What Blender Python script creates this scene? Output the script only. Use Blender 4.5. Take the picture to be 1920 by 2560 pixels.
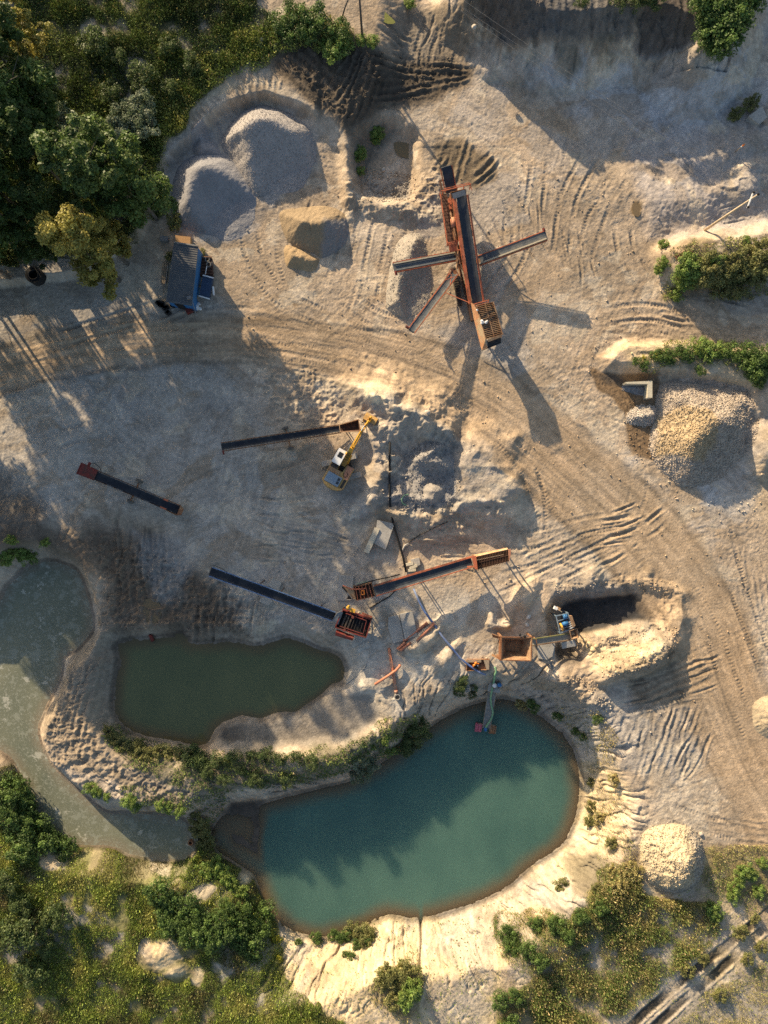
import bpy, math, random
import numpy as np
from mathutils import Vector, Matrix

# ------------------------------------------------------------------ scene, camera, light
sc = bpy.context.scene
for o in list(bpy.data.objects): bpy.data.objects.remove(o, do_unlink=True)
COL = sc.collection
CAMH = 89.0                      # metres above the yard
S = 20.0                         # photo pixels per metre on the yard (z = 0)
SUN_EL = math.radians(16.8)
SUN_AZ = Vector((0.55, -0.835)).normalized()      # direction the shadows fall, on the ground
cam = bpy.data.cameras.new("Camera"); camo = bpy.data.objects.new("Camera", cam); COL.objects.link(camo)
camo.location = (0, 0, CAMH); cam.sensor_fit = 'VERTICAL'; cam.sensor_height = 24.0
cam.lens = 24.0 * CAMH / 128.0; cam.clip_start = 0.5; cam.clip_end = 5000
sc.camera = camo
w = bpy.data.worlds.new("World"); sc.world = w; w.use_nodes = True
nt = w.node_tree; bg = nt.nodes["Background"]
sky = nt.nodes.new("ShaderNodeTexSky"); sky.sky_type = 'NISHITA'; sky.sun_disc = False
sky.sun_elevation = SUN_EL; sky.sun_rotation = math.atan2(-SUN_AZ.x, -SUN_AZ.y)
sky.dust_density = 1.9; sky.air_density = 1.0; sky.ozone_density = 1.0
nt.links.new(sky.outputs[0], bg.inputs[0]); bg.inputs[1].default_value = 0.096
sl = bpy.data.lights.new("Sun", 'SUN'); sl.energy = 4.9; sl.angle = math.radians(0.55); sl.color = (1.0, 0.80, 0.54)
so = bpy.data.objects.new("Sun", sl); COL.objects.link(so); so.location = (-60, 90, 60)
so.rotation_euler = Vector((SUN_AZ.x*math.cos(SUN_EL), SUN_AZ.y*math.cos(SUN_EL), -math.sin(SUN_EL))).to_track_quat('-Z', 'Y').to_euler()
vs = sc.view_settings; vs.view_transform = 'Standard'; vs.look = 'None'; vs.gamma = 1.0; vs.exposure = 0.92
sc.cycles.use_denoising = False; sc.cycles.max_bounces = 5; sc.cycles.diffuse_bounces = 3; sc.cycles.glossy_bounces = 2; sc.cycles.transmission_bounces = 2

rng = np.random.default_rng(7); random.seed(7)

# ------------------------------------------------------------------ helpers: pixels, noise, polygons
def W(u, v, z=0.0):              # a photo point at height z -> world
    k = (CAMH - z) / CAMH / S
    return Vector(((u-960)*k, (1280-v)*k, z))
def scale_poly(p, z):
    k = (CAMH - z) / CAMH
    return [(960+(u-960)*k, 1280+(v-1280)*k) for u, v in p]

def _h(ix, iy, seed):
    h = ix.astype(np.uint32)*np.uint32(374761393) + iy.astype(np.uint32)*np.uint32(668265263) + np.uint32((seed*974634777+12345) & 0xffffffff)
    h = (h ^ (h >> np.uint32(13)))*np.uint32(1274126177)
    h = h ^ (h >> np.uint32(16))
    return h.astype(np.float64)*(2.0/4294967295.0)-1.0
def noise(x, y, seed=0):
    x = np.asarray(x, float); y = np.asarray(y, float)
    fx = np.floor(x); fy = np.floor(y); ix = fx.astype(np.int64); iy = fy.astype(np.int64)
    tx = x-fx; ty = y-fy
    tx = tx*tx*tx*(tx*(tx*6-15)+10); ty = ty*ty*ty*(ty*(ty*6-15)+10)
    a = _h(ix, iy, seed); b = _h(ix+1, iy, seed); c = _h(ix, iy+1, seed); d = _h(ix+1, iy+1, seed)
    return (a+(b-a)*tx)+((c+(d-c)*tx)-(a+(b-a)*tx))*ty
def fbm(x, y, o=4, seed=0, g=0.5):
    s = 0; a = 1; t = 0
    for i in range(o):
        ca, sa = math.cos(i*1.1), math.sin(i*1.1)
        s = s+a*noise((x*ca-y*sa)*2**i+i*17.3, (x*sa+y*ca)*2**i-i*9.7, seed+i); t += a; a *= g
    return s/t
def ridged(x, y, o=3, seed=0):
    s = 0; a = 1; t = 0
    for i in range(o):
        s = s+a*(1-np.abs(noise(x*2**i+i*5.1, y*2**i-i*3.3, seed+i))); t += a; a *= .5
    return s/t
def sstep(a, b, x):
    t = np.clip((x-a)/(b-a), 0, 1); return t*t*(3-2*t)

# ------------------------------------------------------------------ the terrain grid
def axis(half, step, grow=1.35, far=900):
    c = np.arange(-half, half+1e-6, step); e = []; d = step; p = half
    while p < far:
        d *= grow; p += d; e.append(p)
    e = np.array(e); return np.concatenate([-e[::-1], c, e])
STEP = 0.125
XS = axis(52.0, STEP); YS = axis(69.0, STEP)
US = 960+XS*S; VS = 1280-YS*S
X, Y = np.meshgrid(XS, YS); U = 960+X*S; V = 1280-Y*S
NY, NX = X.shape

def sl_box(u0, u1, v0, v1):
    i0 = np.searchsorted(US, u0); i1 = np.searchsorted(US, u1)
    y0 = (1280-v1)/S; y1 = (1280-v0)/S
    j0 = np.searchsorted(YS, y0); j1 = np.searchsorted(YS, y1)
    return slice(j0, max(j1, j0+1)), slice(i0, max(i1, i0+1))
def sd_at(poly, u, v):            # signed distance in metres, negative inside
    p = np.array(poly, float); d2 = np.full(u.shape, 1e18); ins = np.zeros(u.shape, bool)
    n = len(p)
    for i in range(n):
        ax, ay = p[i]; bx, by = p[(i+1) % n]
        ex, ey = bx-ax, by-ay; wx = u-ax; wy = v-ay
        t = np.clip((wx*ex+wy*ey)/(ex*ex+ey*ey+1e-9), 0, 1)
        d2 = np.minimum(d2, (wx-ex*t)**2+(wy-ey*t)**2)
        if ay != by:
            c = ((ay <= v) != (by <= v)) & (u < ax+(v-ay)*ex/ey)
            ins ^= c
    d = np.sqrt(d2)/S
    return np.where(ins, -d, d)
def sd_poly(poly, pad):
    p = np.array(poly); b = sl_box(p[:, 0].min()-pad*S, p[:, 0].max()+pad*S, p[:, 1].min()-pad*S, p[:, 1].max()+pad*S)
    return b, sd_at(poly, U[b], V[b])
def smooth_line(pts, n=8, closed=False):
    P = [np.array(p, float) for p in pts]; out = []
    m = len(P)
    for i in range(m if closed else m-1):
        p0 = P[(i-1) % m] if (closed or i > 0) else P[i]; p1 = P[i]; p2 = P[(i+1) % m]
        p3 = P[(i+2) % m] if (closed or i+2 < m) else P[(i+1) % m]
        for k in range(n):
            t = k/n
            out.append(0.5*((2*p1)+(-p0+p2)*t+(2*p0-5*p1+4*p2-p3)*t*t+(-p0+3*p1-3*p2+p3)*t**3))
    if not closed: out.append(P[-1])
    return [tuple(q) for q in out]
def line_field(pts, pad):         # signed offset and arclength (metres) from a polyline
    p = np.array(pts); b = sl_box(p[:, 0].min()-pad*S, p[:, 0].max()+pad*S, p[:, 1].min()-pad*S, p[:, 1].max()+pad*S)
    u, v = U[b], V[b]; best = np.full(u.shape, 1e18); sg = np.zeros(u.shape); tt = np.zeros(u.shape); L = 0
    for i in range(len(p)-1):
        ax, ay = p[i]; ex, ey = p[i+1]-p[i]; l = math.hypot(ex, ey)
        if l < 1e-6: continue
        wx = u-ax; wy = v-ay; t = np.clip((wx*ex+wy*ey)/(l*l), 0, 1)
        d2 = (wx-ex*t)**2+(wy-ey*t)**2; m = d2 < best
        best = np.where(m, d2, best); sg = np.where(m, np.sign(ex*wy-ey*wx), sg); tt = np.where(m, L+t*l, tt); L += l
    return b, np.sqrt(best)/S*sg, tt/S, L/S

# ------------------------------------------------------------------ outlines traced in plan (photo pixels)
POND_TEAL = [(648,2008),(741,1985),(810,1967),(880,1950),(926,1921),(984,1886),(1042,1840),(1111,1794),(1169,1765),(1227,1750),(1273,1748),(1331,1776),(1389,1817),(1429,1863),(1447,1921),(1450,1991),(1435,2060),(1400,2118),(1331,2164),(1262,2222),(1157,2268),(1042,2297),(972,2288),(903,2315),(833,2338),(787,2343),(717,2320),(671,2274),(648,2222),(631,2187),(579,2152),(544,2129),(527,2083),(555,2037),(602,2014)]
POND_GREEN = [(295,1609),(382,1595),(451,1591),(486,1609),(579,1603),(648,1612),(706,1595),(741,1599),(799,1622),(845,1637),(862,1666),(859,1701),(833,1724),(810,1753),(764,1776),(741,1794),(694,1788),(648,1811),(590,1800),(544,1823),(527,1852),(498,1865),(428,1852),(359,1840),(312,1817),(284,1771),(289,1701),(301,1655)]
POND_MURKY = [(-200,1560),(-60,1540),(0,1500),(15,1470),(35,1450),(66,1420),(112,1402),(154,1407),(193,1425),(210,1460),(226,1510),(233,1572),(197,1620),(162,1643),(151,1697),(112,1778),(97,1836),(131,1913),(174,1955),(216,1993),(270,2030),(320,2030),(421,2040),(463,2055),(480,2090),(463,2144),(386,2148),(320,2136),(278,2117),(181,2113),(147,2094),(104,2055),(80,2000),(54,1943),(20,1890),(-60,1860),(-200,1850)]
Z_TEAL, Z_GREEN, Z_MURKY = -4.5, -2.2, -3.0
POND_TEAL = smooth_line(scale_poly(POND_TEAL, Z_TEAL), 4, True)
POND_GREEN = smooth_line(scale_poly(POND_GREEN, Z_GREEN), 4, True)
POND_MURKY = smooth_line(scale_poly(POND_MURKY, Z_MURKY), 4, True)
NW_GRASS = [(-400,-400),(560,-400),(650,20),(700,90),(650,130),(600,160),(560,185),(520,215),(480,265),(455,305),(420,335),(395,345),(388,420),(395,500),(330,590),(0,660),(-400,700)]
N_PATCH = [(690,60),(740,25),(800,55),(860,70),(885,95),(870,130),(855,150),(820,140),(780,110),(720,120),(650,130),(640,100)]
NE_BUSH = [(1745,-60),(1890,-60),(1862,60),(1830,110),(1780,140),(1745,120)]
E_BANK = [(1690,640),(1740,600),(1800,615),(1920,590),(2100,590),(2100,730),(1920,725),(1850,730),(1760,710),(1690,740),(1672,735)]
E_SAND = [(1600,905),(1640,880),(1720,845),(1800,850),(1920,870),(2100,880),(2100,990),(1930,950),(1880,930),(1760,905),(1660,915)]
BERM = [(250,1815),(300,1835),(380,1880),(520,1890),(640,1890),(760,1885),(860,1870),(930,1830),(1000,1795),(1050,1790),(1030,1840),(960,1900),(880,1940),(760,1970),(640,1985),(560,1990),(430,1950),(320,1905),(262,1860)]
BERM_W = [(300,1960),(420,1990),(560,2010),(530,2060),(540,2150),(560,2190),(620,2230),(560,2260),(500,2200),(490,2120),(500,2060),(440,2015),(330,2005)]
SW_VEG = [(-400,1930),(0,1930),(50,1965),(90,2050),(150,2115),(190,2140),(330,2165),(440,2175),(500,2130),(540,2200),(620,2230),(660,2300),(690,2390),(700,2480),(860,2545),(880,2800),(-400,2800)]
S_CLUMP = [(970,2420),(1040,2400),(1050,2470),(1040,2560),(990,2530),(940,2500),(925,2470)]
SE_VEG = [(1240,2330),(1420,2290),(1470,2230),(1530,2190),(1560,2160),(1600,2230),(1650,2250),(1760,2270),(1800,2320),(1720,2390),(1660,2450),(1560,2520),(1480,2570),(1240,2620),(1250,2500),(1340,2440),(1270,2390)]
SEE_VEG = [(1765,2125),(1920,2110),(2200,2110),(2200,2220),(1900,2290),(1860,2250),(1800,2240),(1760,2200)]
SE_CORNER = [(1660,2600),(1740,2510),(1850,2440),(1930,2400),(2200,2360),(2200,2800),(1660,2800)]

NW_GRASS = scale_poly(NW_GRASS, 1.5); N_PATCH = scale_poly(N_PATCH, 1.5); NE_BUSH = scale_poly(NE_BUSH, 5.0); E_BANK = scale_poly(E_BANK, 2.2); E_SAND = scale_poly(E_SAND, 1.4)
# ------------------------------------------------------------------ heights
Z = 0.30*fbm(X/22, Y/22, 3, 1)+0.10*fbm(X/7, Y/7, 3, 5)
ROUGH = np.full(X.shape, 0.55)
A = np.zeros(X.shape+(3,)); A[:] = (0.435, 0.342, 0.245)       # albedo

def setz(poly, level, fall=1.0, wob=0.5, mode='mix'):
    b, sd = sd_poly(poly, fall+2)
    sd = sd+wob*fbm(X[b]/2.5, Y[b]/2.5, 3, 31)
    m = 1-sstep(-fall, fall, sd)
    l = level(U[b], V[b]) if callable(level) else level
    if mode == 'add': Z[b] += m*l
    else: Z[b] = Z[b]*(1-m)+(l+0.25*Z[b])*m
def ramp(poly, h, run, wob=0.6):   # plateau with a straight slope running out from its edge
    b, sd = sd_poly(poly, run+3)
    sd = sd+wob*fbm(X[b]/3, Y[b]/3, 4, 37)
    Z[b] = np.maximum(Z[b], h*np.clip(1-sd/run, 0, 1)+0.2*Z[b])
YARD = None
def tint(poly, col, k=1.0, fall=0.6, wob=1.0, sc_=3.0, rough=None):
    b, sd = sd_poly(poly, fall+2*wob)
    sd = sd+wob*fbm(X[b]/sc_, Y[b]/sc_, 4, 41)
    m = (1-sstep(-fall, fall, sd))*k
    A[b] = A[b]*(1-m[..., None])+np.array(col)*m[..., None]
    if rough is not None: ROUGH[b] = ROUGH[b]*(1-m)+rough*m
def bump(u, v, ru, rv, h, ang=0, p=1.4, wob=0.25):
    R = max(ru, rv)*1.6; b = sl_box(u-R, u+R, v-R, v+R)
    a = math.radians(ang); du = U[b]-u; dv = V[b]-v
    q = np.hypot((du*math.cos(a)+dv*math.sin(a))/ru, (-du*math.sin(a)+dv*math.cos(a))/rv)
    q = q*(1+wob*fbm(X[b]/1.6, Y[b]/1.6, 4, int(u)))
    Z[b] += h*np.clip(1-q, 0, None)**(1/p if p < 1 else 1)*1.0 if p == 1 else h*(1-sstep(0, 1.15, q))

# large forms
setz([(-400,-400),(760,-400),(800,-60),(800,150),(795,306),(760,282),(735,270),(694,256),(666,251),(626,256),(580,272),(547,291),(521,316),(497,348),(470,368),(441,389),(410,430),(394,520),(340,600),(200,690),(0,720),(-400,750)], 1.5, 0.34, 0.25)
setz([(700,-300),(960,-300),(1000,20),(980,140),(960,230),(900,310),(868,345),(800,320),(740,240),(720,100)], 1.5, 2.4, 0.7)
ramp(scale_poly([(1210,-400),(1230,-60),(1290,8),(1400,35),(1500,30),(1600,18),(1700,30),(1740,60),(1770,110),(1815,90),(1850,-20),(1900,-400)], 5.2), 5.7, 6.4)
bump(1190,40,130,90,2.0,20)
setz([(1650,640),(1700,600),(1800,590),(1960,560),(2600,540),(2600,690),(1930,705),(1800,700),(1720,700),(1675,690)], 2.4, 1.7)
setz([(1500,895),(1560,862),(1700,862),(1900,885),(2600,930),(2600,1100),(1960,1010),(1845,968),(1700,938),(1600,928),(1510,925)], 1.5, 0.9)
bump(1700,520,120,90,0.9,10); bump(1860,470,130,60,1.0,-15); bump(1850,370,110,50,0.7,-25); bump(1880,420,60,25,0.7,-10)
bump(1905,1120,50,90,2.2,0); bump(1900,1010,60,45,1.2,0)
bump(1640,470,180,110,0.5,0)
# the recess of the grey heaps and the rutted pit beside it
setz([(900,340),(985,292),(1040,335),(1042,430),(1030,490),(960,502),(912,482),(885,420)], -1.7, 1.0)
bump(870,440,26,120,1.1,-4); bump(980,520,130,38,0.9,12); bump(1085,470,42,70,0.5,-20)
# centre mounds
setz([(880,965),(1000,945),(1110,1000),(1180,1060),(1300,1090),(1318,1220),(1280,1290),(1100,1330),(960,1325),(875,1290),(865,1180),(905,1080)], 0.85, 2.2, 1.4)
_b = sl_box(840, 1340, 920, 1350); _s = sd_at([(880,965),(1000,945),(1110,1000),(1180,1060),(1300,1090),(1318,1220),(1280,1290),(1100,1330),(960,1325),(875,1290),(865,1180),(905,1080)], U[_b], V[_b]); Z[_b] += (1-sstep(-3, .5, _s))*(1.5*ridged(X[_b]/4.5+.6*fbm(X[_b]/3, Y[_b]/3, 2, 401), Y[_b]/3.6, 3, 402)-.75+.35*fbm(X[_b]/1.2, Y[_b]/1.2, 3, 403))
bump(990,990,170,80,2.5,20,wob=.35); bump(1075,1060,120,90,1.5,25,wob=.45); bump(1000,1080,90,70,.7,40,wob=.5); bump(950,1080,50,30,0.6,-30,wob=.6)
setz([(1150,1080),(1200,1060),(1290,1090),(1275,1150),(1300,1225),(1230,1260),(1170,1270),(1140,1240)], 1.5, 1.2, 0.9)
bump(1000,1290,130,30,0.7,8,wob=.6); bump(1140,1270,80,34,0.6,-15,wob=.6); bump(1240,1290,100,30,0.5,-8,wob=.6); bump(890,1160,18,55,0.7,12,wob=.6)
bump(930,1210,30,70,0.8,10,wob=.6); bump(760,1110,40,25,.4,0); bump(1110,1340,130,20,0.5,-3,wob=.6)
# trench, spoil bank south of it
setz([(1378,1560),(1392,1505),(1480,1492),(1600,1474),(1668,1474),(1690,1500),(1672,1545),(1600,1562),(1480,1592),(1450,1640),(1400,1650),(1385,1600)], lambda u, v: -3.0+3.0*np.clip((u-1440)/240, 0, 1), 1.1, 0.8)
setz([(1505,1655),(1590,1615),(1672,1560),(1700,1500),(1720,1545),(1698,1620),(1650,1662),(1570,1695),(1500,1700)], 1.9, 1.5, 0.8, 'add')
bump(1660,1470,90,22,0.8,12); bump(1480,1440,30,40,0.8,0); bump(1620,1435,18,25,.6,0); bump(1480,1745,60,40,0.8,30); bump(1400,1700,80,40,.8,0)
bump(1310,1490,34,60,1.2,15,wob=.5); bump(1228,1545,15,34,0.95,-15,wob=.6); bump(1250,1565,20,12,0.5,10,wob=.6); bump(1270,1560,16,18,.8,0)
bump(1060,1600,80,34,1.2,-25,wob=.5); bump(1110,1650,60,30,0.9,-50,wob=.5); bump(1100,1560,40,20,.6,-50)
# mud flank west, pond embankments
setz([(-400,1330),(60,1270),(130,1290),(120,1370),(40,1420),(-400,1500)], 1.0, 1.5)
setz([(240,1290),(420,1300),(560,1450),(620,1560),(540,1575),(300,1575),(250,1500)], -0.7, 2.0)
bump(400,2385,70,56,0.8,0,wob=.4); bump(440,2425,44,32,.4,0); bump(125,2145,34,34,0.8,0)
setz([(930,2250),(1300,2240),(1500,2100),(1560,2240),(1330,2420),(1330,2640),(1250,2800),(700,2800),(640,2600),(680,2380)], 0.5, 3.0, 0.8, 'add')
bump(1490,1990,30,130,0.9,8); bump(1420,2170,80,34,.7,-35)

def pond(poly, wl, slope, seed, gully=0.0, floor=2.0):
    b, sd = sd_poly(poly, 11)
    s = slope*(1+0.35*fbm(X[b]/6, Y[b]/6, 2, seed))
    p = np.array(poly).mean(0); th = np.arctan2(V[b]-p[1], U[b]-p[0])
    R = 14
    e = 0.35*fbm(X[b]/1.4, Y[b]/1.4, 4, seed+3)
    prof = wl+0.05+np.where(sd > 0, s*np.clip(sd-0.25, 0, None)+0.12*np.clip(sd, 0, .5), 0.45*sd)
    prof = np.maximum(prof, wl-floor)+e*np.clip(np.abs(sd)*0.8, 0.1, 1)*np.where(sd > 0, 1, .3)
    old = Z[b]; k = 0.5
    h = np.clip(0.5+0.5*(prof-old)/k, 0, 1); new = prof*(1-h)+old*h-k*h*(1-h)
    if gully:
        g = ridged(th*R/0.55+0.8*fbm(X[b]/2, Y[b]/2, 2, 9), sd/5.0, 2, seed+8)
        g2 = ridged(th*R/0.28+.6*fbm(X[b]/1.2, Y[b]/1.2, 2, 19), sd/3.0, 2, seed+18)
        dep = gully*(np.clip((g-0.74)/0.26, 0, 1)**1.2+.45*np.clip((g2-.7)/.3, 0, 1)**1.3)*sstep(0.2, 1.5, sd)*(1-sstep(4.5, 9, sd))
        new = new-dep*(new-wl > 0.3)
    Z[b] = new
pond(POND_MURKY, Z_MURKY, 1.5, 51, 0.15)
pond(POND_GREEN, Z_GREEN, 0.9, 52, 0.12)
pond(POND_TEAL, Z_TEAL, 1.05, 53, 0.55, 2.6)
# beach of grey silt south-east of the green pond
b, sd = sd_poly([(527,1860),(545,1825),(600,1802),(650,1812),(745,1795),(830,1730),(930,1740),(960,1800),(900,1850),(760,1880),(560,1885)], 2)
m = 1-sstep(-1.2, 1.2, sd); Z[b] = Z[b]*(1-m)+(Z_GREEN+0.12+0.022*np.clip(U[b]-560, 0, 400)*0.12+0.15*fbm(X[b]/4, Y[b]/4, 3, 77))*m
# shallow mud lobe west of the teal pond
b, sd = sd_poly([(560,2040),(640,2040),(650,2100),(640,2200),(560,2160),(528,2110)], 2)
m = 1-sstep(-1.0, 1.0, sd); Z[b] = Z[b]*(1-m)+(Z_TEAL+0.05-0.25*np.exp(-(((U[b]-572)/24)**2+((V[b]-2100)/20)**2))+0.10*fbm(X[b]/3, Y[b]/3, 3, 78))*m

A0_ = None
# ------------------------------------------------------------------ albedo zones (what the ground is made of)
yard = np.ones(X.shape)
big = fbm(X/9, Y/9, 4, 61); med = fbm(X/2.2, Y/2.2, 4, 63); fin = fbm(X/0.6, Y/0.6, 3, 65)
A += np.array((0.05, 0.045, 0.04))*big[..., None]
tint([(-400,640),(300,640),(560,760),(620,900),(700,1150),(900,1200),(960,1500),(900,1650),(560,1560),(400,1300),(-400,1300)], (0.37,0.345,0.305), .8, 3, 2)
tint([(840,1490),(1250,1480),(1260,1640),(1150,1760),(1000,1800),(880,1760),(840,1650)], (0.47,0.435,0.375), .9, 1.5, 1.5)
tint([(1560,300),(1940,240),(2600,240),(2600,620),(1760,590),(1620,600),(1590,480)], (0.36,0.325,0.30), .95, 1.2, 1.2, rough=.8)
tint([(1320,190),(1440,150),(1700,150),(1860,110),(1940,60),(2600,60),(2600,250),(1900,260),(1700,340),(1560,310),(1400,260)], (0.44,0.43,0.42), .9, 1.5, 2)
tint([(1850,-400),(2600,-400),(2600,120),(1900,130)], (0.42,0.40,0.36), .8, 2, 2)
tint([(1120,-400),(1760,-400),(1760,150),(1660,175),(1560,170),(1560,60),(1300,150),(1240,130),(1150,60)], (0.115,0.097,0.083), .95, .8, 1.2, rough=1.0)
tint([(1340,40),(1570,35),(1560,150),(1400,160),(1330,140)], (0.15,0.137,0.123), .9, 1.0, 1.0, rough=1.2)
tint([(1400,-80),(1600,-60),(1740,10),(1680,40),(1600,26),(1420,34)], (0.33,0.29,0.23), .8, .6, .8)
tint([(660,130),(760,125),(880,110),(980,160),(1090,145),(1190,170),(1180,215),(1000,270),(930,300),(890,350),(860,345),(790,290),(700,205)], (0.098,0.078,0.057), .95, .9, 1.0, rough=1.2)
tint([(960,40),(1100,20),(1180,60),(1180,150),(980,140)], (0.17,0.145,0.112), .75, 1.0, 1.5, rough=1.0)
tint([(880,330),(960,290),(1000,310),(960,350),(920,400),(905,470),(880,420)], (0.20,0.17,0.13), .8, .7, .8, rough=1.2)
tint([(910,440),(1020,440),(1020,490),(950,500)], (0.24,0.225,0.20), .8, .6, .8, rough=1.4)
tint([(1075,360),(1150,340),(1240,400),(1240,440),(1190,470),(1100,450)], (0.20,0.150,0.095), .9, .6, .6)
tint([(1478,925),(1500,930),(1640,935),(1655,960),(1640,1020),(1640,1110),(1655,1160),(1580,1140),(1565,1080),(1560,1040),(1530,1000),(1490,975)], (0.185,0.125,0.072), .95, .3, .5, 2, rough=.5)
tint([(1480,940),(1520,925),(1560,945),(1580,960),(1520,965)], (0.06,0.055,0.05), .8, .4, .5)
tint([(1740,1215),(1860,1170),(1890,1240),(1850,1300),(1780,1290)], (0.46,0.46,0.45), .8, .7, 1.4)
tint([(1880,1060),(2100,1060),(2100,1350),(1885,1300)], (0.42,0.29,0.13), .7, 1.0, 1)
tint([(-400,1250),(60,1260),(120,1300),(330,1320),(560,1450),(640,1560),(640,1612),(300,1620),(230,1560),(210,1450),(100,1390),(-400,1480)], (0.145,0.113,0.083), .92, 2.2, 3.2, 5.0, rough=1.3)
tint([(330,1330),(460,1330),(470,1440),(430,1530),(380,1500)], (0.28,0.265,0.245), .8, .8, 1)
tint([(-400,1130),(30,1180),(70,1300),(-400,1400)], (0.19,0.16,0.125), .8, 1.5, 1.5)
tint([(210,1590),(300,1600),(290,1700),(300,1830),(420,1900),(560,1990),(420,2010),(260,1960),(130,1900),(100,1810),(150,1700),(165,1640)], (0.29,0.235,0.17), .9, .8, 1.2, rough=1.3)
tint([(540,1830),(650,1815),(830,1740),(930,1745),(960,1800),(880,1860),(700,1885),(540,1880)], (0.235,0.215,0.185), .9, .6, .6, rough=.35)
tint([(560,2040),(640,2040),(650,2120),(640,2210),(560,2170),(528,2110)], (0.17,0.14,0.11), .95, .6, .5, rough=.2)
tint([(420,1890),(760,1900),(1020,1800),(980,1900),(700,1990),(520,2030),(430,1960)], (0.31,0.285,0.235), .7, 1, 1.2)
tint([(1450,1800),(1530,1860),(1580,2000),(1550,2120),(1480,2200),(1320,2300),(1260,2400),(1260,2620),(700,2620),(660,2330),(780,2360),(1000,2310),(1250,2240),(1400,2130),(1460,2000)], (0.60,0.480,0.300), .95, .9, 1.2, rough=.8)
tint([(1520,1700),(1640,1760),(1700,1900),(1900,2020),(1900,2110),(1640,2100),(1580,1960),(1520,1850)], (0.46,0.39,0.30), .7, 2, 2)
tint([(1560,2200),(1920,2100),(2300,2100),(2300,2800),(1260,2800),(1300,2300)], (0.50,0.40,0.255), .9, 1, 1.5, rough=.8)
tint([(1430,2180),(1500,2140),(1570,2190),(1500,2240),(1430,2250)], (0.17,0.145,0.095), .8, .7, .8)
tint([(1540,870),(1700,850),(1920,880),(2300,900),(2300,1000),(1860,970),(1700,940),(1560,920)], (0.53,0.42,0.27), .9, .6, .8)
tint(scale_poly([(432,385),(425,355),(470,315),(520,250),(572,208),(655,205),(740,240),(800,300),(720,250),(640,240),(562,256),(508,296)], 1), (0.55,0.455,0.32), .95, .4, .5)
tint([(420,385),(500,300),(640,232),(740,262),(800,330),(790,420),(700,500),(620,600),(500,620),(420,560),(400,480)], (0.35,0.325,0.30), .85, .8, .8)
tint([(905,965),(960,945),(1000,960),(990,1010),(940,1030),(910,1005)], (0.66,0.58,0.42), .9, .7, .8)
tint([(1000,1120),(1130,1090),(1150,1250),(1050,1275),(950,1260),(940,1200),(1000,1180)], (0.235,0.225,0.215), .85, .8, 1.2, rough=1.1)
tint([(965,1000),(1080,1000),(1130,1050),(1130,1130),(980,1120)], (0.28,0.26,0.225), .7, 1, 1.5, rough=1.3)
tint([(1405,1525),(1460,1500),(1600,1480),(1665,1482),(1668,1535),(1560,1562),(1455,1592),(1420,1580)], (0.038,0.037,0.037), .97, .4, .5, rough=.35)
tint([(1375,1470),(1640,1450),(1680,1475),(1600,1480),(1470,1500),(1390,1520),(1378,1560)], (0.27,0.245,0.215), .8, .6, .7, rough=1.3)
tint([(1450,1600),(1600,1570),(1660,1550),(1640,1640),(1540,1680),(1480,1670)], (0.60,0.485,0.30), .85, .6, .8, rough=1.2)
tint([(1380,1620),(1450,1615),(1470,1660),(1400,1665)], (0.09,0.078,0.062), .9, .5, .6)
tint([(1540,1660),(1700,1600),(1760,1640),(1770,1740),(1600,1780),(1560,1720)], (0.27,0.215,0.15), .8, .7, 1)
tint([(1400,1770),(1500,1770),(1540,1900),(1480,1960),(1450,1880)], (0.36,0.315,0.22), .7, .8, 1)
lum = A.mean(-1); yard = sstep(.22, .33, lum)*(1-sstep(.46, .50, lum))
for P_, c_, k_ in ((NW_GRASS,(0.085,0.085,0.038),.95),(N_PATCH,(0.18,0.165,0.09),.8),(NE_BUSH,(0.05,0.06,0.025),.9),(E_BANK,(0.15,0.13,0.07),.8),(SW_VEG,(0.185,0.178,0.072),.93),(SE_VEG,(0.21,0.17,0.085),.8),(SEE_VEG,(0.24,0.19,0.09),.75),(SE_CORNER,(0.22,0.18,0.085),.75),(BERM,(0.10,0.095,0.05),.6),(S_CLUMP,(0.2,0.16,0.09),.6)):
    tint(P_, c_, k_, .7, 1.2)
for (u, v, ru, rv) in ((400,2385,58,44),(442,2425,36,24),(495,2440,20,30),(125,2145,30,30),(500,2240,34,14),(600,2235,20,20)):
    tint([(u+ru*math.cos(t)*.8, v+rv*math.sin(t)*.8) for t in np.linspace(0, 6.28, 12, endpoint=False)], (0.56,0.455,0.29), .95, .5, .5)
tint([(147,2098),(181,2112),(278,2116),(320,2135),(386,2148),(463,2146),(470,2165),(386,2172),(310,2158),(270,2140),(175,2136),(130,2112)], (0.50,0.395,0.235), .95, .25, .3)
tint([(1372,155),(1430,150),(1440,180),(1415,205),(1380,190)], (0.17,0.15,0.115), .85, .5, .6)
tint([(1455,140),(1510,135),(1530,165),(1525,190),(1490,195),(1460,175)], (0.17,0.15,0.115), .85, .5, .6)
# red-stained wheel path and wet patches
for (u, v, L_, wd, c_) in ((1180,960,60,9,(0.36,0.22,0.15)),(1400,1150,70,9,(0.37,0.22,0.15)),(1490,1225,60,8,(0.37,0.22,0.15)),(790,880,30,7,(0.40,0.25,0.16)),(1590,525,16,22,(0.2,0.14,0.07)),(735,761,6,5,(0.16,0.10,0.05)),(1520,340,9,9,(0.26,0.2,0.13))):
    a = math.radians(38 if u > 900 else 5)
    if u in (1590,735,1520): a = 0
    tint([(u+L_*math.cos(t)*math.cos(a)-wd*math.sin(t)*math.sin(a), v+L_*math.cos(t)*math.sin(a)+wd*math.sin(t)*math.cos(a)) for t in np.linspace(0, 6.28, 14, endpoint=False)], c_, .55 if a else .9, .25, .4, 1.5)

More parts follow.
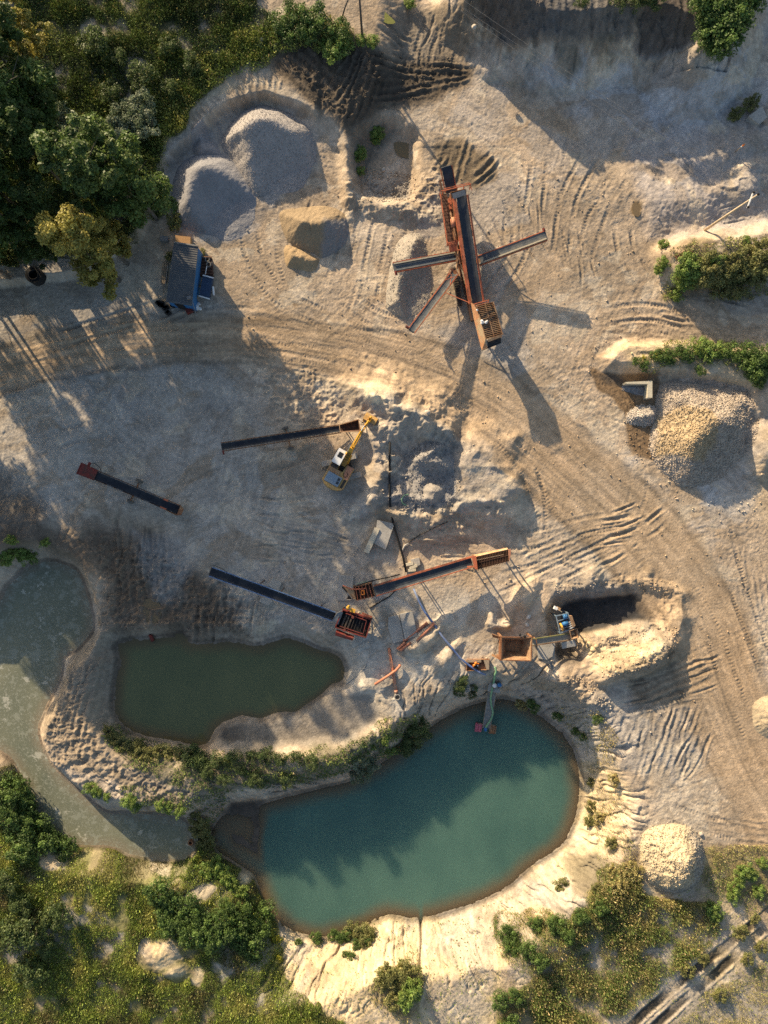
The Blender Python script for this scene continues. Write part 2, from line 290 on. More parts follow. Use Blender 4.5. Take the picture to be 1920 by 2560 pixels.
wx = X+3*fbm(X/7, Y/7, 3, 301); wy = Y+3*fbm(X/7, Y/7, 3, 302)
for sd_, sc_, th, c_, k_ in ((311, 9, .20, (.48,.41,.325), .6), (312, 6, .17, (.30,.225,.15), .5), (313, 12, .16, (.385,.345,.30), .6), (314, 3.5, .25, (.53,.45,.34), .6), (315, 2.6, .27, (.30,.24,.175), .4)):
    n_ = fbm(wx/sc_, wy/sc_*1.3, 5, sd_, .58); m_ = sstep(th-.05, th+.07, n_)*k_*yard
    A += (np.array(c_)-A)*m_[..., None]
# ------------------------------------------------------------------ ruts, furrows, treads
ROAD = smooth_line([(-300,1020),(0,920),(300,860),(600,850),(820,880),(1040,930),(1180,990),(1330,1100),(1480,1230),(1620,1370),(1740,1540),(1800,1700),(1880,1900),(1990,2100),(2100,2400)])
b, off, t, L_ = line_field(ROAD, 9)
hw = 2.4+2.2*sstep(45, 85, t); m = 1-sstep(hw-.6, hw+1.6, np.abs(off)+1.1*fbm(X[b]/4, Y[b]/4, 3, 3))
ROUGH[b] = ROUGH[b]*(1-.75*m)
Z[b] = Z[b]*(1-.5*m)+m*(0.035*noise(off/0.35, t/7.0, 4)+0.03*noise(off/0.8, t/12.0, 6)+.03*noise(off/.22, t/4., 8))
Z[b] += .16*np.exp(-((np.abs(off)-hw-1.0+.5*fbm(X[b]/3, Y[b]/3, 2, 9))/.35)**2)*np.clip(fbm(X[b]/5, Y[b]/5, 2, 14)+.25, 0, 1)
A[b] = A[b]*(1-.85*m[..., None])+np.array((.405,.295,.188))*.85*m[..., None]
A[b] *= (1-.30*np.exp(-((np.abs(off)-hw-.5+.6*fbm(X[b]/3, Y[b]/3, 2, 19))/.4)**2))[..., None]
A[b] *= (1+m*(0.16*noise(off/0.6, t/14.0, 11)+.10*noise(off/.25, t/8., 12)+.10*noise(off/1.5, t/25., 13)))[..., None]
def furrow(poly, ang, space, amp, curve=0.0, seed=1, soft=.5, dark=0.25, sharp=2.0):
    b, sd = sd_poly(poly, 2)
    m = 1-sstep(-soft, soft, sd+.6*fbm(X[b]/2, Y[b]/2, 3, seed))
    a = math.radians(ang); p = np.array(poly).mean(0)
    q = (-(U[b]-p[0])*math.sin(a)+(V[b]-p[1])*math.cos(a))/S; l = ((U[b]-p[0])*math.cos(a)+(V[b]-p[1])*math.sin(a))/S
    q = q+curve*l*l+0.42*fbm(l/3.5, q/1.5, 4, seed+2)+.10*noise(l/.5, q/.5, seed+5)
    s = 0.5+0.5*np.sin(q*2*math.pi/space); am = amp*np.clip(0.7+0.75*noise(q/space*1.0, l/4, seed+4)+.5*fbm(l/2, q/2, 2, seed+6), .05, 1.6)
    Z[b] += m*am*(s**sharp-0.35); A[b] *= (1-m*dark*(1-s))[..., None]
def track(pts, gauge=2.1, width=0.55, depth=0.07, tread=0.45, dark=0.10, smooth=True, ta=.035):
    P = smooth_line(pts, 6) if smooth else pts
    b, off, t, L = line_field(P, gauge/2+1)
    fade = sstep(0, 2.0, t)*(1-sstep(L-2.0, L, t))*sstep(-.6, .2, fbm(X[b]/3, Y[b]/3, 2, int(pts[0][0])+3))
    o2 = off+.06*noise(t/1.5, off*0, 3)
    for s in ((-1, 1) if gauge > 0 else (0,)):
        d = np.abs(o2-s*gauge/2)
        rut = 1-sstep(width*.38, width*.62, d); rim = np.exp(-((d-width*.72)/.16)**2)
        Z[b] += .55*fade*(-depth*rut+depth*.75*rim)
        if tread: Z[b] += fade*rut*ta*np.sign(np.sin((t+.35*np.abs(o2-s*gauge/2))*2*math.pi/tread))*(.7+.3*noise(t/.9, off, 5))
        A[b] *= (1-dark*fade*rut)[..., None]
# dark ploughed soil north
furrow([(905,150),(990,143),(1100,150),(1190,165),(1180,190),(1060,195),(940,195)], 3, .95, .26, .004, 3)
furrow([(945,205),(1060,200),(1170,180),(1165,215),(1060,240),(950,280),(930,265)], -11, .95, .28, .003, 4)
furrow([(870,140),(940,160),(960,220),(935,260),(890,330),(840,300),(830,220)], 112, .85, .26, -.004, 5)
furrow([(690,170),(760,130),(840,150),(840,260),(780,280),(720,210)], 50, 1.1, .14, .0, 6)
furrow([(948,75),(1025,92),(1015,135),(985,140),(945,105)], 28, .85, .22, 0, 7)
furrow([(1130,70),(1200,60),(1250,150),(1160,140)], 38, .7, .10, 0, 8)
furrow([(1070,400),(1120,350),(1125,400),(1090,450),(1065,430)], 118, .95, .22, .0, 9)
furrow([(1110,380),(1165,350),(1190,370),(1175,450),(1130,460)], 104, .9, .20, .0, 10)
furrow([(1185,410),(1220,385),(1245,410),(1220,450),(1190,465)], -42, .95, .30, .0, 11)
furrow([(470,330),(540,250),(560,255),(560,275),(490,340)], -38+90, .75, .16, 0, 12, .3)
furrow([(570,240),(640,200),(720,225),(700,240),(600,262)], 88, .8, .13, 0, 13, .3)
# eastern furrows
furrow([(1590,1690),(1700,1640),(1775,1640),(1780,1720),(1700,1740),(1600,1770),(1560,1740)], -22, .95, .13, .003, 14)
furrow([(1560,1760),(1690,1740),(1770,1750),(1650,1790),(1570,1790)], -14, .8, .10, -.003, 15)
furrow([(1580,1790),(1700,1770),(1790,1790),(1750,1880),(1700,1950),(1600,1930),(1560,1850)], 108, .9, .07, .003, 16, 1.0, .12)
furrow([(1860,1400),(1920,1390),(1930,1530),(1880,1540),(1850,1470)], 80, .7, .1, .0, 17, .8, .1)
furrow([(1300,1380),(1420,1330),(1560,1340),(1480,1400),(1350,1440)], -24, .8, .09, .004, 18, .8, .1)
furrow([(1700,1460),(1790,1360),(1830,1400),(1740,1500)], 60, .8, .04, 0, 19, 1, .05)
furrow([(1480,945),(1540,950),(1590,1010),(1560,1030),(1500,985)], 62, .75, .12, 0, 20, .4, .1)
furrow([(1440,590),(1620,600),(1640,720),(1500,830),(1420,780)], -12, 1.2, .025, .003, 21, 1.2, .06, 1.5)
furrow([(1500,800),(1700,760),(1920,780),(2100,790),(2100,850),(1700,840),(1500,870)], 4, .9, .07, -.002, 22, .9, .06, 1.5)
furrow([(1700,2050),(1920,2030),(1920,2110),(1760,2100)], 6, .9, .06, 0, 23, .8, .05, 1.5)
# churned centre yard and track marks
furrow([(640,1300),(800,1320),(900,1330),(890,1400),(760,1400),(650,1370)], 14, .7, .07, .002, 24, 1.0, .08, 1.5)
furrow([(610,1540),(640,1500),(690,1530),(690,1590),(640,1600)], 100, .5, .12, .0, 25, .4, .1)
furrow([(280,1300),(400,1290),(420,1450),(350,1560),(250,1550)], 84, 1.0, .14, .004, 26, 2.2, .12, 1.5)
furrow([(180,1640),(280,1640),(280,1800),(200,1900),(110,1850)], 104, .8, .12, .0, 27, .8, .12, 1.5)
furrow([(430,1450),(620,1500),(650,1600),(420,1590)], 97, 1.1, .17, .003, 28, 2.2, .15, 1.6)
furrow([(180,1960),(330,1975),(440,2000),(330,2000),(200,1970)], 100, .4, .07, 0, 29, .4, .08)
furrow([(1000,1330),(1130,1330),(1300,1380),(1200,1390),(1040,1360)], 8, .6, .12, .003, 30, .8, .1)
furrow([(1830,60),(1920,90),(1920,240),(1700,330),(1640,260)], -38, 1.3, .07, .002, 31, 1.5, .05, 1.5)
furrow([(1340,40),(1740,60),(1730,190),(1350,170)], 92, .95, .13, .0, 32, 1.0, .12, 1.5)
TR = [[(720,520),(712,620),(730,700),(760,750)],[(1265,460),(1300,560),(1290,640),(1240,720),(1180,800)],[(1330,540),(1345,430),(1350,330)],[(1375,560),(1380,450),(1400,330)],
      [(880,560),(860,640),(830,720)],[(920,520),(900,620),(870,720),(850,780)],[(950,560),(930,680),(915,760)],[(850,730),(930,790),(1020,820)],[(1240,1080),(1310,1160),(1340,1230),(1370,1300)],
      [(1290,1130),(1330,1200),(1345,1290),(1340,1360)],[(1650,760),(1760,760),(1880,790),(1990,820)],[(1480,800),(1600,780),(1720,800)],[(500,1400),(640,1380),(780,1420),(870,1440)],[(650,1200),(740,1180),(800,1150)],
      [(600,1240),(700,1270),(800,1260)],[(560,900),(720,880),(860,900)],[(400,830),(520,790),(640,790)],[(60,880),(240,820),(430,760),(560,700)],[(40,1150),(140,1100),(300,1060)],[(300,1270),(320,1360),(340,1460),(330,1560)],
      [(380,1290),(390,1380),(370,1500)],[(1650,2020),(1760,2060),(1900,2090)],[(1480,1480),(1400,1430),(1300,1440),(1200,1480)],[(1560,1350),(1460,1400),(1360,1450),(1260,1500)],[(640,900),(560,1000),(500,1080)],
      [(1700,880),(1790,930),(1880,950)],[(1560,910),(1680,915),(1800,935)],[(200,1660),(190,1780),(150,1900)],[(260,1640),(240,1760),(220,1880),(300,1960),(430,2000)],[(1000,560),(980,640),(960,760)],[(1000,250),(1030,160),(1000,60)],[(1090,240),(1120,120),(1130,40)],[(1050,200),(1060,120),(1090,40)],[(1180,190),(1215,90),(1230,40)],
      [(620,560),(640,650),(700,740),(820,800)],[(1800,1300),(1830,1420),(1870,1540),(1930,1700)],[(1710,1460),(1780,1580),(1830,1720),(1890,1860)],[(1180,1340),(1320,1350),(1440,1320),(1540,1300)],[(1400,640),(1420,500),(1480,380)],[(1450,660),(1500,520),(1560,420)]]
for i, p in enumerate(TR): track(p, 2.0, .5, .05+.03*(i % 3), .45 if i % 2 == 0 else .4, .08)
r2 = random.Random(3)
for i in range(70):               # faint passes of loaders over the yard
    u0 = r2.uniform(450, 1850); v0 = r2.uniform(300, 1750); a = r2.uniform(0, 6.28); c_ = r2.uniform(-.5, .5); p = [(u0, v0)]
    for k in range(4):
        a += c_; u0 += 75*math.cos(a); v0 += 75*math.sin(a); p.append((u0, v0))
    track(p, 2.0, .45, .03, .42, .04, ta=.02)
r3 = random.Random(9)
for cu, cv, a0, n_ in ((1680,1690,-20,12),(1660,1860,108,20),(1600,1360,-24,10),(1560,1680,-30,6),(1790,600,-15,6),(1760,800,6,8),(1500,640,70,10),(1340,560,80,10),(800,600,100,10),(760,1340,12,12),(350,1400,92,10),(560,1540,96,12),(1150,1350,10,8),(1100,90,95,8)):
    for i in range(n_):
        a = math.radians(a0+r3.uniform(-16, 16)); u0 = cu+r3.uniform(-95, 95); v0 = cv+r3.uniform(-75, 75); l = r3.uniform(50, 120); bd = r3.uniform(-.35, .35); p = []
        for k in range(5): f_ = (k-2)/4; p.append((u0+l*f_*math.cos(a+bd*f_), v0+l*f_*math.sin(a+bd*f_)))
        track(p, 0 if r3.random() < .7 else 2.0, r3.uniform(.25, .5), r3.uniform(.08, .26), .42 if r3.random() < .5 else 0, .12, ta=.03)
_b = sl_box(1120, 1790, -60, 215); _q = sstep(.8, 2.2, Z[_b])*(1-sstep(5.2, 5.7, Z[_b])); Z[_b] -= _q*(1.7*np.clip(ridged(X[_b]/1.5+.5*fbm(X[_b]/2, Y[_b]/2, 2, 411), Y[_b]/7, 3, 412)-.55, 0, 1)+.3*fbm(X[_b]/.8, Y[_b]/.8, 3, 413))
track(smooth_line([(1500,2650),(1600,2545),(1720,2440),(1840,2345),(2000,2215)]), 0, 1.1, .20, 0, .80, False)
track(smooth_line([(1590,2610),(1700,2510),(1800,2425),(1900,2330),(2060,2200)]), 0, 1.1, .20, 0, .80, False)
# crumbly churned patches
def churn(poly, amp, scl=.8, seed=71):
    b, sd = sd_poly(poly, 2); m = 1-sstep(-1, 1, sd+1.0*fbm(X[b]/2, Y[b]/2, 3, seed))
    n = ridged(X[b]/scl, Y[b]/scl, 3, seed)
    Z[b] += m*amp*(np.clip(n-.45, 0, 1)*2.2-.4)
churn([(670,930),(790,920),(850,1000),(840,1060),(720,1070),(660,1010)], .22, .7)
churn([(690,1120),(860,1090),(820,1150),(740,1160)], .15, .8, 72)
churn([(860,420),(900,400),(900,520),(960,520),(940,560),(870,530)], .25, .7, 73)
churn([(1060,420),(1100,400),(1110,520),(1060,560),(960,560),(980,510)], .25, .7, 74)
churn([(930,1180),(1030,1220),(1080,1290),(1250,1250),(1280,1310),(950,1330)], .22, .8, 75)
churn([(1380,1450),(1640,1440),(1690,1480),(1680,1590),(1600,1690),(1480,1680),(1480,1610),(1660,1530),(1640,1475),(1400,1500)], .22, .8, 76)
churn([(1300,1680),(1480,1690),(1540,1780),(1380,1780)], .2, .9, 77)
churn([(100,1780),(180,1760),(300,1900),(500,2000),(420,2030),(200,1970),(110,1880)], .22, .9, 78)
churn([(230,1330),(620,1480),(640,1600),(260,1590)], .42, .9, 79)
churn([(1790,330),(1930,280),(1930,480),(1800,500)], .2, 1.2, 80)
churn([(1380,440),(1500,400),(1560,480),(1480,560)], .08, 1.2, 81)
churn([(700,140),(800,130),(960,180),(880,330),(780,270)], .18, .6, 82)
churn([(1130,-40),(1330,0),(1340,140),(1200,120)], .22, .8, 83)
churn([(990,960),(1130,1010),(1140,1100),(980,1130),(900,1040)], .2, 1.0, 84)
# cracks in the drying sand of the south bank
b = sl_box(660, 1340, 2290, 2640)
g = ridged(X[b]/3.2+.5*fbm(X[b]/1.5, Y[b]/1.5, 2, 8), Y[b]/5.0, 3, 91); Z[b] -= .13*np.clip((g-.83)/.17, 0, 1)**1.3
b = sl_box(1640, 1960, 2200, 2600); g = ridged(X[b]/1.6, Y[b]/1.6, 3, 93); Z[b] -= .10*np.clip((g-.8)/.2, 0, 1)**1.5
# one big crack running down to the teal pond
b, off, t, L_ = line_field([(1052,2300),(1056,2340),(1058,2390),(1052,2420),(1050,2460)], 2); Z[b] -= .8*np.exp(-(off/.16)**2)

# general small relief, stronger where ROUGH says so; nothing under the water line changes colour
for k_, an_ in enumerate((.3, 1.2, 2.2, -.6)):
    ca, sa = math.cos(an_), math.sin(an_); q1 = X*ca+Y*sa+.4*fbm(X/2, Y/2, 2, 130+k_); q2 = -X*sa+Y*ca+.5*fbm(X/3, Y/3, 2, 140+k_)
    mk = sstep(.0, .35, fbm(X/8, Y/8, 3, 150+k_)); sc_n = noise(q1/2.6, q2/.34, 160+k_)+.6*noise(q1/1.2, q2/.17, 170+k_)
    Z += mk*(.25+ROUGH)*.018*sc_n; A *= (1+.10*mk*sc_n)[..., None]
Z += ROUGH*(0.05*fbm(X/1.6, Y/1.6, 3, 101)+0.030*fbm(X/0.55, Y/0.55, 3, 103)+.032*noise(X/.30, Y/.30, 107)*(.5+sstep(-.2,.4,fbm(X/4, Y/4, 2, 112)))+.026*noise(X/.17, Y/.17, 108))
cl = np.clip(fbm(X/0.45, Y/0.45, 2, 109)-.42, 0, 1)*np.clip(fbm(X/6, Y/6, 2, 110)+.2, 0, 1); Z += .22*ROUGH*cl
A *= (1+0.20*med+0.14*fin+.10*big)[..., None]
A *= (1+.10*np.stack([big*0.6, big*0, -big*.8], -1))
A *= (1+.12*noise(X/.28, Y/.28, 121)+.08*noise(X/.15, Y/.15, 122))[..., None]
A = np.clip(A, .02, .8)
_o = np.maximum(np.maximum(np.abs(X)-52, np.abs(Y)-69), 0); _m = sstep(.5, 14, _o); Z = Z*(1-_m)+_m*(1.2+.8*fbm(X/60, Y/60, 2, 501)); A = A*(1-_m[..., None])+np.array((.115,.125,.05))*(1+.3*fbm(X/25, Y/25, 3, 502))[..., None]*_m[..., None]
# wet shore: sand that has soaked up water is darker
for P_, wl in ((POND_TEAL, Z_TEAL), (POND_GREEN, Z_GREEN), (POND_MURKY, Z_MURKY)):
    b, sd = sd_poly(P_, 3); m = (1-sstep(.12, .5, Z[b]-wl+.06*med[b]))*(sd < 2.5)
    A[b] = A[b]*(1-.45*m[..., None])

def pad(u, v, r, k=.92):          # ground packed level under something heavy
    b = sl_box(u-r*1.3, u+r*1.3, v-r*1.3, v+r*1.3); d = np.hypot(U[b]-u, V[b]-v); m = (1-sstep(r*.7, r*1.25, d))*k; q = np.percentile(Z[b][d < r*.6], 25)
    Z[b] = Z[b]*(1-m)+(q+.12*(Z[b]-q))*m
pad(855,1178,84,1.0); pad(940,1345,66,1.0)
for q in ((1230,1400,40),(880,1555,48),(1005,1570,45),(865,1470,36),(1290,1620,48),(1040,1412,26),(720,1095,40),(340,1228,40),(455,690,75),(515,700,50),(1600,970,30),(1195,1662,34)): pad(*q)
def zat(x, y):                    # terrain height under a point
    i = int(np.clip(np.searchsorted(XS, x)-1, 0, NX-2)); j = int(np.clip(np.searchsorted(YS, y)-1, 0, NY-2))
    tx = (x-XS[i])/(XS[i+1]-XS[i]); ty = (y-YS[j])/(YS[j+1]-YS[j])
    return float((Z[j, i]*(1-tx)+Z[j, i+1]*tx)*(1-ty)+(Z[j+1, i]*(1-tx)+Z[j+1, i+1]*tx)*ty)
def zats(x, y):
    i = np.clip(np.searchsorted(XS, x)-1, 0, NX-2); j = np.clip(np.searchsorted(YS, y)-1, 0, NY-2)
    tx = (x-XS[i])/(XS[i+1]-XS[i]); ty = (y-YS[j])/(YS[j+1]-YS[j])
    return (Z[j, i]*(1-tx)+Z[j, i+1]*tx)*(1-ty)+(Z[j+1, i]*(1-tx)+Z[j+1, i+1]*tx)*ty
def G(u, v, h=0.0):               # a photo point standing h above the ground there
    z = 0.0
    for _ in range(3):
        p = W(u, v, z+h); z = zat(p.x, p.y)
    p = W(u, v, z+h); return p

def np_mesh(name, co, faces=None, tris=None, quads=None, col=None, smooth=True):
    me = bpy.data.meshes.new(name); co = np.asarray(co, np.float32); me.vertices.add(len(co)); me.vertices.foreach_set("co", co.ravel())
    q = quads if quads is not None else tris; k = q.shape[1]; n = len(q)
    me.loops.add(n*k); me.loops.foreach_set("vertex_index", q.astype(np.int32).ravel())
    me.polygons.add(n); me.polygons.foreach_set("loop_start", (np.arange(n)*k).astype(np.int32)); me.polygons.foreach_set("loop_total", np.full(n, k, np.int32))
    if smooth: me.polygons.foreach_set("use_smooth", np.ones(n, bool))
    me.update(calc_edges=True); me.validate()
    if col is not None:
        a = me.color_attributes.new("Col", 'FLOAT_COLOR', 'POINT'); c = np.ones((len(co), 4), np.float32); c[:, :3] = col; a.data.foreach_set("color", c.ravel())
    return me
def link(me, name, mat, parent=None):
    o = bpy.data.objects.new(name, me); COL.objects.link(o)
    if mat: me.materials.append(mat)
    if parent: o.parent = parent
    return o
def tag(o, label=None, cat=None, group=None, kind=None):
    if label: o["label"] = label
    if cat: o["category"] = cat
    if group: o["group"] = group
    if kind: o["kind"] = kind
    return o

# ------------------------------------------------------------------ materials
def mat(name, col, rough=.8, metal=0, var=.25, scale=3.0, col2=None, mix=.5, bump=0.0, bscale=20, spec=.3, attr=False, trans=0.0, detail=6):
    m = bpy.data.materials.new(name); m.use_nodes = True; t = m.node_tree; n = t.nodes; l = t.links; p = n["Principled BSDF"]
    p.inputs["Roughness"].default_value = rough; p.inputs["Metallic"].default_value = metal; p.inputs["Specular IOR Level"].default_value = spec
    geo = n.new("ShaderNodeTexCoord"); nz = n.new("ShaderNodeTexNoise"); nz.inputs["Scale"].default_value = scale; nz.inputs["Detail"].default_value = detail
    l.new(geo.outputs["Object"], nz.inputs["Vector"])
    if attr:
        c1 = n.new("ShaderNodeAttribute"); c1.attribute_name = "Col"; src = c1.outputs["Color"]
    else:
        c1 = n.new("ShaderNodeRGB"); c1.outputs[0].default_value = (*col, 1); src = c1.outputs[0]
    if col2 is not None:
        r = n.new("ShaderNodeMapRange"); r.inputs[1].default_value = mix-.08; r.inputs[2].default_value = mix+.08; l.new(nz.outputs["Fac"], r.inputs[0])
        mx = n.new("ShaderNodeMix"); mx.data_type = 'RGBA'; l.new(r.outputs[0], mx.inputs[0]); l.new(src, mx.inputs[6]); mx.inputs[7].default_value = (*col2, 1); src = mx.outputs[2]
    n2 = n.new("ShaderNodeTexNoise"); n2.inputs["Scale"].default_value = scale*5; n2.inputs["Detail"].default_value = 4; l.new(geo.outputs["Object"], n2.inputs["Vector"])
    r2 = n.new("ShaderNodeMapRange"); r2.inputs[1].default_value = .3; r2.inputs[2].default_value = .7; r2.inputs[3].default_value = 1-var; r2.inputs[4].default_value = 1+var; l.new(n2.outputs["Fac"], r2.inputs[0])
    vm = n.new("ShaderNodeVectorMath"); vm.operation = 'MULTIPLY'; l.new(src, vm.inputs[0]); l.new(r2.outputs[0], vm.inputs[1]); l.new(vm.outputs[0], p.inputs["Base Color"])
    if bump:
        nb = n.new("ShaderNodeTexNoise"); nb.inputs["Scale"].default_value = bscale; nb.inputs["Detail"].default_value = 5; l.new(geo.outputs["Object"], nb.inputs["Vector"])
        bp = n.new("ShaderNodeBump"); bp.inputs["Strength"].default_value = 1.0; bp.inputs["Distance"].default_value = bump; l.new(nb.outputs["Fac"], bp.inputs["Height"]); l.new(bp.outputs[0], p.inputs["Normal"])
    if trans:
        tr = n.new("ShaderNodeBsdfTranslucent"); l.new(vm.outputs[0], tr.inputs[0]); ms = n.new("ShaderNodeMixShader"); ms.inputs[0].default_value = trans
        l.new(p.outputs[0], ms.inputs[1]); l.new(tr.outputs[0], ms.inputs[2]); l.new(ms.outputs[0], n["Material Output"].inputs[0])
    return m
M = {}
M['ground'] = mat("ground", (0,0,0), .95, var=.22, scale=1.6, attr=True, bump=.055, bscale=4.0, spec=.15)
M['gravel'] = mat("gravel", (0,0,0), .9, var=.32, scale=3.0, attr=True, bump=.06, bscale=7.0, spec=.2)
M['leaf'] = mat("leaf", (0,0,0), .55, var=.15, scale=1.0, attr=True, spec=.35, trans=.35)
M['grass'] = mat("grass", (0,0,0), .6, var=.15, scale=1.0, attr=True, spec=.2, trans=.18)

# the ground: one sheet to the horizon
idx = np.arange(NX*NY).reshape(NY, NX)
quads = np.stack([idx[:-1, :-1], idx[:-1, 1:], idx[1:, 1:], idx[1:, :-1]], -1).reshape(-1, 4)
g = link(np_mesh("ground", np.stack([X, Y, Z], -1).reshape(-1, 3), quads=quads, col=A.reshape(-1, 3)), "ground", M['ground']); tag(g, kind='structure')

# ------------------------------------------------------------------ water
def water_mat(name, attr=True, sss=1.2, rough=.06, specks=False):
    m = bpy.data.materials.new(name); m.use_nodes = True; t = m.node_tree; n = t.nodes; l = t.links; p = n["Principled BSDF"]
    a = n.new("ShaderNodeAttribute"); a.attribute_name = "Col"; src = a.outputs["Color"]; tc = n.new("ShaderNodeTexCoord")
    if specks:                     # scum flecks drifting on the water
        for sc_, lo, hi, c in ((.9, .545, .58, (.27,.28,.22)), (4.5, .55, .58, (.30,.31,.25)), (.55, .60, .62, (.46,.45,.37))):
            nz = n.new("ShaderNodeTexNoise"); nz.inputs["Scale"].default_value = sc_; nz.inputs["Detail"].default_value = 8; nz.inputs["Roughness"].default_value = .72; l.new(tc.outputs["Object"], nz.inputs["Vector"])
            r = n.new("ShaderNodeMapRange"); r.inputs[1].default_value = lo; r.inputs[2].default_value = hi; r.inputs[4].default_value = .75; l.new(nz.outputs["Fac"], r.inputs[0])
            mx = n.new("ShaderNodeMix"); mx.data_type = 'RGBA'; l.new(r.outputs[0], mx.inputs[0]); l.new(src, mx.inputs[6]); mx.inputs[7].default_value = (*c, 1); src = mx.outputs[2]
    l.new(src, p.inputs["Base Color"]); p.inputs["Roughness"].default_value = rough; p.inputs["IOR"].default_value = 1.33; p.inputs["Specular IOR Level"].default_value = .2 if specks else .5
    if sss:
        p.subsurface_method = 'BURLEY'; p.inputs["Subsurface Weight"].default_value = 1.0; p.inputs["Subsurface Radius"].default_value = (.8, 1.0, 1.0); p.inputs["Subsurface Scale"].default_value = sss
    nb = n.new("ShaderNodeTexNoise"); nb.inputs["Scale"].default_value = 2.0; nb.inputs["Detail"].default_value = 3; l.new(tc.outputs["Object"], nb.inputs["Vector"])
    bp = n.new("ShaderNodeBump"); bp.inputs["Distance"].default_value = .006; l.new(nb.outputs["Fac"], bp.inputs["Height"]); l.new(bp.outputs[0], p.inputs["Normal"])
    return m
def water(name, poly, wl, deep, shallow, m, dmax=.8, step=.4, thick=True):
    p = np.array(poly); x0, x1 = (p[:, 0].min()-960)/S-1.2, (p[:, 0].max()-960)/S+1.2; y0, y1 = (1280-p[:, 1].max())/S-1.2, (1280-p[:, 1].min())/S+1.2
    gx = np.arange(x0, x1, step); gy = np.arange(y0, y1, step); GX, GY = np.meshgrid(gx, gy)
    sd = sd_at(poly, 960+GX*S, 1280-GY*S); keep = sd < .9
    d = wl-zats(GX.ravel(), GY.ravel()).reshape(GX.shape)
    k = sstep(0, dmax, d)[..., None]; pl_ = fbm(GX/9, GY/9, 4, 88)+.5*fbm(GX/2.5, GY/5, 3, 89); c = np.array(shallow)*(1-k)+np.array(deep)*(1+.22*pl_[..., None]*np.array([1.3,1,.8]))*k
    ii = np.arange(GX.size).reshape(GX.shape); kk = keep[:-1, :-1] & keep[:-1, 1:] & keep[1:, 1:] & keep[1:, :-1]
    q = np.stack([ii[:-1, :-1], ii[:-1, 1:], ii[1:, 1:], ii[1:, :-1]], -1)[kk]
    us, inv = np.unique(q.ravel(), return_inverse=True)
    co = np.stack([GX.ravel()[us], GY.ravel()[us], np.full(len(us), wl)], -1)
    o = link(np_mesh(name, co, quads=inv.reshape(-1, 4), col=c.reshape(-1, 3)[us]), name, m); tag(o, kind='structure'); return o
water("teal_pond_water", POND_TEAL, Z_TEAL, (.072,.145,.116), (.15,.115,.065), water_mat("teal_water", sss=4.0), 1.1)
water("green_pond_water", POND_GREEN, Z_GREEN, (.105,.122,.062), (.12,.095,.05), water_mat("green_water", sss=0), .8)
water("murky_pond_water", POND_MURKY, Z_MURKY, (.185,.192,.135), (.22,.195,.14), water_mat("murky_water", specks=True, sss=0, rough=.35), .7)

# ------------------------------------------------------------------ stones and heaps
ICO_V = []; ph = (1+5**.5)/2
for a in (-1, 1):
    for c in (-ph, ph): ICO_V += [(0, a, c), (a, c, 0), (c, 0, a)]
ICO_V = np.array(ICO_V, float); ICO_V /= np.linalg.norm(ICO_V[0])
ICO_F = []
for i in range(12):
    for j in range(i+1, 12):
        for k in range(j+1, 12):
            if all(np.linalg.norm(ICO_V[p]-ICO_V[q]) < 1.2 for p, q in ((i, j), (j, k), (i, k))):
                n_ = np.cross(ICO_V[j]-ICO_V[i], ICO_V[k]-ICO_V[i]); ICO_F.append((i, j, k) if n_ @ ICO_V[i] > 0 else (i, k, j))
ICO_F = np.array(ICO_F)
def rand_rot(n):
    q = rng.normal(size=(n, 4)); q /= np.linalg.norm(q, axis=1)[:, None]; w_, x, y, z = q.T
    return np.stack([1-2*(y*y+z*z), 2*(x*y-z*w_), 2*(x*z+y*w_), 2*(x*y+z*w_), 1-2*(x*x+z*z), 2*(y*z-x*w_), 2*(x*z-y*w_), 2*(y*z+x*w_), 1-2*(x*x+y*y)], -1).reshape(n, 3, 3)
def stones(pos, size, cols):      # faceted stones, each a squashed irregular lump
    n = len(pos); v = ICO_V[None]*(1+rng.uniform(-.22, .22, (n, 12, 1)))*rng.uniform(.65, 1.25, (n, 1, 3))
    v = np.einsum('nij,nkj->nki', rand_rot(n), v); v[:, :, 2] *= .8; v = v*size[:, None, None]*.5+pos[:, None, :]
    f = (ICO_F[None]+12*np.arange(n)[:, None, None]).reshape(-1, 3)
    return v.reshape(-1, 3), f, np.repeat(cols, 12, 0)
def tint_var(base, n, v=.2, warm=.06):
    c = np.array(base)[None]*(1+rng.uniform(-v, v, (n, 1))); c = c*(1+rng.uniform(-warm, warm, (n, 1))*np.array([[1, 0, -1]])); return np.clip(c, .01, .85)
HEAPS = []
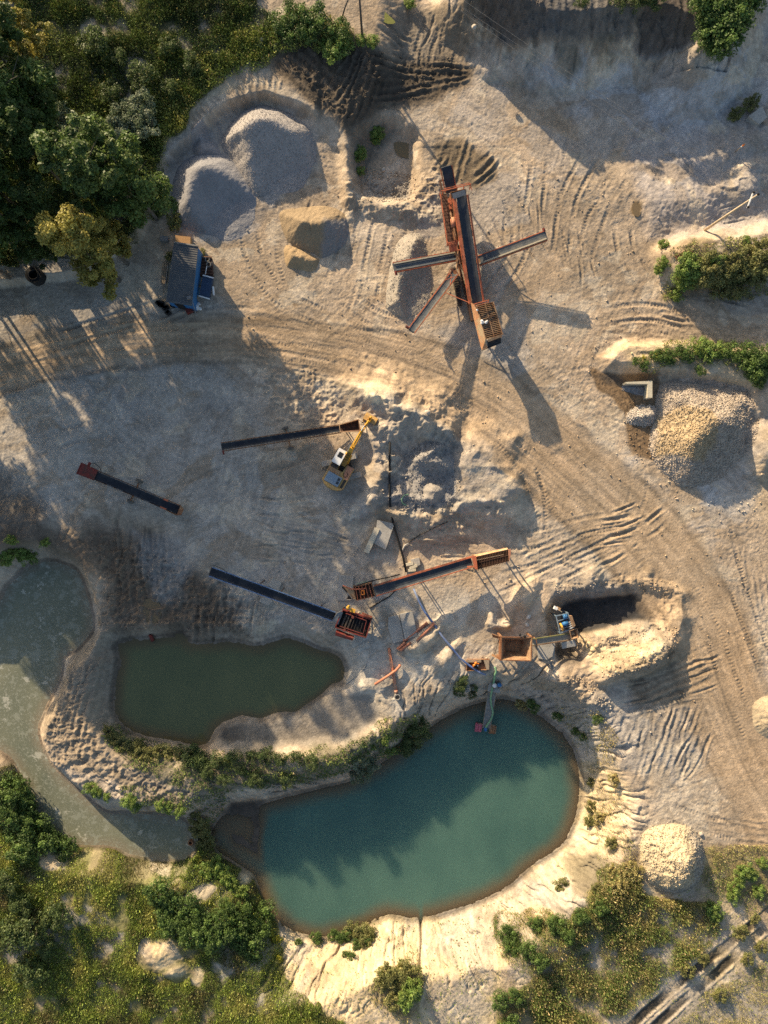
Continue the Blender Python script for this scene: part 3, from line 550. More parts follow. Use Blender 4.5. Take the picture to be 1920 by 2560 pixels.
def heap(name, label, outline, hmax, slope, cols, lee=None, noise_=.12, stn=0, ssize=(.1, .3), step=.14, cat='heap', extra=None, group=None, flat=None, wob=.25, soft=.7):
    P = smooth_line(outline, 4, True); p = np.array(P)
    gx = np.arange((p[:, 0].min()-960)/S-.4, (p[:, 0].max()-960)/S+.4, step); gy = np.arange((1280-p[:, 1].max())/S-.4, (1280-p[:, 1].min())/S+.4, step)
    GX, GY = np.meshgrid(gx, gy); u = 960+GX*S; v = 1280-GY*S
    sd = sd_at(P, u, v)+wob*fbm(GX/1.7, GY/1.7, 3, int(p[0, 0])); base = zats(GX.ravel(), GY.ravel()).reshape(GX.shape)
    h = np.clip(-sd*slope, -.15, None); hm = hmax*(1+.08*fbm(GX/3, GY/3, 2, 5)); k = .5
    t_ = np.clip(.5+.5*(h-hm)/k, 0, 1); h = h*(1-t_)+hm*t_-k*t_*(1-t_)
    if lee:                        # steep dug or slipped face turned away from the sun
        cu, cv, R, hc, s2 = lee; lx, ly = .55, .835
        pu = ((u-cu)*lx+(v-cv)*ly)/S; q = ((u-cu)*ly-(v-cv)*lx)/S; r = R/S
        d = pu+np.sqrt(np.clip(r*r-q*q, 0, None)); l = np.where(np.abs(q) < r, hc-s2*d, hc-s2*(pu+np.abs(q)-r)); k = soft
        t_ = np.clip(.5+.5*(h-l)/k, 0, 1); mn = h*(1-t_)+l*t_-k*t_*(1-t_)
        h = np.where(sd < 0, np.maximum(mn, np.minimum(h, .12*np.clip(-sd, 0, 1))), h)
    rel = noise_*(fbm(GX/.9, GY/.9, 3, 15)*.6+fbm(GX/.25, GY/.25, 2, 16)*.45)
    zz = base+h+rel*sstep(0, .6, -sd)
    c0 = np.array(cols)[None, None]*(1+.13*fbm(GX/2, GY/2, 3, 18)+.10*rng.normal(size=GX.shape)*.6)[..., None]
    if extra:
        poly2, c2 = extra; m = 1-sstep(-.5, .5, sd_at(poly2, u, v)+.7*fbm(GX/1.3, GY/1.3, 3, 20)); c0 = c0*(1-m[..., None])+np.array(c2)*(1+.12*rng.normal(size=GX.shape)*.6)[..., None]*m[..., None]
    keep = sd < .3; ii = np.arange(GX.size).reshape(GX.shape); kk = keep[:-1, :-1] & keep[:-1, 1:] & keep[1:, 1:] & keep[1:, :-1]
    q_ = np.stack([ii[:-1, :-1], ii[:-1, 1:], ii[1:, 1:], ii[1:, :-1]], -1)[kk]
    us, inv = np.unique(q_.ravel(), return_inverse=True); qd = inv.reshape(-1, 4)
    co = np.stack([GX, GY, zz], -1).reshape(-1, 3)[us]; cc = np.clip(c0, .01, .85).reshape(-1, 3)[us]
    tri = np.concatenate([qd[:, [0, 1, 2]], qd[:, [0, 2, 3]]])
    if stn:
        inside = np.where((sd.ravel() < .15))[0]; pick = rng.choice(inside, stn); sz = rng.uniform(ssize[0], ssize[1], stn)**1.0
        pos = np.stack([GX.ravel()[pick]+rng.uniform(-step, step, stn), GY.ravel()[pick]+rng.uniform(-step, step, stn), zz.ravel()[pick]+sz*.12], -1)
        sc_ = c0.reshape(-1, 3)[pick]*(1+rng.uniform(-.25, .3, (stn, 1)))
        sv, sf, scol = stones(pos, sz, np.clip(sc_, .01, .85)); tri = np.concatenate([tri, sf+len(co)]); co = np.concatenate([co, sv]); cc = np.concatenate([cc, scol])
    c = co.mean(0); o0 = np.array([c[0], c[1], base.mean()])
    o = link(np_mesh(name, co-o0, tris=tri, col=cc, smooth=not stn), name, M['gravel']); o.location = o0; tag(o, label, cat, group)
    HEAPS.append(o); return o
GREY = (.30, .285, .275)
heap('gravel_heap', "largest grey gravel heap, curled inside the sandy scarp beside the green bank", [(550,350),(574,307),(613,273),(656,262),(704,273),(745,299),(777,328),(789,367),(784,410),(765,451),(733,480),(680,488),(632,483),(598,439),(584,403),(555,372)], 3.3, .95, (.33,.305,.285), lee=(692,432,112,3.1,.47), noise_=.05, stn=5200, ssize=(.05,.10))
heap('gravel_heap', "fine dark grey gravel heap with a smooth rounded back, below the largest gravel heap", [(432,540),(428,480),(446,420),(490,385),(550,383),(602,420),(635,478),(640,520),(630,560),(590,600),(540,592),(470,575)], 2.5, .75, (.255,.25,.255), lee=(562,512,88,2.3,.46), noise_=.05)
heap('gravel_heap', "small tongue of grey gravel wedged between the two big grey heaps and the scarp", [(490,402),(480,370),(492,330),(515,318),(524,350),(545,362),(552,388),(524,404)], 1.2, .7, (.30,.28,.27), noise_=.05)
heap('sand_heap', "brown sand heap with a dark grey foot, left of the screening plant", [(700,532),(738,519),(772,515),(815,513),(854,530),(867,557),(871,588),(854,623),(805,646),(788,634),(747,623),(717,605),(705,573)], 2.7, .74, (.30,.225,.14), lee=(800,640,92,2.7,.5), noise_=.12, extra=([(815,560),(880,540),(890,600),(850,640),(800,655),(795,620)], (.24,.22,.205)))
heap('sand_heap', "low orange brown sand ridge in front of the brown sand heap", [(714,613),(749,623),(788,640),(798,650),(780,678),(728,671),(713,659)], 1.35, .75, (.36,.26,.15), lee=(765,690,55,1.3,.6), noise_=.12)
heap('gravel_heap', "long gravel ridge with a pale crest under the left hand stacking conveyor", [(978,660),(1000,600),(1050,585),(1072,640),(1078,700),(1066,760),(1020,800),(968,775),(964,765),(970,700)], 2.0, .75, (.34,.30,.245), lee=(1072,706,96,2.0,.5), noise_=.06, stn=900, ssize=(.07,.14))
heap('gravel_heap', "lumpy dark grey gravel heap in the middle of the yard, east of the excavator", [(1022,1150),(1050,1112),(1105,1112),(1132,1150),(1136,1220),(1110,1262),(1060,1262),(1030,1225)], 1.4, .62, (.26,.245,.23), lee=(1090,1215,72,1.4,.4), noise_=.12, stn=700, ssize=(.08,.2))
heap('gravel_heap', "small round grey gravel mound lying below the lumpy dark gravel heap", [(1052,1215),(1075,1200),(1110,1215),(1112,1240),(1085,1258),(1055,1245)], 1.5, .8, (.30,.27,.235), noise_=.08)
heap('stone_heap', "biggest heap of rounded stones, with a brown sandy patch, at the right edge", [(1640,1000),(1660,958),(1719,948),(1798,961),(1852,972),(1872,993),(1878,1033),(1886,1072),(1872,1112),(1846,1152),(1798,1197),(1745,1216),(1700,1218),(1666,1189),(1634,1152),(1623,1112),(1626,1080),(1642,1040)], 3.9, .66, (.42,.355,.285), lee=(1800,1180,150,4.1,.56), noise_=.2, stn=12000, ssize=(.06,.19), extra=([(1640,1040),(1700,1015),(1760,1040),(1765,1110),(1740,1150),(1640,1140)], (.43,.33,.205)))
heap('stone_heap', "small oval heap of pale stones on brown wet sand, left of the biggest stone heap", [(1567,1054),(1574,1028),(1607,1016),(1634,1019),(1644,1036),(1634,1058),(1600,1064)], 1.2, .8, (.47,.42,.36), noise_=.12, stn=1300, ssize=(.08,.2))
heap('gravel_heap', "strip of fine grey gravel tipped against the inner corner of the concrete wall", [(1555,965),(1570,955),(1618,958),(1618,985),(1590,987),(1560,978)], .7, .55, (.25,.25,.255), noise_=.07, stn=400, ssize=(.07,.14))
heap('stone_heap', "flat topped pale stony heap standing alone among weeds in the lower right", [(1606,2085),(1640,2066),(1690,2060),(1735,2076),(1756,2110),(1757,2170),(1735,2214),(1690,2232),(1645,2226),(1608,2190),(1600,2135)], 2.9, .95, (.50,.41,.275), noise_=.42, stn=4000, ssize=(.06,.18), extra=([(1720,2060),(1780,2070),(1780,2240),(1650,2250),(1660,2215),(1725,2190)], (.40,.345,.27)))
heap('sand_heap', "round topped sand heap cut by the right edge of the picture, below the stone heap", [(1880,1775),(1900,1745),(1960,1740),(1980,1800),(1960,1850),(1895,1830)], 1.1, .5, (.44,.35,.23), noise_=.14)

def scatter_uv(poly, n):
    p = np.array(poly); out = []
    while len(out) < n:
        u = rng.uniform(p[:, 0].min(), p[:, 0].max(), n); v = rng.uniform(p[:, 1].min(), p[:, 1].max(), n)
        out += list(np.stack([u, v], -1)[sd_at(poly, u, v) < 0])
    return np.array(out[:n])
def loose(polys, lo, hi, cols, name, label):
    P_, S_, C_ = [], [], []
    for poly, n in polys:
        uv = scatter_uv(poly, n); x = (uv[:, 0]-960)/S; y = (1280-uv[:, 1])/S; s_ = lo+(hi-lo)*rng.random(n)**2.5
        P_.append(np.stack([x, y, zats(x, y)+s_*.15], -1)); S_.append(s_); ci = np.clip(np.searchsorted(XS, x)-1, 0, NX-1); cj = np.clip(np.searchsorted(YS, y)-1, 0, NY-1); C_.append(np.clip(A[cj, ci]*1.12*(1+rng.uniform(-.25, .25, (n, 1))), .02, .6))
    v, f, c = stones(np.concatenate(P_), np.concatenate(S_), np.concatenate(C_)); o = link(np_mesh(name, v, tris=f, col=c, smooth=False), name, M['gravel']); tag(o, label, 'stones', kind='stuff')
loose([([(450,500),(1900,300),(1900,1700),(1500,1900),(1000,1700),(450,1250)], 1500), ([(890,400),(1040,420),(1040,500),(900,510)], 900), ([(950,1150),(1140,1080),(1150,1280),(960,1290)], 900),
       ([(1470,1600),(1690,1560),(1690,1640),(1500,1700)], 700), ([(1380,1460),(1690,1450),(1690,1475),(1400,1490)], 250), ([(1620,900),(1660,940),(1640,1160),(1560,1160),(1570,1000)], 350), ([(1100,-20),(1340,0),(1330,140),(1200,120)], 700),
       ([(700,140),(1150,140),(950,330),(790,280)], 700), ([(1310,1680),(1480,1690),(1540,1780),(1380,1780)], 500), ([(1590,1200),(1900,1150),(1900,1300),(1700,1300)], 150), ([(230,1330),(620,1480),(640,1600),(260,1590)], 500)],
      .05, .30, (.42,.375,.31), 'loose_stones', "small loose stones scattered over the sand of the yard and its banks")
def boulder(u, v, s_, col, label, group, nm='boulder'):
    p = G(u, v); a = ICO_V*(1+rng.uniform(-.15, .15, (12, 1))); f = ICO_F
    vs_, fs = list(map(tuple, a)), []
    mid = {}
    def mp(i, j):
        k = (min(i, j), max(i, j))
        if k not in mid: m = (np.array(vs_[i])+np.array(vs_[j]))/2; m = m*(1/np.linalg.norm(m)*.97)*(1+rng.uniform(-.07, .07)); mid[k] = len(vs_); vs_.append(tuple(m))
        return mid[k]
    for i, j, k in f:
        a_, b_, c_ = mp(i, j), mp(j, k), mp(k, i); fs += [(i, a_, b_), (b_, a_, j) if False else (a_, j, b_), (i, b_, c_), (c_, b_, k)]
    v_ = np.array(vs_)*np.array([1, rng.uniform(.7, .95), rng.uniform(.55, .75)])*s_*.5
    o = link(np_mesh(nm, v_, tris=np.array(fs), col=np.tile(np.array(col), (len(v_), 1)), smooth=False), nm, M['gravel']); o.location = (p.x, p.y, p.z+s_*.12); o.rotation_euler = (0, 0, rng.uniform(0, 6.28)); tag(o, label, 'boulder', group)
for (u, v, s_) in ((1462,1601,.75),(1473,1611,.85),(1466,1620,.7),(1482,1625,.8),(1476,1634,.65),(1490,1616,.6)): boulder(u, v, s_, (.50,.40,.25), "yellowish boulder tumbled at the foot of the spoil bank beside the sunken conveyor", "boulders at the foot of the spoil bank")
for (u, v, s_) in ((1321,1542,.75),(1317,1562,.6)): boulder(u, v, s_, (.52,.50,.46), "pale egg shaped stone lying in shade on the sand above the rusty hopper", "pale stones above the hopper")
for (u, v, s_, l) in ((1185,68,.7,"white boulder on the dark soil slope at the top of the picture"),(1068,1032,.8,"pale boulder on the lumpy mound at the middle of the yard"),(959,425,.6,"round pale boulder in the stony pit left of the screening plant"),(1762,1155,.8,"largest light boulder on the shaded flank of the biggest stone heap"),(1752,2085,.6,"brown boulder beside the flat topped stony heap in the lower right"),(1640,665,.5,"pale boulder on the bank left of the roadside bushes")):
    boulder(u, v, s_, (.50,.44,.36), l, None)

# ------------------------------------------------------------------ machine materials
M['orange'] = mat("orange_paint", (.46,.135,.065), .6, .1, .18, 1.2, (.22,.085,.045), .57, spec=.3)
M['orange_dust'] = mat("dusty_orange_paint", (.50,.25,.12), .75, .0, .2, 1.5, (.46,.34,.2), .5)
M['rust'] = mat("rusty_steel", (.22,.10,.05), .85, .1, .3, 1.5, (.33,.19,.10), .55, bump=.01, bscale=8)
M['rust_pale'] = mat("dusty_rusty_steel", (.36,.23,.13), .85, .1, .25, 1.2, (.25,.13,.07), .58)
M['darkrust'] = mat("dark_rusty_steel", (.085,.045,.03), .85, .1, .3, 2.0, (.16,.08,.05), .6)
M['red'] = mat("red_paint", (.17,.032,.024), .7, .0, .25, 1.5, (.10,.04,.03), .55)
M['belt'] = mat("rubber_belt", (.024,.030,.040), .55, 0, .25, 1.0, (.045,.050,.056), .56, spec=.4)
M['belt_shaded'] = mat('shaded_rubber_belt', (.010,.013,.020), .5, 0, .3, 1.0, (.022,.025,.03), .56, spec=.35)  # same rubber, with the shade over these conveyors put into its colour
M['belt_grey'] = mat("dusty_rubber_belt", (.075,.085,.095), .8, 0, .25, 1.2, (.12,.12,.115), .54)
M['dust'] = mat("sand_dust", (.42,.36,.26), .95, 0, .2, 2.0)
M['black'] = mat("black_rubber", (.016,.016,.017), .8, 0, .3, 3)
M['steel'] = mat("grey_steel", (.22,.22,.22), .6, .4, .25, 2)
M['darksteel'] = mat("dark_steel", (.045,.042,.04), .7, .3, .3, 2, (.10,.07,.05), .57)
M['yellow'] = mat("yellow_paint", (.62,.33,.045), .5, 0, .15, 1.5, (.40,.22,.06), .60)
M['ochre'] = mat("faded_yellow_paint", (.47,.29,.10), .65, 0, .15, 1.2, (.40,.27,.13), .55)
M['salmon'] = mat("faded_orange_paint", (.52,.23,.13), .7, 0, .15, 2)
M['white'] = mat("white_paint", (.72,.72,.70), .45, 0, .08, 2, (.60,.60,.58), .6)
M['bluegrey'] = mat("blue_grey_panel", (.20,.27,.34), .45, .2, .15, 2, (.26,.31,.35), .55)
M['glass'] = mat("dark_glass", (.02,.022,.025), .1, 0, .1, 2, spec=.6)
M['blue'] = mat("blue_paint", (.035,.155,.36), .6, 0, .2, 1.5, (.07,.17,.30), .6)
M['bluebelt'] = mat("blue_steel_edge", (.12,.22,.42), .5, .1, .2, 1.5)
M['roof'] = mat("roof_felt", (.125,.13,.135), .9, 0, .2, 1.5, (.16,.155,.15), .54, bump=.01)
M['tarp'] = mat("blue_tarpaulin", (.035,.065,.12), .6, 0, .2, 1.5)
M['wood'] = mat("weathered_wood", (.33,.26,.18), .9, 0, .25, 2.5, (.24,.19,.14), .55)
M['greywood'] = mat("grey_planks", (.26,.25,.235), .9, 0, .22, 2.5, (.20,.19,.175), .55)
M['concrete'] = mat("concrete", (.40,.375,.33), .9, 0, .15, 1.0, (.34,.315,.275), .55, bump=.01, bscale=6)
M['concrete_pale'] = mat("pale_concrete", (.56,.50,.37), .9, 0, .12, 1.0, (.48,.43,.33), .55, bump=.01, bscale=6)
M['green'] = mat("green_hose", (.20,.36,.20), .5, 0, .12, 2)
M['bluepipe'] = mat("blue_hose", (.20,.25,.38), .5, 0, .15, .6, (.09,.15,.33), .52)
M['pink'] = mat("pink_paint", (.55,.13,.18), .6, 0, .2, 3, (.42,.16,.17), .6)
M['pipe'] = mat("orange_plastic_pipe", (.50,.20,.115), .6, 0, .12, 1.5, (.46,.27,.18), .6)
M['bright'] = mat("bright_orange", (.85,.24,.03), .45, 0, .1, 3)
M['cardboard'] = mat("brown_sheet", (.42,.24,.11), .9, 0, .15, 2)
M['polewood'] = mat("pole_wood", (.50,.40,.28), .85, 0, .15, 1.0)
M['darkpole'] = mat("dark_pole_wood", (.12,.10,.085), .85, 0, .2, 1.0)

# ------------------------------------------------------------------ mesh builder (world coordinates; build() moves to the thing's origin)
class MB:
    def __init__(s): s.v = []; s.f = []
    def add(s, vs_, fs):
        n = len(s.v); s.v += [tuple(p) for p in vs_]; s.f += [tuple(i+n for i in f) for f in fs]; return s
    def obox(s, c, ax, ay, az):
        c, ax, ay, az = map(Vector, (c, ax, ay, az))
        vs_ = [c+ax*i+ay*j+az*k for k in (-1, 1) for j in (-1, 1) for i in (-1, 1)]
        return s.add(vs_, [(0,2,3,1),(4,5,7,6),(0,1,5,4),(2,6,7,3),(0,4,6,2),(1,3,7,5)])
    def box(s, c, sx, sy, sz, rz=0):
        ca, sa = math.cos(rz), math.sin(rz); return s.obox(c, (ca*sx/2, sa*sx/2, 0), (-sa*sy/2, ca*sy/2, 0), (0, 0, sz/2))
    def beam(s, p, q, w, h, up=(0,0,1)):
        p, q = Vector(p), Vector(q); d = q-p; L = d.length
        if L < 1e-6: return s
        d /= L; up = Vector(up); r = d.cross(up)
        if r.length < 1e-3: r = d.cross(Vector((1,0,0)))
        r.normalize(); u = r.cross(d); return s.obox((p+q)/2, d*L/2, r*w/2, u*h/2)
    def pipe(s, pts, r, n=8, cap=True):
        pts = [Vector(p) for p in pts]; rings = []; m = len(pts); prev = None
        for i, p in enumerate(pts):
            d = (pts[min(i+1, m-1)]-pts[max(i-1, 0)]).normalized()
            a = (Vector((0,0,1)) if prev is None else prev); a = a-d*a.dot(d)
            if a.length < 1e-3: a = Vector((1,0,0))-d*d.x
            a.normalize(); prev = a; b_ = d.cross(a); rr = r[i] if isinstance(r, (list, tuple)) else r
            rings.append([p+a*rr*math.cos(2*math.pi*k/n)+b_*rr*math.sin(2*math.pi*k/n) for k in range(n)])
        vs_ = [p for R_ in rings for p in R_]; fs = []
        for i in range(m-1):
            for k in range(n): a = i*n+k; b2 = i*n+(k+1) % n; fs.append((a, b2, b2+n, a+n))
        if cap: fs.append(tuple(range(n))[::-1]); fs.append(tuple(range((m-1)*n, m*n)))
        return s.add(vs_, fs)
    def cyl(s, p, q, r, n=14): return s.pipe([p, q], r, n)
    def tube(s, p, q, r, t, n=18):   # hollow
        p, q = Vector(p), Vector(q); d = (q-p).normalized(); a = d.orthogonal().normalized(); b_ = d.cross(a); vs_ = []
        for P_ in (p, q):
            for rr in (r, r-t): vs_ += [P_+a*rr*math.cos(2*math.pi*k/n)+b_*rr*math.sin(2*math.pi*k/n) for k in range(n)]
        fs = []
        for k in range(n):
            j = (k+1) % n; o0, i0, o1, i1 = 0, n, 2*n, 3*n
            fs += [(o0+k, o0+j, o1+j, o1+k), (i0+j, i0+k, i1+k, i1+j), (o0+j, o0+k, i0+k, i0+j), (o1+k, o1+j, i1+j, i1+k)]
        return s.add(vs_, fs)
    def plate(s, pts, t, n=None):    # polygon of 3-d points given thickness along its normal
        P_ = [Vector(p) for p in pts]
        nn = Vector(n).normalized() if n else (P_[1]-P_[0]).cross(P_[2]-P_[0]).normalized()
        m = len(P_); vs_ = P_+[p-nn*t for p in P_]
        return s.add(vs_, [tuple(range(m)), tuple(range(2*m-1, m-1, -1))]+[(i, i+m, (i+1) % m+m, (i+1) % m) for i in range(m)])
    def prism(s, pts, z0, z1):
        m = len(pts); vs_ = [(p[0], p[1], z0) for p in pts]+[(p[0], p[1], z1) for p in pts]
        return s.add(vs_, [tuple(range(m-1, -1, -1)), tuple(range(m, 2*m))]+[(i, (i+1) % m, (i+1) % m+m, i+m) for i in range(m)])
    def sphere(s, c, r, n=10, sz=1.0):
        c = Vector(c); vs_ = [c+Vector((0,0,r*sz))]; fs = []; m = n//2
        for i in range(1, m):
            a = math.pi*i/m; vs_ += [c+Vector((r*math.sin(a)*math.cos(2*math.pi*k/n), r*math.sin(a)*math.sin(2*math.pi*k/n), r*sz*math.cos(a))) for k in range(n)]
        vs_.append(c-Vector((0,0,r*sz)))
        for k in range(n): fs.append((0, 1+k, 1+(k+1) % n)); fs.append((len(vs_)-1, 1+(m-2)*n+(k+1) % n, 1+(m-2)*n+k))
        for i in range(m-2):
            for k in range(n): a = 1+i*n+k; b_ = 1+i*n+(k+1) % n; fs.append((a, a+n, b_+n, b_))
        return s.add(vs_, fs)
    def clusters(s):                  # pieces that do not touch become objects of their own
        n = len(s.v); pa = list(range(n))
        def fd(i):
            while pa[i] != i: pa[i] = pa[pa[i]]; i = pa[i]
            return i
        for f_ in s.f:
            for j in f_[1:]: pa[fd(j)] = fd(f_[0])
        g_ = {}
        for i in range(n): g_.setdefault(fd(i), []).append(i)
        V_ = np.array(s.v); it = [(V_[i].min(0)-.04, V_[i].max(0)+.04, i) for i in g_.values()]; k = len(it); pb = list(range(k))
        def fb(i):
            while pb[i] != i: pb[i] = pb[pb[i]]; i = pb[i]
            return i
        for i in range(k):
            for j in range(i):
                if np.all(it[i][0] <= it[j][1]) and np.all(it[j][0] <= it[i][1]): pb[fb(i)] = fb(j)
        out = {}
        for i in range(k): out.setdefault(fb(i), set()).update(it[i][2])
        if len(out) == 1: return [s]
        res = []
        for S_ in sorted(out.values(), key=len, reverse=True):
            ix = sorted(S_); mp = {a: b_ for b_, a in enumerate(ix)}; c = MB(); c.v = [s.v[i] for i in ix]; c.f = [tuple(mp[j] for j in f_) for f_ in s.f if f_[0] in S_]; res.append(c)
        return res
    def build(s, name, m, parent=None, smooth=False, _sub=False):
        root = parent
        while root is not None and root.parent is not None: root = root.parent
        if root is not None: o0 = Vector(root.location)
        else:
            xs = [p[0] for p in s.v]; ys = [p[1] for p in s.v]; o0 = Vector(((min(xs)+max(xs))/2, (min(ys)+max(ys))/2, min(p[2] for p in s.v)))
        if parent is not None and not _sub:
            cl = s.clusters()
            if len(cl) > 1: return [c.build(name, m, parent, smooth, True) for c in cl][0]
        me = bpy.data.meshes.new(name); me.from_pydata([tuple(Vector(p)-o0) for p in s.v], [], s.f); me.update()
        if smooth: me.polygons.foreach_set("use_smooth", [True]*len(me.polygons))
        o = link(me, name, m if not isinstance(m, str) else M[m], parent)
        if parent is None: o.location = o0
        return o
def thing(name, label, cat, loc, group=None):
    o = bpy.data.objects.new(name, None); COL.objects.link(o); o.location = loc; o.empty_display_size = .5
    return tag(o, label, cat, group)
def ground_at(p, dz=0.0): return Vector((p[0], p[1], zat(p[0], p[1])+dz))
UP = Vector((0, 0, 1))

def belt_between(p, q, wd, parent, m='belt', name='belt', trough=.10, sag=0):
    p, q = Vector(p), Vector(q); d = (q-p).normalized(); r = d.cross(UP).normalized(); n = r.cross(d); b = MB(); vs_ = []; N = 24
    prof = ((-.5, trough), (-.3, .02), (0, 0), (.3, .02), (.5, trough))
    for i in range(N+1):
        c = p.lerp(q, i/N)
        for a, h in prof: vs_.append(c+r*a*wd+n*h)
    k = len(prof); fs = [(i*k+j, i*k+j+1, (i+1)*k+j+1, (i+1)*k+j) for i in range(N) for j in range(k-1)]
    b.add(vs_, [f[::-1] for f in fs]); b.add([v-n*.025 for v in vs_], fs)
    for e in (p, q): b.cyl(e-r*wd*.5-n*.13, e+r*wd*.5-n*.13, .13, 12)
    b.beam(p-n*.27, q-n*.27, wd*.9, .02, n)
    return b.build(name, m, parent)
def rails_between(p, q, wd, parent, m='rust', name='side_rail', depth=.28, truss=0.0, out=.10, brackets=None, bm='dust', pitch=1.1):
    p, q = Vector(p), Vector(q); d = (q-p).normalized(); r = d.cross(UP).normalized(); n = r.cross(d); L = (q-p).length; res = []
    for s_ in (-1, 1):
        b = MB(); e = r*s_*(wd/2+out)
        b.beam(p+e-n*.02, q+e-n*.02, .07, .12, n); b.beam(p+e-n*depth, q+e-n*depth, .07, .10, n)
        k = max(2, int(L/pitch))
        for i in range(k+1):
            c = p.lerp(q, i/k)+e; b.beam(c-n*.02, c-n*depth, .05, .05, d)
            if truss and i < k: b.beam(c-n*(depth if i % 2 else .02), p.lerp(q, (i+1)/k)+e-n*(.02 if i % 2 else depth), .04, .04, d)
        res.append(b.build(name, m, parent))
        if brackets:
            bb = MB()
            for i in range(k):
                if brackets == 'long' and i % 3 == 2: continue
                c = p.lerp(q, (i+.5)/k)+r*s_*(wd/2+out*.4)+n*.05; bb.beam(c-d*pitch*(.36 if brackets == 'long' else .10), c+d*pitch*(.36 if brackets == 'long' else .10), .05, .05, n)
            bb.build('idler_guard', bm, res[-1])
    x = MB(); k = max(2, int(L/pitch))
    for i in range(k+1): c = p.lerp(q, i/k); x.beam(c-r*(wd/2+out)-n*depth, c+r*(wd/2+out)-n*depth, .05, .05, n)
    x.beam(p-n*depth, q-n*depth, .08, .08, n); x.build('underframe', 'darksteel', parent)
    return d, r, n
def wheel(c, axis, rad, wd, parent, name='wheel'):
    c, axis = Vector(c), Vector(axis).normalized(); b = MB(); pts = [(-.5, .72), (-.5, .9), (-.38, 1), (.38, 1), (.5, .9), (.5, .72)]; N = 20; a = axis.orthogonal().normalized(); e = axis.cross(a); vs_ = []
    for x, rr in pts: vs_ += [c+axis*x*wd+(a*math.cos(2*math.pi*k/N)+e*math.sin(2*math.pi*k/N))*rr*rad for k in range(N)]
    fs = [(i*N+k, i*N+(k+1) % N, (i+1)*N+(k+1) % N, (i+1)*N+k) for i in range(len(pts)-1) for k in range(N)]
    b.add(vs_, fs); b.add([c-axis*wd*.3]+[vs_[k] for k in range(N)], [(0, 1+(k+1) % N, 1+k) for k in range(N)]); b.add([c+axis*wd*.3]+[vs_[5*N+k] for k in range(N)], [(0, 1+k, 1+(k+1) % N) for k in range(N)])
    o = b.build(name, M['tyre'], parent)
    h = MB(); h.cyl(c-axis*wd*.36, c+axis*wd*.36, rad*.5, 12); h.build('hub', 'rust', o); return o
M['tyre'] = mat("dusty_tyre", (.14,.13,.115), .9, 0, .2, 3)
def legs(parent, tops, spread=.0, m='rust', w_=.10):
    for p in tops:
        p = Vector(p); g_ = ground_at(p, -.05); MB().beam(g_, p, w_, w_).build('leg', m, parent)

# ------------------------------------------------------------------ screening plant with its three stacking conveyors
def hp(u, v, z): return W(u, v, z)
base = ground_at(W(1176, 640))
pl = thing('screening_plant', "long orange mobile screening plant with three stacking conveyors and a barred feed hopper", 'screening plant', base)
bz = base.z
tail = hp(1193, 757, bz+2.2); head = hp(1153, 491, bz+4.7); axd = (head-tail); axd.z = 0; axd.normalize(); axr = axd.cross(UP)
belt_between(tail, head, 1.15, pl, 'belt', 'main_belt', .12)
d = (head-tail).normalized(); r = d.cross(UP).normalized(); n = r.cross(d)
for s_, wd in ((-1, .34), (1, .20)):
    b = MB(); e0, e1 = r*s_*.66, r*s_*(.66+wd)
    b.plate([tail+e0+n*.16, head+e0+n*.16, head+e1+n*.10, tail+e1+n*.10] if s_ > 0 else [tail+e1+n*.10, head+e1+n*.10, head+e0+n*.16, tail+e0+n*.16], .06); b.beam(tail+e1-n*.12, head+e1-n*.12, .07, .44, n)
    k = 9
    for i in range(k+1): c = tail.lerp(head, i/k); b.beam(c+e0+n*.17, c+e1+n*.12, .05, .05, n)
    o = b.build('side_plate', 'orange', pl)
k = MB(); k.beam(tail-n*.34, head-n*.34, .1, .1, n)
for i in range(12): c = tail.lerp(head, i/11); k.beam(c-r*.85-n*.34, c+r*.85-n*.34, .08, .08, n)
k.build('underframe', 'darksteel', pl)
# chassis beam along the plant, tracks, legs
c0, c1 = hp(1192, 800, bz+.9), hp(1112, 450, bz+.9)
ch = MB()
for s_ in (-.62, .62): ch.beam(c0+axr*s_, c1+axr*s_, .22, .36)
for i in range(9): c = c0.lerp(c1, i/8); ch.beam(c-axr*.7, c+axr*.7, .14, .2)
ch.build('chassis', 'darkrust', pl)
for s_ in (-1, 1):
    c = hp(1160, 715, bz)+axr*s_*1.0; t_ = MB(); a, e = c-axd*2.1, c+axd*2.1; prof = []
    for i in range(9): an = math.pi*(-.5+i/8); prof.append(e+axd*.38*math.cos(an)+UP*(.42+.38*math.sin(an)))
    for i in range(9): an = math.pi*(.5+i/8); prof.append(a+axd*.38*math.cos(an)+UP*(.42+.38*math.sin(an)))
    m_ = len(prof); v_ = [p-axr*.26 for p in prof]+[p+axr*.26 for p in prof]; t_.add(v_, [tuple(range(m_)), tuple(range(2*m_-1, m_-1, -1))]+[(i, i+m_, (i+1) % m_+m_, (i+1) % m_) for i in range(m_)])
    for i in range(15): c2 = a.lerp(e, i/14)+UP*.81; t_.beam(c2-axr*.28, c2+axr*.28, .10, .05)
    t_.build('crawler_track', 'darksteel', pl)
legs(pl, [c0+axr*s_+axd*o_ for s_ in (-.62, .62) for o_ in (.6, 13.5, 16.6)], m='darkrust', w_=.16)
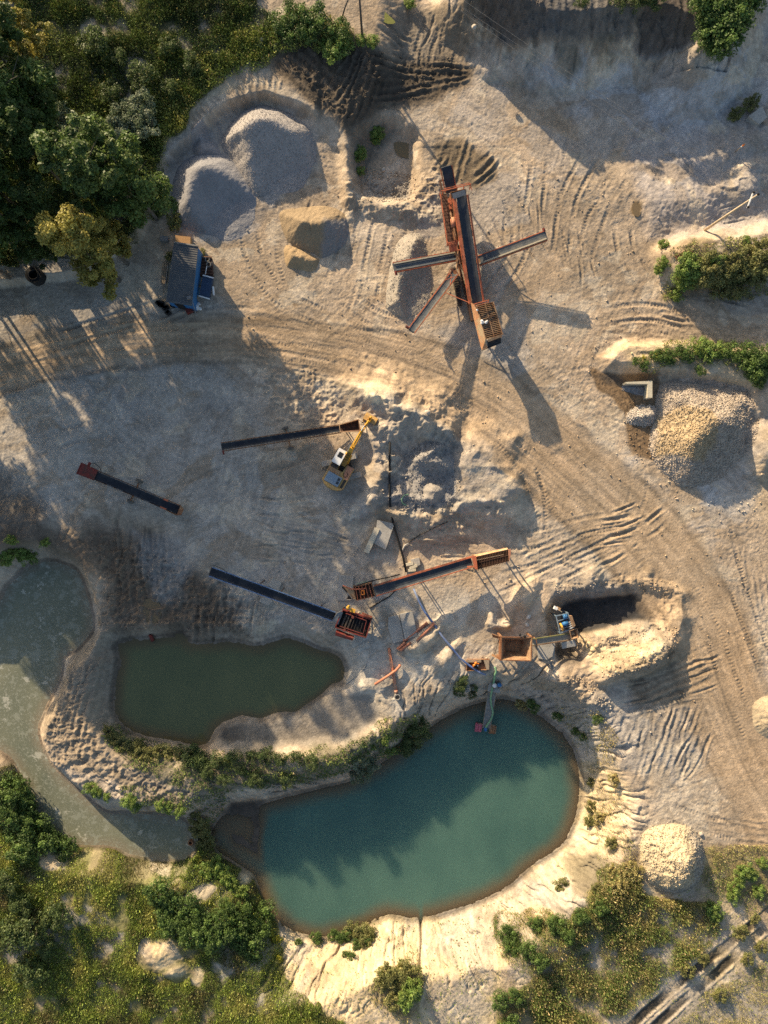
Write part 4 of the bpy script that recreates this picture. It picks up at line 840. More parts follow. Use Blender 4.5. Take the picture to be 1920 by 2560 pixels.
# screen box under the head and discharge plate over it
sb = MB(); h0 = hp(1128, 492, bz+4.1); hA = [hp(1126,480,bz+4.2), hp(1164,471,bz+4.2), hp(1182,590,bz+3.0), hp(1146,600,bz+3.0)]
sb.plate([hA[0], hA[1], hA[1]-UP*1.5, hA[0]-UP*1.5], .06); sb.plate([hA[1], hA[2], hA[2]-UP*1.4, hA[1]-UP*1.5], .06); sb.plate([hA[3], hA[0], hA[0]-UP*1.5, hA[3]-UP*1.4], .06)
sb.build('screen_box', 'rust', pl)
hd = MB(); hd.plate([hp(1130,484,bz+5.0), hp(1161,474,bz+5.0), hp(1165,487,bz+4.85), hp(1134,498,bz+4.85)], .05); hd.plate([hp(1129,482,bz+5.0), hp(1134,502,bz+4.7), hp(1134,502,bz+4.2), hp(1129,482,bz+4.2)], .05); hd.plate([hp(1163,473,bz+5.0), hp(1168,492,bz+4.7), hp(1168,492,bz+4.2), hp(1163,473,bz+4.2)], .05); hd.build('head_guard', 'steel', pl)
# rear conveyor
rb0, rb1 = hp(1128, 478, bz+2.4), hp(1116, 418, bz+3.5)
belt_between(rb0, rb1, 1.2, pl, 'belt', 'rear_belt', .06); rails_between(rb0, rb1, 1.2, pl, 'orange', 'rear_rail', .3, out=.10)
# walkway with handrails on the left side
wk0, wk1 = hp(1108, 486, bz+3.0), hp(1126, 614, bz+3.0); wr = (wk1-wk0).cross(UP).normalized()
b = MB(); b.beam(wk0, wk1, .85, .05)
for i in range(16): c = wk0.lerp(wk1, i/15); b.beam(c-wr*.42+UP*.03, c+wr*.42+UP*.03, .05, .03)
b.build('walkway', 'darkrust', pl)
b = MB()
for z_ in (.55, 1.05): b.beam(wk0+wr*.45+UP*z_, wk1+wr*.45+UP*z_, .06, .06)
for i in range(6): c = wk0.lerp(wk1, i/5)+wr*.45; b.beam(c, c+UP*1.05, .06, .06)
b.beam(wk0+wr*.45+UP*1.05, wk0-wr*.45+UP*1.05, .06, .06); b.beam(wk1+wr*.45+UP*1.05, wk1-wr*.45+UP*1.05, .06, .06); b.build('handrail', 'orange', pl)
b = MB(); b.beam(hp(1108,477,bz+4.2), hp(1177,460,bz+4.2), .10, .10); b.beam(hp(1110,472,bz+4.2), hp(1172,457,bz+4.2), .06, .06)
for (u, v) in ((1108,477),(1160,464),(1177,460)): b.beam(hp(u,v,bz+4.2), hp(u,v,bz+4.2)-UP*1.6, .08, .08)
b.beam(hp(1172,456,bz+4.2), hp(1180,476,bz+4.1), .08, .08); b.build('cross_rail', 'orange', pl)
# engine house, tank, pipes between walkway and main belt
b = MB(); c = hp(1130, 512, bz+3.0); b.box(c, .8, 1.3, 1.0, math.atan2(axr.y, axr.x)); b.beam(hp(1122,497,bz+3.9), hp(1134,506,bz+3.9), .12, .12); b.beam(hp(1121,507,bz+3.9), hp(1134,505,bz+3.9), .1, .1); b.build('engine_cover', 'orange', pl)
b = MB(); b.cyl(hp(1132,545,bz+3.2), hp(1135,568,bz+3.2), .32, 14); b.build('fuel_tank', 'salmon', pl, True)
b = MB(); b.pipe([hp(1127,525,bz+3.1), hp(1131,560,bz+3.1), hp(1142,640,bz+2.7), hp(1150,690,bz+2.5)], .12, 8); b.pipe([hp(1135,570,bz+3.3), hp(1143,612,bz+3.0), hp(1150,660,bz+2.7)], .16, 8); b.beam(hp(1120,520,bz+2.6), hp(1135,610,bz+2.5), .14, .3); b.build('hydraulic_pipes', 'rust', pl)
b = MB(); b.plate([hp(1120,606,bz+2.8), hp(1142,600,bz+2.8), hp(1144,625,bz+2.5), hp(1124,632,bz+2.5)], .5); b.beam(hp(1116,612,bz+3.4), hp(1140,608,bz+3.4), .07, .07); b.beam(hp(1141,626,bz+3.2), hp(1156,623,bz+3.2), .1, .1); b.build('discharge_chute', 'orange', pl)
b = MB(); b.plate([hp(1146,645,bz+3.0), hp(1161,682,bz+2.6), hp(1158,678,bz+1.9), hp(1141,650,bz+2.0)], .05); b.plate([hp(1146,645,bz+3.0), hp(1141,677,bz+2.6), hp(1143,672,bz+1.9), hp(1141,650,bz+2.0)], .05); b.beam(hp(1157,688,bz+2.9), hp(1165,674,bz+3.1), .1, .1); b.build('fines_chute', 'rust_pale', pl)
b = MB()
for i in range(12): u = 1146+i*2.6; b.box(hp(u, 620+i*9, bz+1.7), .35, .5, .5+.3*(i % 3))
b.build('undercarriage_gear', 'darkrust', pl)
def side_conveyor(t, h, wd, dustside=0, mm='belt_grey', thick=.3, strut=None):
    root = MB(); root.beam(t-UP*.35, t+UP*.05, .5, .5, (1,0,0)); fr = root.build('stacking_conveyor', 'rust', pl)
    belt_between(t, h, wd, fr, mm, 'belt', .08); dd, rr, nn = None, None, None
    d_ = (h-t).normalized(); r_ = d_.cross(UP).normalized(); n_ = r_.cross(d_)
    for s_ in (-1, 1):
        b = MB(); e = r_*s_*(wd/2+.10); b.beam(t+e-n_*.02, h+e-n_*.02, .09, .14, n_); b.beam(t+e-n_*thick, h+e-n_*thick, .06, .08, n_); k = 9
        for i in range(k+1): c = t.lerp(h, i/k)+e; b.beam(c, c-n_*thick, .06, .06, d_); b.beam(c, c+r_*s_*.12, .06, .08, n_) if i % 2 else None
        b.build('side_rail', 'orange', fr)
    if dustside: b = MB(); e = r_*dustside*(wd*.5-.09)+n_*.12; b.beam(t+e, h+e, .17, .05, n_); b.build('dust_strip', 'dust', fr)
    mo = MB(); c = h+r_*(-dustside or 1)*(wd/2+.25); mo.cyl(c-r_*.2, c+r_*.25, .16, 10); mo.beam(c-UP*.1, c+UP*.35, .12, .12); mo.build('drive_motor', 'red', fr)
    g0 = t.lerp(h, .55); MB().beam(g0-n_*thick, ground_at(t.lerp(h, .18), .8), .08, .08).build('brace', 'rust', fr)
    return fr
side_conveyor(hp(1141,639,bz+2.0), hp(986,668,bz+3.7), .95, 1)
side_conveyor(hp(1138,681,bz+1.9), hp(1029,826,bz+3.6), .72, 0)
side_conveyor(hp(1196,652,bz+2.0), hp(1364,589,bz+3.6), .95, 1)
b = MB()
for a_, e_ in (((1128,670),(1112,700)),((1146,684),(1125,712)),((1112,700),(1143,690)),((1125,712),(1128,686)),((1130,672),(1145,683))): b.beam(hp(*a_,bz+3.3), hp(*e_,bz+3.0), .07, .07)
b.beam(hp(1112,731,bz+2.8), hp(1174,757,bz+3.0), .08, .08); b.build('conveyor_strut', 'orange', pl)
# feed hopper with bar grid
ht = bz+4.5; TL, TR, BR, BL = hp(1191,763,ht), hp(1233,756,ht), hp(1256,836,ht-.15), hp(1214,848,ht-.15)
b = MB()
def wall(P_, Q_, P2, Q2, t_=.05): b.plate([P_, Q_, Q2, P2], t_)
low = [hp(1199,775,bz+2.1), hp(1226,770,bz+2.1), hp(1241,830,bz+2.1), hp(1216,838,bz+2.1)]
for i, (P_, Q_) in enumerate(((TL,TR),(TR,BR),(BR,BL),(BL,TL))): wall(Q_, P_, low[(i+1) % 4], low[i])
hop = b.build('feed_hopper', 'orange_dust', pl)
b = MB(); b.plate([hp(1191,763,ht+.05), hp(1214,849,ht-.1), hp(1219,869,ht-.5), hp(1205,875,ht-.8), hp(1184,790,ht-.5), hp(1178,757,ht-.1)], .06); b.build('wing_plate', 'orange_dust', hop)
b = MB(); b.plate([hp(1252,836,ht+.12), hp(1256,842,ht+.05), hp(1221,855,ht+.05), hp(1219,849,ht+.12)], .08); b.build('tail_plate', 'rust_pale', hop)
b = MB(); b.plate([hp(1218,852,ht-.6), hp(1252,842,ht-.6), hp(1252,858,ht-.8), hp(1219,870,ht-.8)], .05); b.beam(hp(1205,876,ht-.75), hp(1253,857,ht-.75), .07, .1); b.build('tail_box', 'darksteel', hop)
b = MB(); N = 19
for i in range(N+1): f_ = i/N; P_, Q_ = TL.lerp(BL, f_), TR.lerp(BR, f_); b.beam(P_+UP*.06, Q_+(Q_-P_).normalized()*.12+UP*.06, .055, .10)
for f_ in (0, .5, 1): b.beam(TL.lerp(TR, f_)+UP*.1, BL.lerp(BR, f_)+UP*.1, .07, .08)
b.build('bar_grid', 'rust_pale', hop)
b = MB(); b.beam(hp(1186,760,ht+.7), hp(1222,750,ht+.7), .10, .10); b.beam(hp(1188,766,ht+.5), hp(1222,754,ht+.4), .06, .06); b.beam(hp(1186,760,ht+.7), hp(1188,764,bz+2.5), .1, .1); b.beam(hp(1222,750,ht+.7), hp(1220,756,bz+2.5), .1, .1); b.build('hopper_gantry', 'orange', hop)
b = MB()
for q in ((1205,803,.3),(1208,806,.22),(1204,808,.2),(1215,806,.26),(1218,803,.2),(1193,775,.2)): b.sphere(hp(q[0],q[1],ht+.15), q[2]*.7, 8, .7)
tag(b.build('stones', 'white', None), "pale stones caught on the bars of the screening plant hopper", 'stones', kind='stuff')
b = MB(); b.plate([hp(1197,772,bz+2.6), hp(1229,768,bz+2.6), hp(1246,832,bz+2.6), hp(1216,840,bz+2.6)], .1); b.build('feed_load', 'dust', hop)
legs(pl, [low[2]+UP*.3, low[3]+UP*.3, low[0]+UP*.3, low[1]+UP*.3], m='rust', w_=.2)

# ------------------------------------------------------------------ four loose conveyors and feeders
def leg_pair(p, rv, sp, parent, m='rust'):
    p = Vector(p)
    for s_ in (-1, 1): q = p+Vector(rv)*s_*sp; MB().beam(ground_at(q, -.05), p+Vector(rv)*s_*sp*.7, .1, .1).build('leg', m, parent)
# 1 shaded belt with a dark red head cover, left
z0 = zat(*W(330, 1225).xy); t, h = hp(447,1275,z0+1.0), hp(206,1174,z0+3.6)
cv = thing('conveyor', "rubber belt conveyor on two wheels with a dark red head cover, far left", 'conveyor', ground_at(W(335,1225)))
h2 = t.lerp(h, .93); belt_between(t, h2, .95, cv, 'belt_shaded'); d_, r_, n_ = rails_between(t, h2, .95, cv, 'darkrust', 'side_rail', .32, out=.08, brackets='long', bm='greywood')
b = MB(); e = r_*.62; f0, f1 = t.lerp(h, .86), t.lerp(h, 1.03); b.plate([f0-e+n_*.3, f1-e*1.15+n_*.28, f1+e*1.15+n_*.28, f0+e+n_*.3][::-1], .05); b.plate([f1-e*1.15+n_*.28, f1-e*1.15-n_*.2, f1+e*1.15-n_*.2, f1+e*1.15+n_*.28], .05)
for s_ in (-1, 1): b.beam(f0+e*s_, f1+e*s_*1.1, .06, .5, n_)
b.beam(f1-e*1.15+n_*.30, f1+e*1.15+n_*.30, .10, .06, n_); b.build('head_cover', 'red', cv)
b = MB(); c = f1.lerp(f0, .45)-r_*1.0 if (hp(215,1150,3.6)-f1).dot(-r_) > 0 else f1.lerp(f0, .45)+r_*1.0; s_ = -1 if (hp(215,1150,3.6)-f1).dot(-r_) > 0 else 1; b.cyl(f1.lerp(f0,.4)+r_*s_*.6, f1.lerp(f0,.4)+r_*s_*1.15, .17, 10); b.build('drive_motor', 'red', cv)
b = MB(); b.pipe(smooth_line([(0,0),(1,0)], 2) and [f1.lerp(f0,.4)+r_*s_*1.1+UP*.1, f1.lerp(f0,.7)+r_*s_*1.25+UP*.15, f1.lerp(f0,1.0)+r_*s_*1.05, f1.lerp(f0,1.15)+r_*s_*.65-UP*.1], .035, 6); b.build('hose', 'black', cv)
for (u, v) in ((352,1203),(329,1254)):
    c = ground_at(W(u, v), .42); wheel(c, r_, .45, .32, cv)
ax0, ax1 = ground_at(W(352,1203), .42), ground_at(W(329,1254), .42); b = MB(); b.beam(ax0, ax1, .1, .1); mp_ = t.lerp(h, .45)
for q in (ax0, ax1): b.beam(q.lerp((ax0+ax1)/2, .25), mp_+(q-mp_).normalized()*.4-UP*.3, .08, .08)
b.build('axle', 'rust', cv)
b = MB(); k0 = t.lerp(h, .18); e = r_*.55
b.plate([k0-e+n_*.1, t-d_*.1-e*1.2+UP*.55, t-d_*.1-e*1.15-UP*.1, k0-e-n_*.1], .04); b.plate([k0+e+n_*.1, t-d_*.1+e*1.2+UP*.55, t-d_*.1+e*1.15-UP*.1, k0+e-n_*.1], .04); b.plate([t-d_*.12-e*1.2+UP*.55, t-d_*.12+e*1.2+UP*.55, t+e-UP*.2, t-e-UP*.2], .04); b.plate([t-d_*.15-e*1.2+UP*.55, t-d_*.15+e*1.2+UP*.55, t-d_*.7+e*.7+UP*.7, t-d_*.7-e*.7+UP*.7], .05); b.build('feed_hopper', 'rust', cv)
b = MB(); b.plate([k0-e*1.1+n_*.14, k0-e*1.1-d_*.8+n_*.2, k0-e*.75-d_*.8+n_*.16, k0-e*.75+n_*.14], .03); b.plate([k0+e*1.2+n_*.14, k0+e*1.2-d_*.6+n_*.2, k0+e*.8-d_*.6+n_*.16, k0+e*.8+n_*.14], .03); b.build('guard_plate', 'orange', cv)
leg_pair(t+d_*.3, r_, .5, cv)
# 2 shaded belt with open steel hopper beside the excavator bucket
z0 = zat(*W(720, 1095).xy); t, h = hp(852,1071,z0+1.1), hp(556,1117,z0+3.3)
cv = thing('conveyor', "rubber belt conveyor with a flared steel hopper at its tail, under the excavator bucket", 'conveyor', ground_at(W(722,1095)))
belt_between(t, h, .75, cv, 'belt_shaded'); d_, r_, n_ = rails_between(t, h, .75, cv, 'rust', 'side_rail', .34, out=.12, brackets='short', bm='rust_pale', pitch=.75, truss=1)
rim = [hp(848,1062,z0+1.6), hp(896,1048.5,z0+1.9), hp(901,1077.6,z0+1.9), hp(851,1080,z0+1.6)]; lw = [hp(851,1066,z0+1.05), hp(892,1057,z0+1.05), hp(894,1071,z0+1.05), hp(852,1076,z0+1.05)]
b = MB()
for i in range(1, 4): b.plate([rim[(i+1) % 4], rim[i], lw[i], lw[(i+1) % 4]], .04) if i != 3 else None
b.plate([rim[1], rim[0], lw[0], lw[1]], .04); b.plate([lw[0], lw[1], lw[2], lw[3]], .04)
hh = b.build('feed_hopper', 'darkrust', cv); b = MB()
for i in range(4): b.beam(rim[i], rim[(i+1) % 4], .10, .07)
b.build('hopper_rim', 'rust_pale', hh)
b = MB(); b.beam(rim[1], hp(911,1060,z0+1.0), .06, .06); b.beam(rim[2], hp(911,1060,z0+1.0), .06, .06); b.beam(rim[1].lerp(rim[2], .5), hp(911,1060,z0+1.0), .05, .05); b.build('drawbar', 'rust_pale', cv)
b = MB(); b.cyl(h-r_*.45, h-r_*.95, .12, 10); b.cyl(h+r_*.45, h+r_*.55, .1, 8); b.build('drive_motor', 'red', cv)
A0, A1 = ground_at(W(714,1071), .38), ground_at(W(727,1121), .38)
for q in (A0, A1): wheel(q, A1-A0, .40, .28, cv)
b = MB(); b.beam(A0, A1, .1, .1); mp_ = t.lerp(h, .44)-n_*.34
for q in (A0, A1): b.beam(q.lerp((A0+A1)/2, .25), mp_, .08, .08)
b.build('axle', 'rust', cv); leg_pair(t-d_*.5, r_, .4, cv)
# 3 rusty feeder with grid hopper at right and screen at left
z0 = zat(*W(1080, 1450).xy); t, h = hp(1178,1405,z0+2.0), hp(938,1477,z0+3.0)
cv = thing('feeder_conveyor', "rusty orange feeder conveyor with a barred hopper at its right end, screen at its left", 'conveyor', ground_at(W(1080,1445)))
belt_between(t, h, 1.0, cv, 'belt', 'belt', .12); d_ = (h-t).normalized(); r_ = d_.cross(UP).normalized(); n_ = r_.cross(d_)
for s_, wd in ((-1, .26), (1, .26)):
    b = MB(); b.beam(t+r_*s_*.62+n_*.14, h+r_*s_*.62+n_*.10, .12 if s_ == r_.y/abs(r_.y)*-1 else .22, .09, n_); b.beam(t+r_*s_*.66-n_*.1, h+r_*s_*.66-n_*.1, .06, .4, n_)
    for i in range(10): c = t.lerp(h, i/9)+r_*s_*.68; b.beam(c+n_*.15, c-n_*.3, .07, .05, d_)
    b.build('side_plate', 'orange' , cv)
x = MB()
x.beam(t-n_*.5, h-n_*.5, .9, .15, n_); x.build('underframe', 'darkrust', cv)
RT = z0+3.4; TL, TR, BR, BL = hp(1191,1392,RT), hp(1270,1374,RT), hp(1272,1402,RT), hp(1192,1423,RT); lw = [hp(1190,1400,RT-1.4), hp(1258,1386,RT-1.4), hp(1258,1396,RT-1.4), hp(1191,1412,RT-1.4)]
b = MB()
for i, (P_, Q_) in enumerate(((TL,TR),(TR,BR),(BR,BL),(BL,TL))): b.plate([Q_, P_, lw[i], lw[(i+1) % 4]], .05)
hh = b.build('feed_hopper', 'rust', cv)
b = MB(); b.plate([TL+UP*.06, hp(1183,1388,RT-.35), hp(1268,1370,RT-.35), TR+UP*.06], .05); b.build('wing_plate', 'orange_dust', hh)
b = MB(); b.plate([TR+UP*.1, hp(1277,1373,RT+.05), hp(1277,1386,RT+.05), BR+UP*.1], .05); b.build('end_plate', 'salmon', hh)
b = MB()
for i in range(21): f_ = i/20; P_, Q_ = TL.lerp(TR, f_), BL.lerp(BR, f_); b.beam(P_+UP*.06, Q_+(Q_-P_).normalized()*.22+UP*.06, .055, .09)
b.beam(TL.lerp(BL,.5)+UP*.1, TR.lerp(BR,.5)+UP*.1, .06, .08); b.build('bar_grid', 'darkrust', hh)
b = MB(); b.plate([lw[0]+UP*.6, lw[1]+UP*.6, lw[2]+UP*.6, lw[3]+UP*.6], .05); b.build('feed_load', 'black', hh)
b = MB(); b.plate([hp(1178,1390,RT+.1), hp(1189,1389,RT+.1), hp(1193,1424,RT+.1), hp(1186,1421,RT+.1)], .5); b.beam(hp(1166,1395,RT-.5), hp(1180,1392,RT), .2, .12); b.beam(hp(1168,1417,RT-.6), hp(1186,1415,RT-.1), .14, .12); b.build('hopper_collar', 'orange', hh)
legs(cv, [TL-UP*.3, TR-UP*.3, BR-UP*.3, BL-UP*.3], m='rust', w_=.14); legs(cv, [h-d_*.2+r_*.5-UP*.3, h-d_*.2-r_*.5-UP*.3, h.lerp(t,.45)+r_*.5-UP*.4, h.lerp(t,.45)-r_*.5-UP*.4], m='darkrust')
b = MB(); scz = z0+2.5
P4 = [hp(884,1468,scz), hp(928,1458,scz), hp(937,1490,scz), hp(890,1501,scz)]
for i in range(4): b.plate([P4[(i+1) % 4], P4[i], P4[i]-UP*.9, P4[(i+1) % 4]-UP*.9], .05); b.beam(P4[i], P4[(i+1) % 4], .09, .09)
scr = b.build('screen_box', 'rust', cv)
b = MB()
for f_ in (.1, .28, .46, .66, .85): b.beam(P4[0].lerp(P4[1], f_)+UP*.1, P4[3].lerp(P4[2], f_)+(P4[2]-P4[1]).normalized()*.15+UP*.1, .07, .1)
b.build('cross_bars', 'orange', scr); b = MB(); b.plate([P4[0]-UP*.5, P4[1]-UP*.5, P4[2]-UP*.5, P4[3]-UP*.5], .05); b.build('screen_deck', 'darkrust', scr)
b = MB(); b.pipe([hp(903,1478,scz+.15), hp(910,1476,scz+.2), hp(911,1486,scz+.2), hp(904,1487,scz+.15), hp(903,1480,scz+.2)], .07, 6); b.build('spring_coil', 'bright', scr)
b = MB(); b.plate([hp(857,1463,scz-.2), hp(884,1474,scz), hp(890,1498,scz-.1), hp(882,1497,scz-.6)], .05); b.build('discharge_plate', 'rust_pale', scr)
b = MB(); b.pipe([hp(857,1464,scz+.1), hp(880,1473,scz+.1), hp(905,1473,scz+.15), hp(913,1471,scz+.1)], .07, 8); b.build('spray_pipe', 'orange', scr)
b = MB(); b.plate([hp(857,1464,scz-.5), hp(870,1478,scz-.4), hp(868,1482,scz-.9), hp(855,1468,scz-1)], .05); b.plate([hp(866,1497,scz-1.2), hp(872,1487,scz-1.0), hp(880,1498,scz-1.2)], .05); b.build('chute_lip', 'darksteel', scr)
b = MB()
for i in range(4): c = hp(895+7*i, 1459-1.6*i, scz+.3); b.pipe([c+Vector((-.12,0,0)), c+Vector((-.08,.05,.18)), c+Vector((.06,.05,.2)), c+Vector((.12,0,0))], .03, 6)
b.build('hose_loops', 'green', scr)
b = MB(); b.pipe([hp(886,1466,scz), hp(930,1452,scz), hp(985,1440,z0+1.6), hp(1000,1436,z0+1.2)], .07, 8); b.build('water_pipe', 'black', cv)
legs(cv, [P4[0]-UP*.6, P4[1]-UP*.6, P4[2]-UP*.6, P4[3]-UP*.6], m='darkrust')
# 4 blue edged belt rising away from the red screen
z0 = zat(*W(680, 1480).xy); t, h = hp(834,1541,z0+1.7), hp(527,1429,z0+3.8)
cv = thing('conveyor', "rubber belt conveyor with blue steel edges rising left from the red vibrating screen", 'conveyor', ground_at(W(680,1482)))
belt_between(t, h, .95, cv, 'belt_shaded', 'belt', .14); d_ = (h-t).normalized(); r_ = d_.cross(UP).normalized(); n_ = r_.cross(d_)
for s_ in (-1, 1):
    b = MB(); b.beam(t+r_*s_*.56+n_*.14, h+r_*s_*.56+n_*.14, .05, .16, n_); b.beam(t+r_*s_*.54-n_*.25, h+r_*s_*.54-n_*.25, .06, .10, n_)
    for i in range(17): c = t.lerp(h, i/16)+r_*s_*.55; b.beam(c+n_*.1, c-n_*.25, .05, .05, d_)
    o = b.build('side_rail', 'bluebelt', cv); b = MB()
    for i in range(14): c = t.lerp(h, (i+.5)/14)+r_*s_*.46+n_*.18; b.beam(c-d_*.06, c+d_*.06, .05, .04, n_)
    b.build('bolts', 'steel', o)
x = MB()
x.beam(t-n_*.25, h-n_*.25, .9, .08, n_); x.build('underframe', 'darksteel', cv)
b = MB(); b.pipe([h-d_*.2+r_*.6*(1 if r_.y > 0 else -1), h+UP*.4+r_*.9*(1 if r_.y > 0 else -1), h-d_*1.2+r_*.8*(1 if r_.y > 0 else -1), h-d_*1.9+r_*.55*(1 if r_.y > 0 else -1)], .03, 6); b.build('cable', 'black', cv)
leg_pair(t.lerp(h, .45)-n_*.3, r_, .8, cv, 'darkrust'); leg_pair(t.lerp(h, .12)-n_*.3, r_, .5, cv, 'darkrust'); leg_pair(t.lerp(h, .62)-n_*.3, r_, .8, cv, 'darkrust')
# red vibrating screen
z0 = zat(*W(880, 1555).xy); T_ = z0+2.0
sv = thing('vibrating_screen', "dark red vibrating screen with cross bars and a yellow motor, at the blue conveyor's foot", 'screen', ground_at(W(882,1556)))
P4 = [hp(857,1524,T_), hp(928,1549,T_), hp(915,1594,T_), hp(838,1568,T_)]; ins = [P4[i].lerp(P4[(i+2) % 4], .13) for i in range(4)]
b = MB()
for i in range(4): b.plate([P4[(i+1) % 4], P4[i], P4[i]-UP*1.0, P4[(i+1) % 4]-UP*1.0], .06); b.beam(P4[i], P4[(i+1) % 4], .14, .12)
b.beam(ins[0], ins[1], .10, .1); b.beam(ins[3], ins[2], .1, .1); b.beam(ins[1].lerp(P4[1],.0), ins[2], .08, .1)
for f_ in (.25, .5, .75): b.beam(P4[0].lerp(P4[1], f_), ins[0].lerp(ins[1], f_), .08, .08)
bx = b.build('frame', 'red', sv)
b = MB(); b.plate([p-UP*.55 for p in P4], .05); b.build('screen_deck', 'black', sv)
b = MB(); q = [ins[0].lerp(ins[1], .06), ins[0].lerp(ins[1], .86), ins[3].lerp(ins[2], .86), ins[3].lerp(ins[2], .06)]
for i in range(7): f_ = i/6; b.beam(q[0].lerp(q[1], f_)-UP*.2, q[3].lerp(q[2], f_)-UP*.2, .06 if i > 2 else .2, .06)
b.beam(q[0], q[1], .06, .06); b.beam(q[3], q[2], .06, .06); b.build('screen_bars', 'darksteel', sv)
b = MB(); b.plate([hp(842,1533,T_+.2), hp(850,1528,T_+.2), hp(842,1558,T_-.1), hp(830,1552,T_-.1)], .06); b.plate([hp(850,1528,T_+.2), hp(857,1530,T_), hp(845,1562,T_-.2), hp(842,1558,T_-.1)], .05); b.beam(hp(842,1533,T_+.2), hp(856,1526,T_+.2), .1, .1); b.build('chute', 'steel', sv)
b = MB(); b.cyl(hp(866,1520,T_+.1), hp(874,1520,T_+.1), .2, 12); b.box(hp(882,1526,T_+.1), .62, .42, .36, -.3); b.cyl(hp(871,1515,T_+.3), hp(873,1517,T_+.5), .14, 10); b.build('motor', 'yellow', sv)
b = MB(); b.beam(hp(905,1533,T_+.15), hp(930,1543,T_+.15), .22, .2); b.build('top_beam', 'orange', sv); b = MB(); b.plate([hp(842,1573,T_-.3), hp(886,1590,T_-.3), hp(884,1595,T_-.5), hp(840,1582,T_-.5)], .5); b.build('lower_tray', 'red', sv)
for q in ((861,1575),(882,1543)): b = MB(); b.cyl(hp(q[0],q[1],T_+.1)-UP*.1, hp(q[0],q[1],T_+.1)+UP*.12, .17, 12); b.build('spring_mount', 'red', sv)
legs(sv, [p-UP*.5 for p in P4], m='darkrust', w_=.14)

# ------------------------------------------------------------------ excavator
ctr = ground_at(W(855,1174)); f = Vector((.49,.872,0)).normalized(); rt = Vector((f.y,-f.x,0)); td = Vector((.97,.245,0)).normalized(); tr = Vector((td.y,-td.x,0))
ex = thing('excavator', "yellow crawler excavator with a white cab roof reaching up over the conveyor hopper", 'excavator', ctr)
def E(a, s_, z): return ctr+f*a+rt*s_+UP*z
for s_ in (-1, 1):
    c = ctr+tr*s_*1.18; b = MB(); a, e = c-td*1.85, c+td*1.85; prof = []
    for i in range(9): an = math.pi*(-.5+i/8); prof.append(e+td*.42*math.cos(an)+UP*(.46+.42*math.sin(an)))
    for i in range(9): an = math.pi*(.5+i/8); prof.append(a+td*.42*math.cos(an)+UP*(.46+.42*math.sin(an)))
    m_ = len(prof); v_ = [p-tr*.30 for p in prof]+[p+tr*.30 for p in prof]; b.add(v_, [tuple(range(m_)), tuple(range(2*m_-1, m_-1, -1))]+[(i, i+m_, (i+1) % m_+m_, (i+1) % m_) for i in range(m_)])
    for i in range(23): c2 = (a-td*.15).lerp(e+td*.15, i/22)+UP*.89; b.obox(c2, td*.06, tr*.33, UP*.025)
    b.build('crawler_track', 'dust_track', ex) if 'dust_track' in M else b.build('crawler_track', 'concrete', ex)
b = MB(); b.obox(ctr+UP*.6, td*1.3, tr*.95, UP*.22); b.cyl(ctr+UP*.8, ctr+UP*1.05, .65, 20); b.build('undercarriage', 'darksteel', ex)
def hull(pts, z0_, z1_): return MB().prism([(p.x, p.y) for p in [E(a, s_, 0) for a, s_ in pts]][::-1], ctr.z+z0_, ctr.z+z1_)
house = hull([(1.15,-1.4),(-2.2,-1.42),(-2.62,-.9),(-2.82,-.3),(-2.82,.3),(-2.62,.9),(-2.2,1.42),(.75,1.4),(.75,.45),(-.3,.35),(-.3,-.3),(.2,-.35)], 1.05, 2.15).build('house', 'ochre', ex)
hull([(-2.25,-1.25),(-2.58,-.85),(-2.72,-.3),(-2.72,.3),(-2.58,.85),(-2.25,1.25)], 2.152, 2.27).build('counterweight', 'ochre', ex)
p = hull([(-.95,-1.12),(-2.2,-1.15),(-2.2,.75),(-.95,.75)], 2.155, 2.33).build('engine_hood', 'bluegrey', ex)
b = MB()
for q in ((-1.3,.45),(-1.75,.48)):
    for k in range(3): b.obox(E(q[0]-.13+.13*k, q[1], 2.342), f*.045, rt*.16, UP*.008)
b.build('vent', 'black', p)
hull([(.74,.55),(.74,1.36),(-.9,1.36),(-.9,.95),(-.3,.6)], 2.152, 2.22).build('tank_top', 'salmon', ex)
hull([(-.35,-1.35),(-.9,-1.35),(-.9,.2),(-.35,.2)], 2.152, 2.20).build('deck_plate', 'rust_pale', ex)
hull([(.2,-1.3),(-.3,-1.3),(-.3,-.4),(.2,-.4)], 2.152, 2.3).build('rear_deck', 'darksteel', ex)
hull([(-1.0,1.0),(-2.1,1.0),(-2.1,1.3),(-1.0,1.3)], 2.152, 2.19).build('side_grille', 'darksteel', ex)
b = MB(); b.pipe([E(-.4+.32*math.cos(t_), .85+.26*math.sin(t_), 2.27) for t_ in np.linspace(0, 5.2, 14)], .03, 6); b.build('hose', 'black', ex)
# cab
cabp = [(2.05,-1.3),(2.05,-.35),(.25,-.35),(.25,-1.3)]
cabw = hull(cabp, 1.05, 2.72).build('cab', 'white', ex); hull([(2.1,-1.34),(2.1,-.31),(1.9,-.28),(.2,-.28),(.2,-1.36),(1.9,-1.36)], 2.722, 2.84).build('cab_roof', 'white', cabw)
hull([(1.72,-1.08),(1.72,-.5),(1.05,-.5),(1.05,-1.08)], 2.842, 2.86).build('roof_window', 'glass', cabw)
b = MB(); b.plate([E(2.07,-1.22,2.6), E(2.07,-.43,2.6), E(2.07,-.43,1.5), E(2.07,-1.22,1.5)], .03); b.build('windscreen', 'glass', cabw)
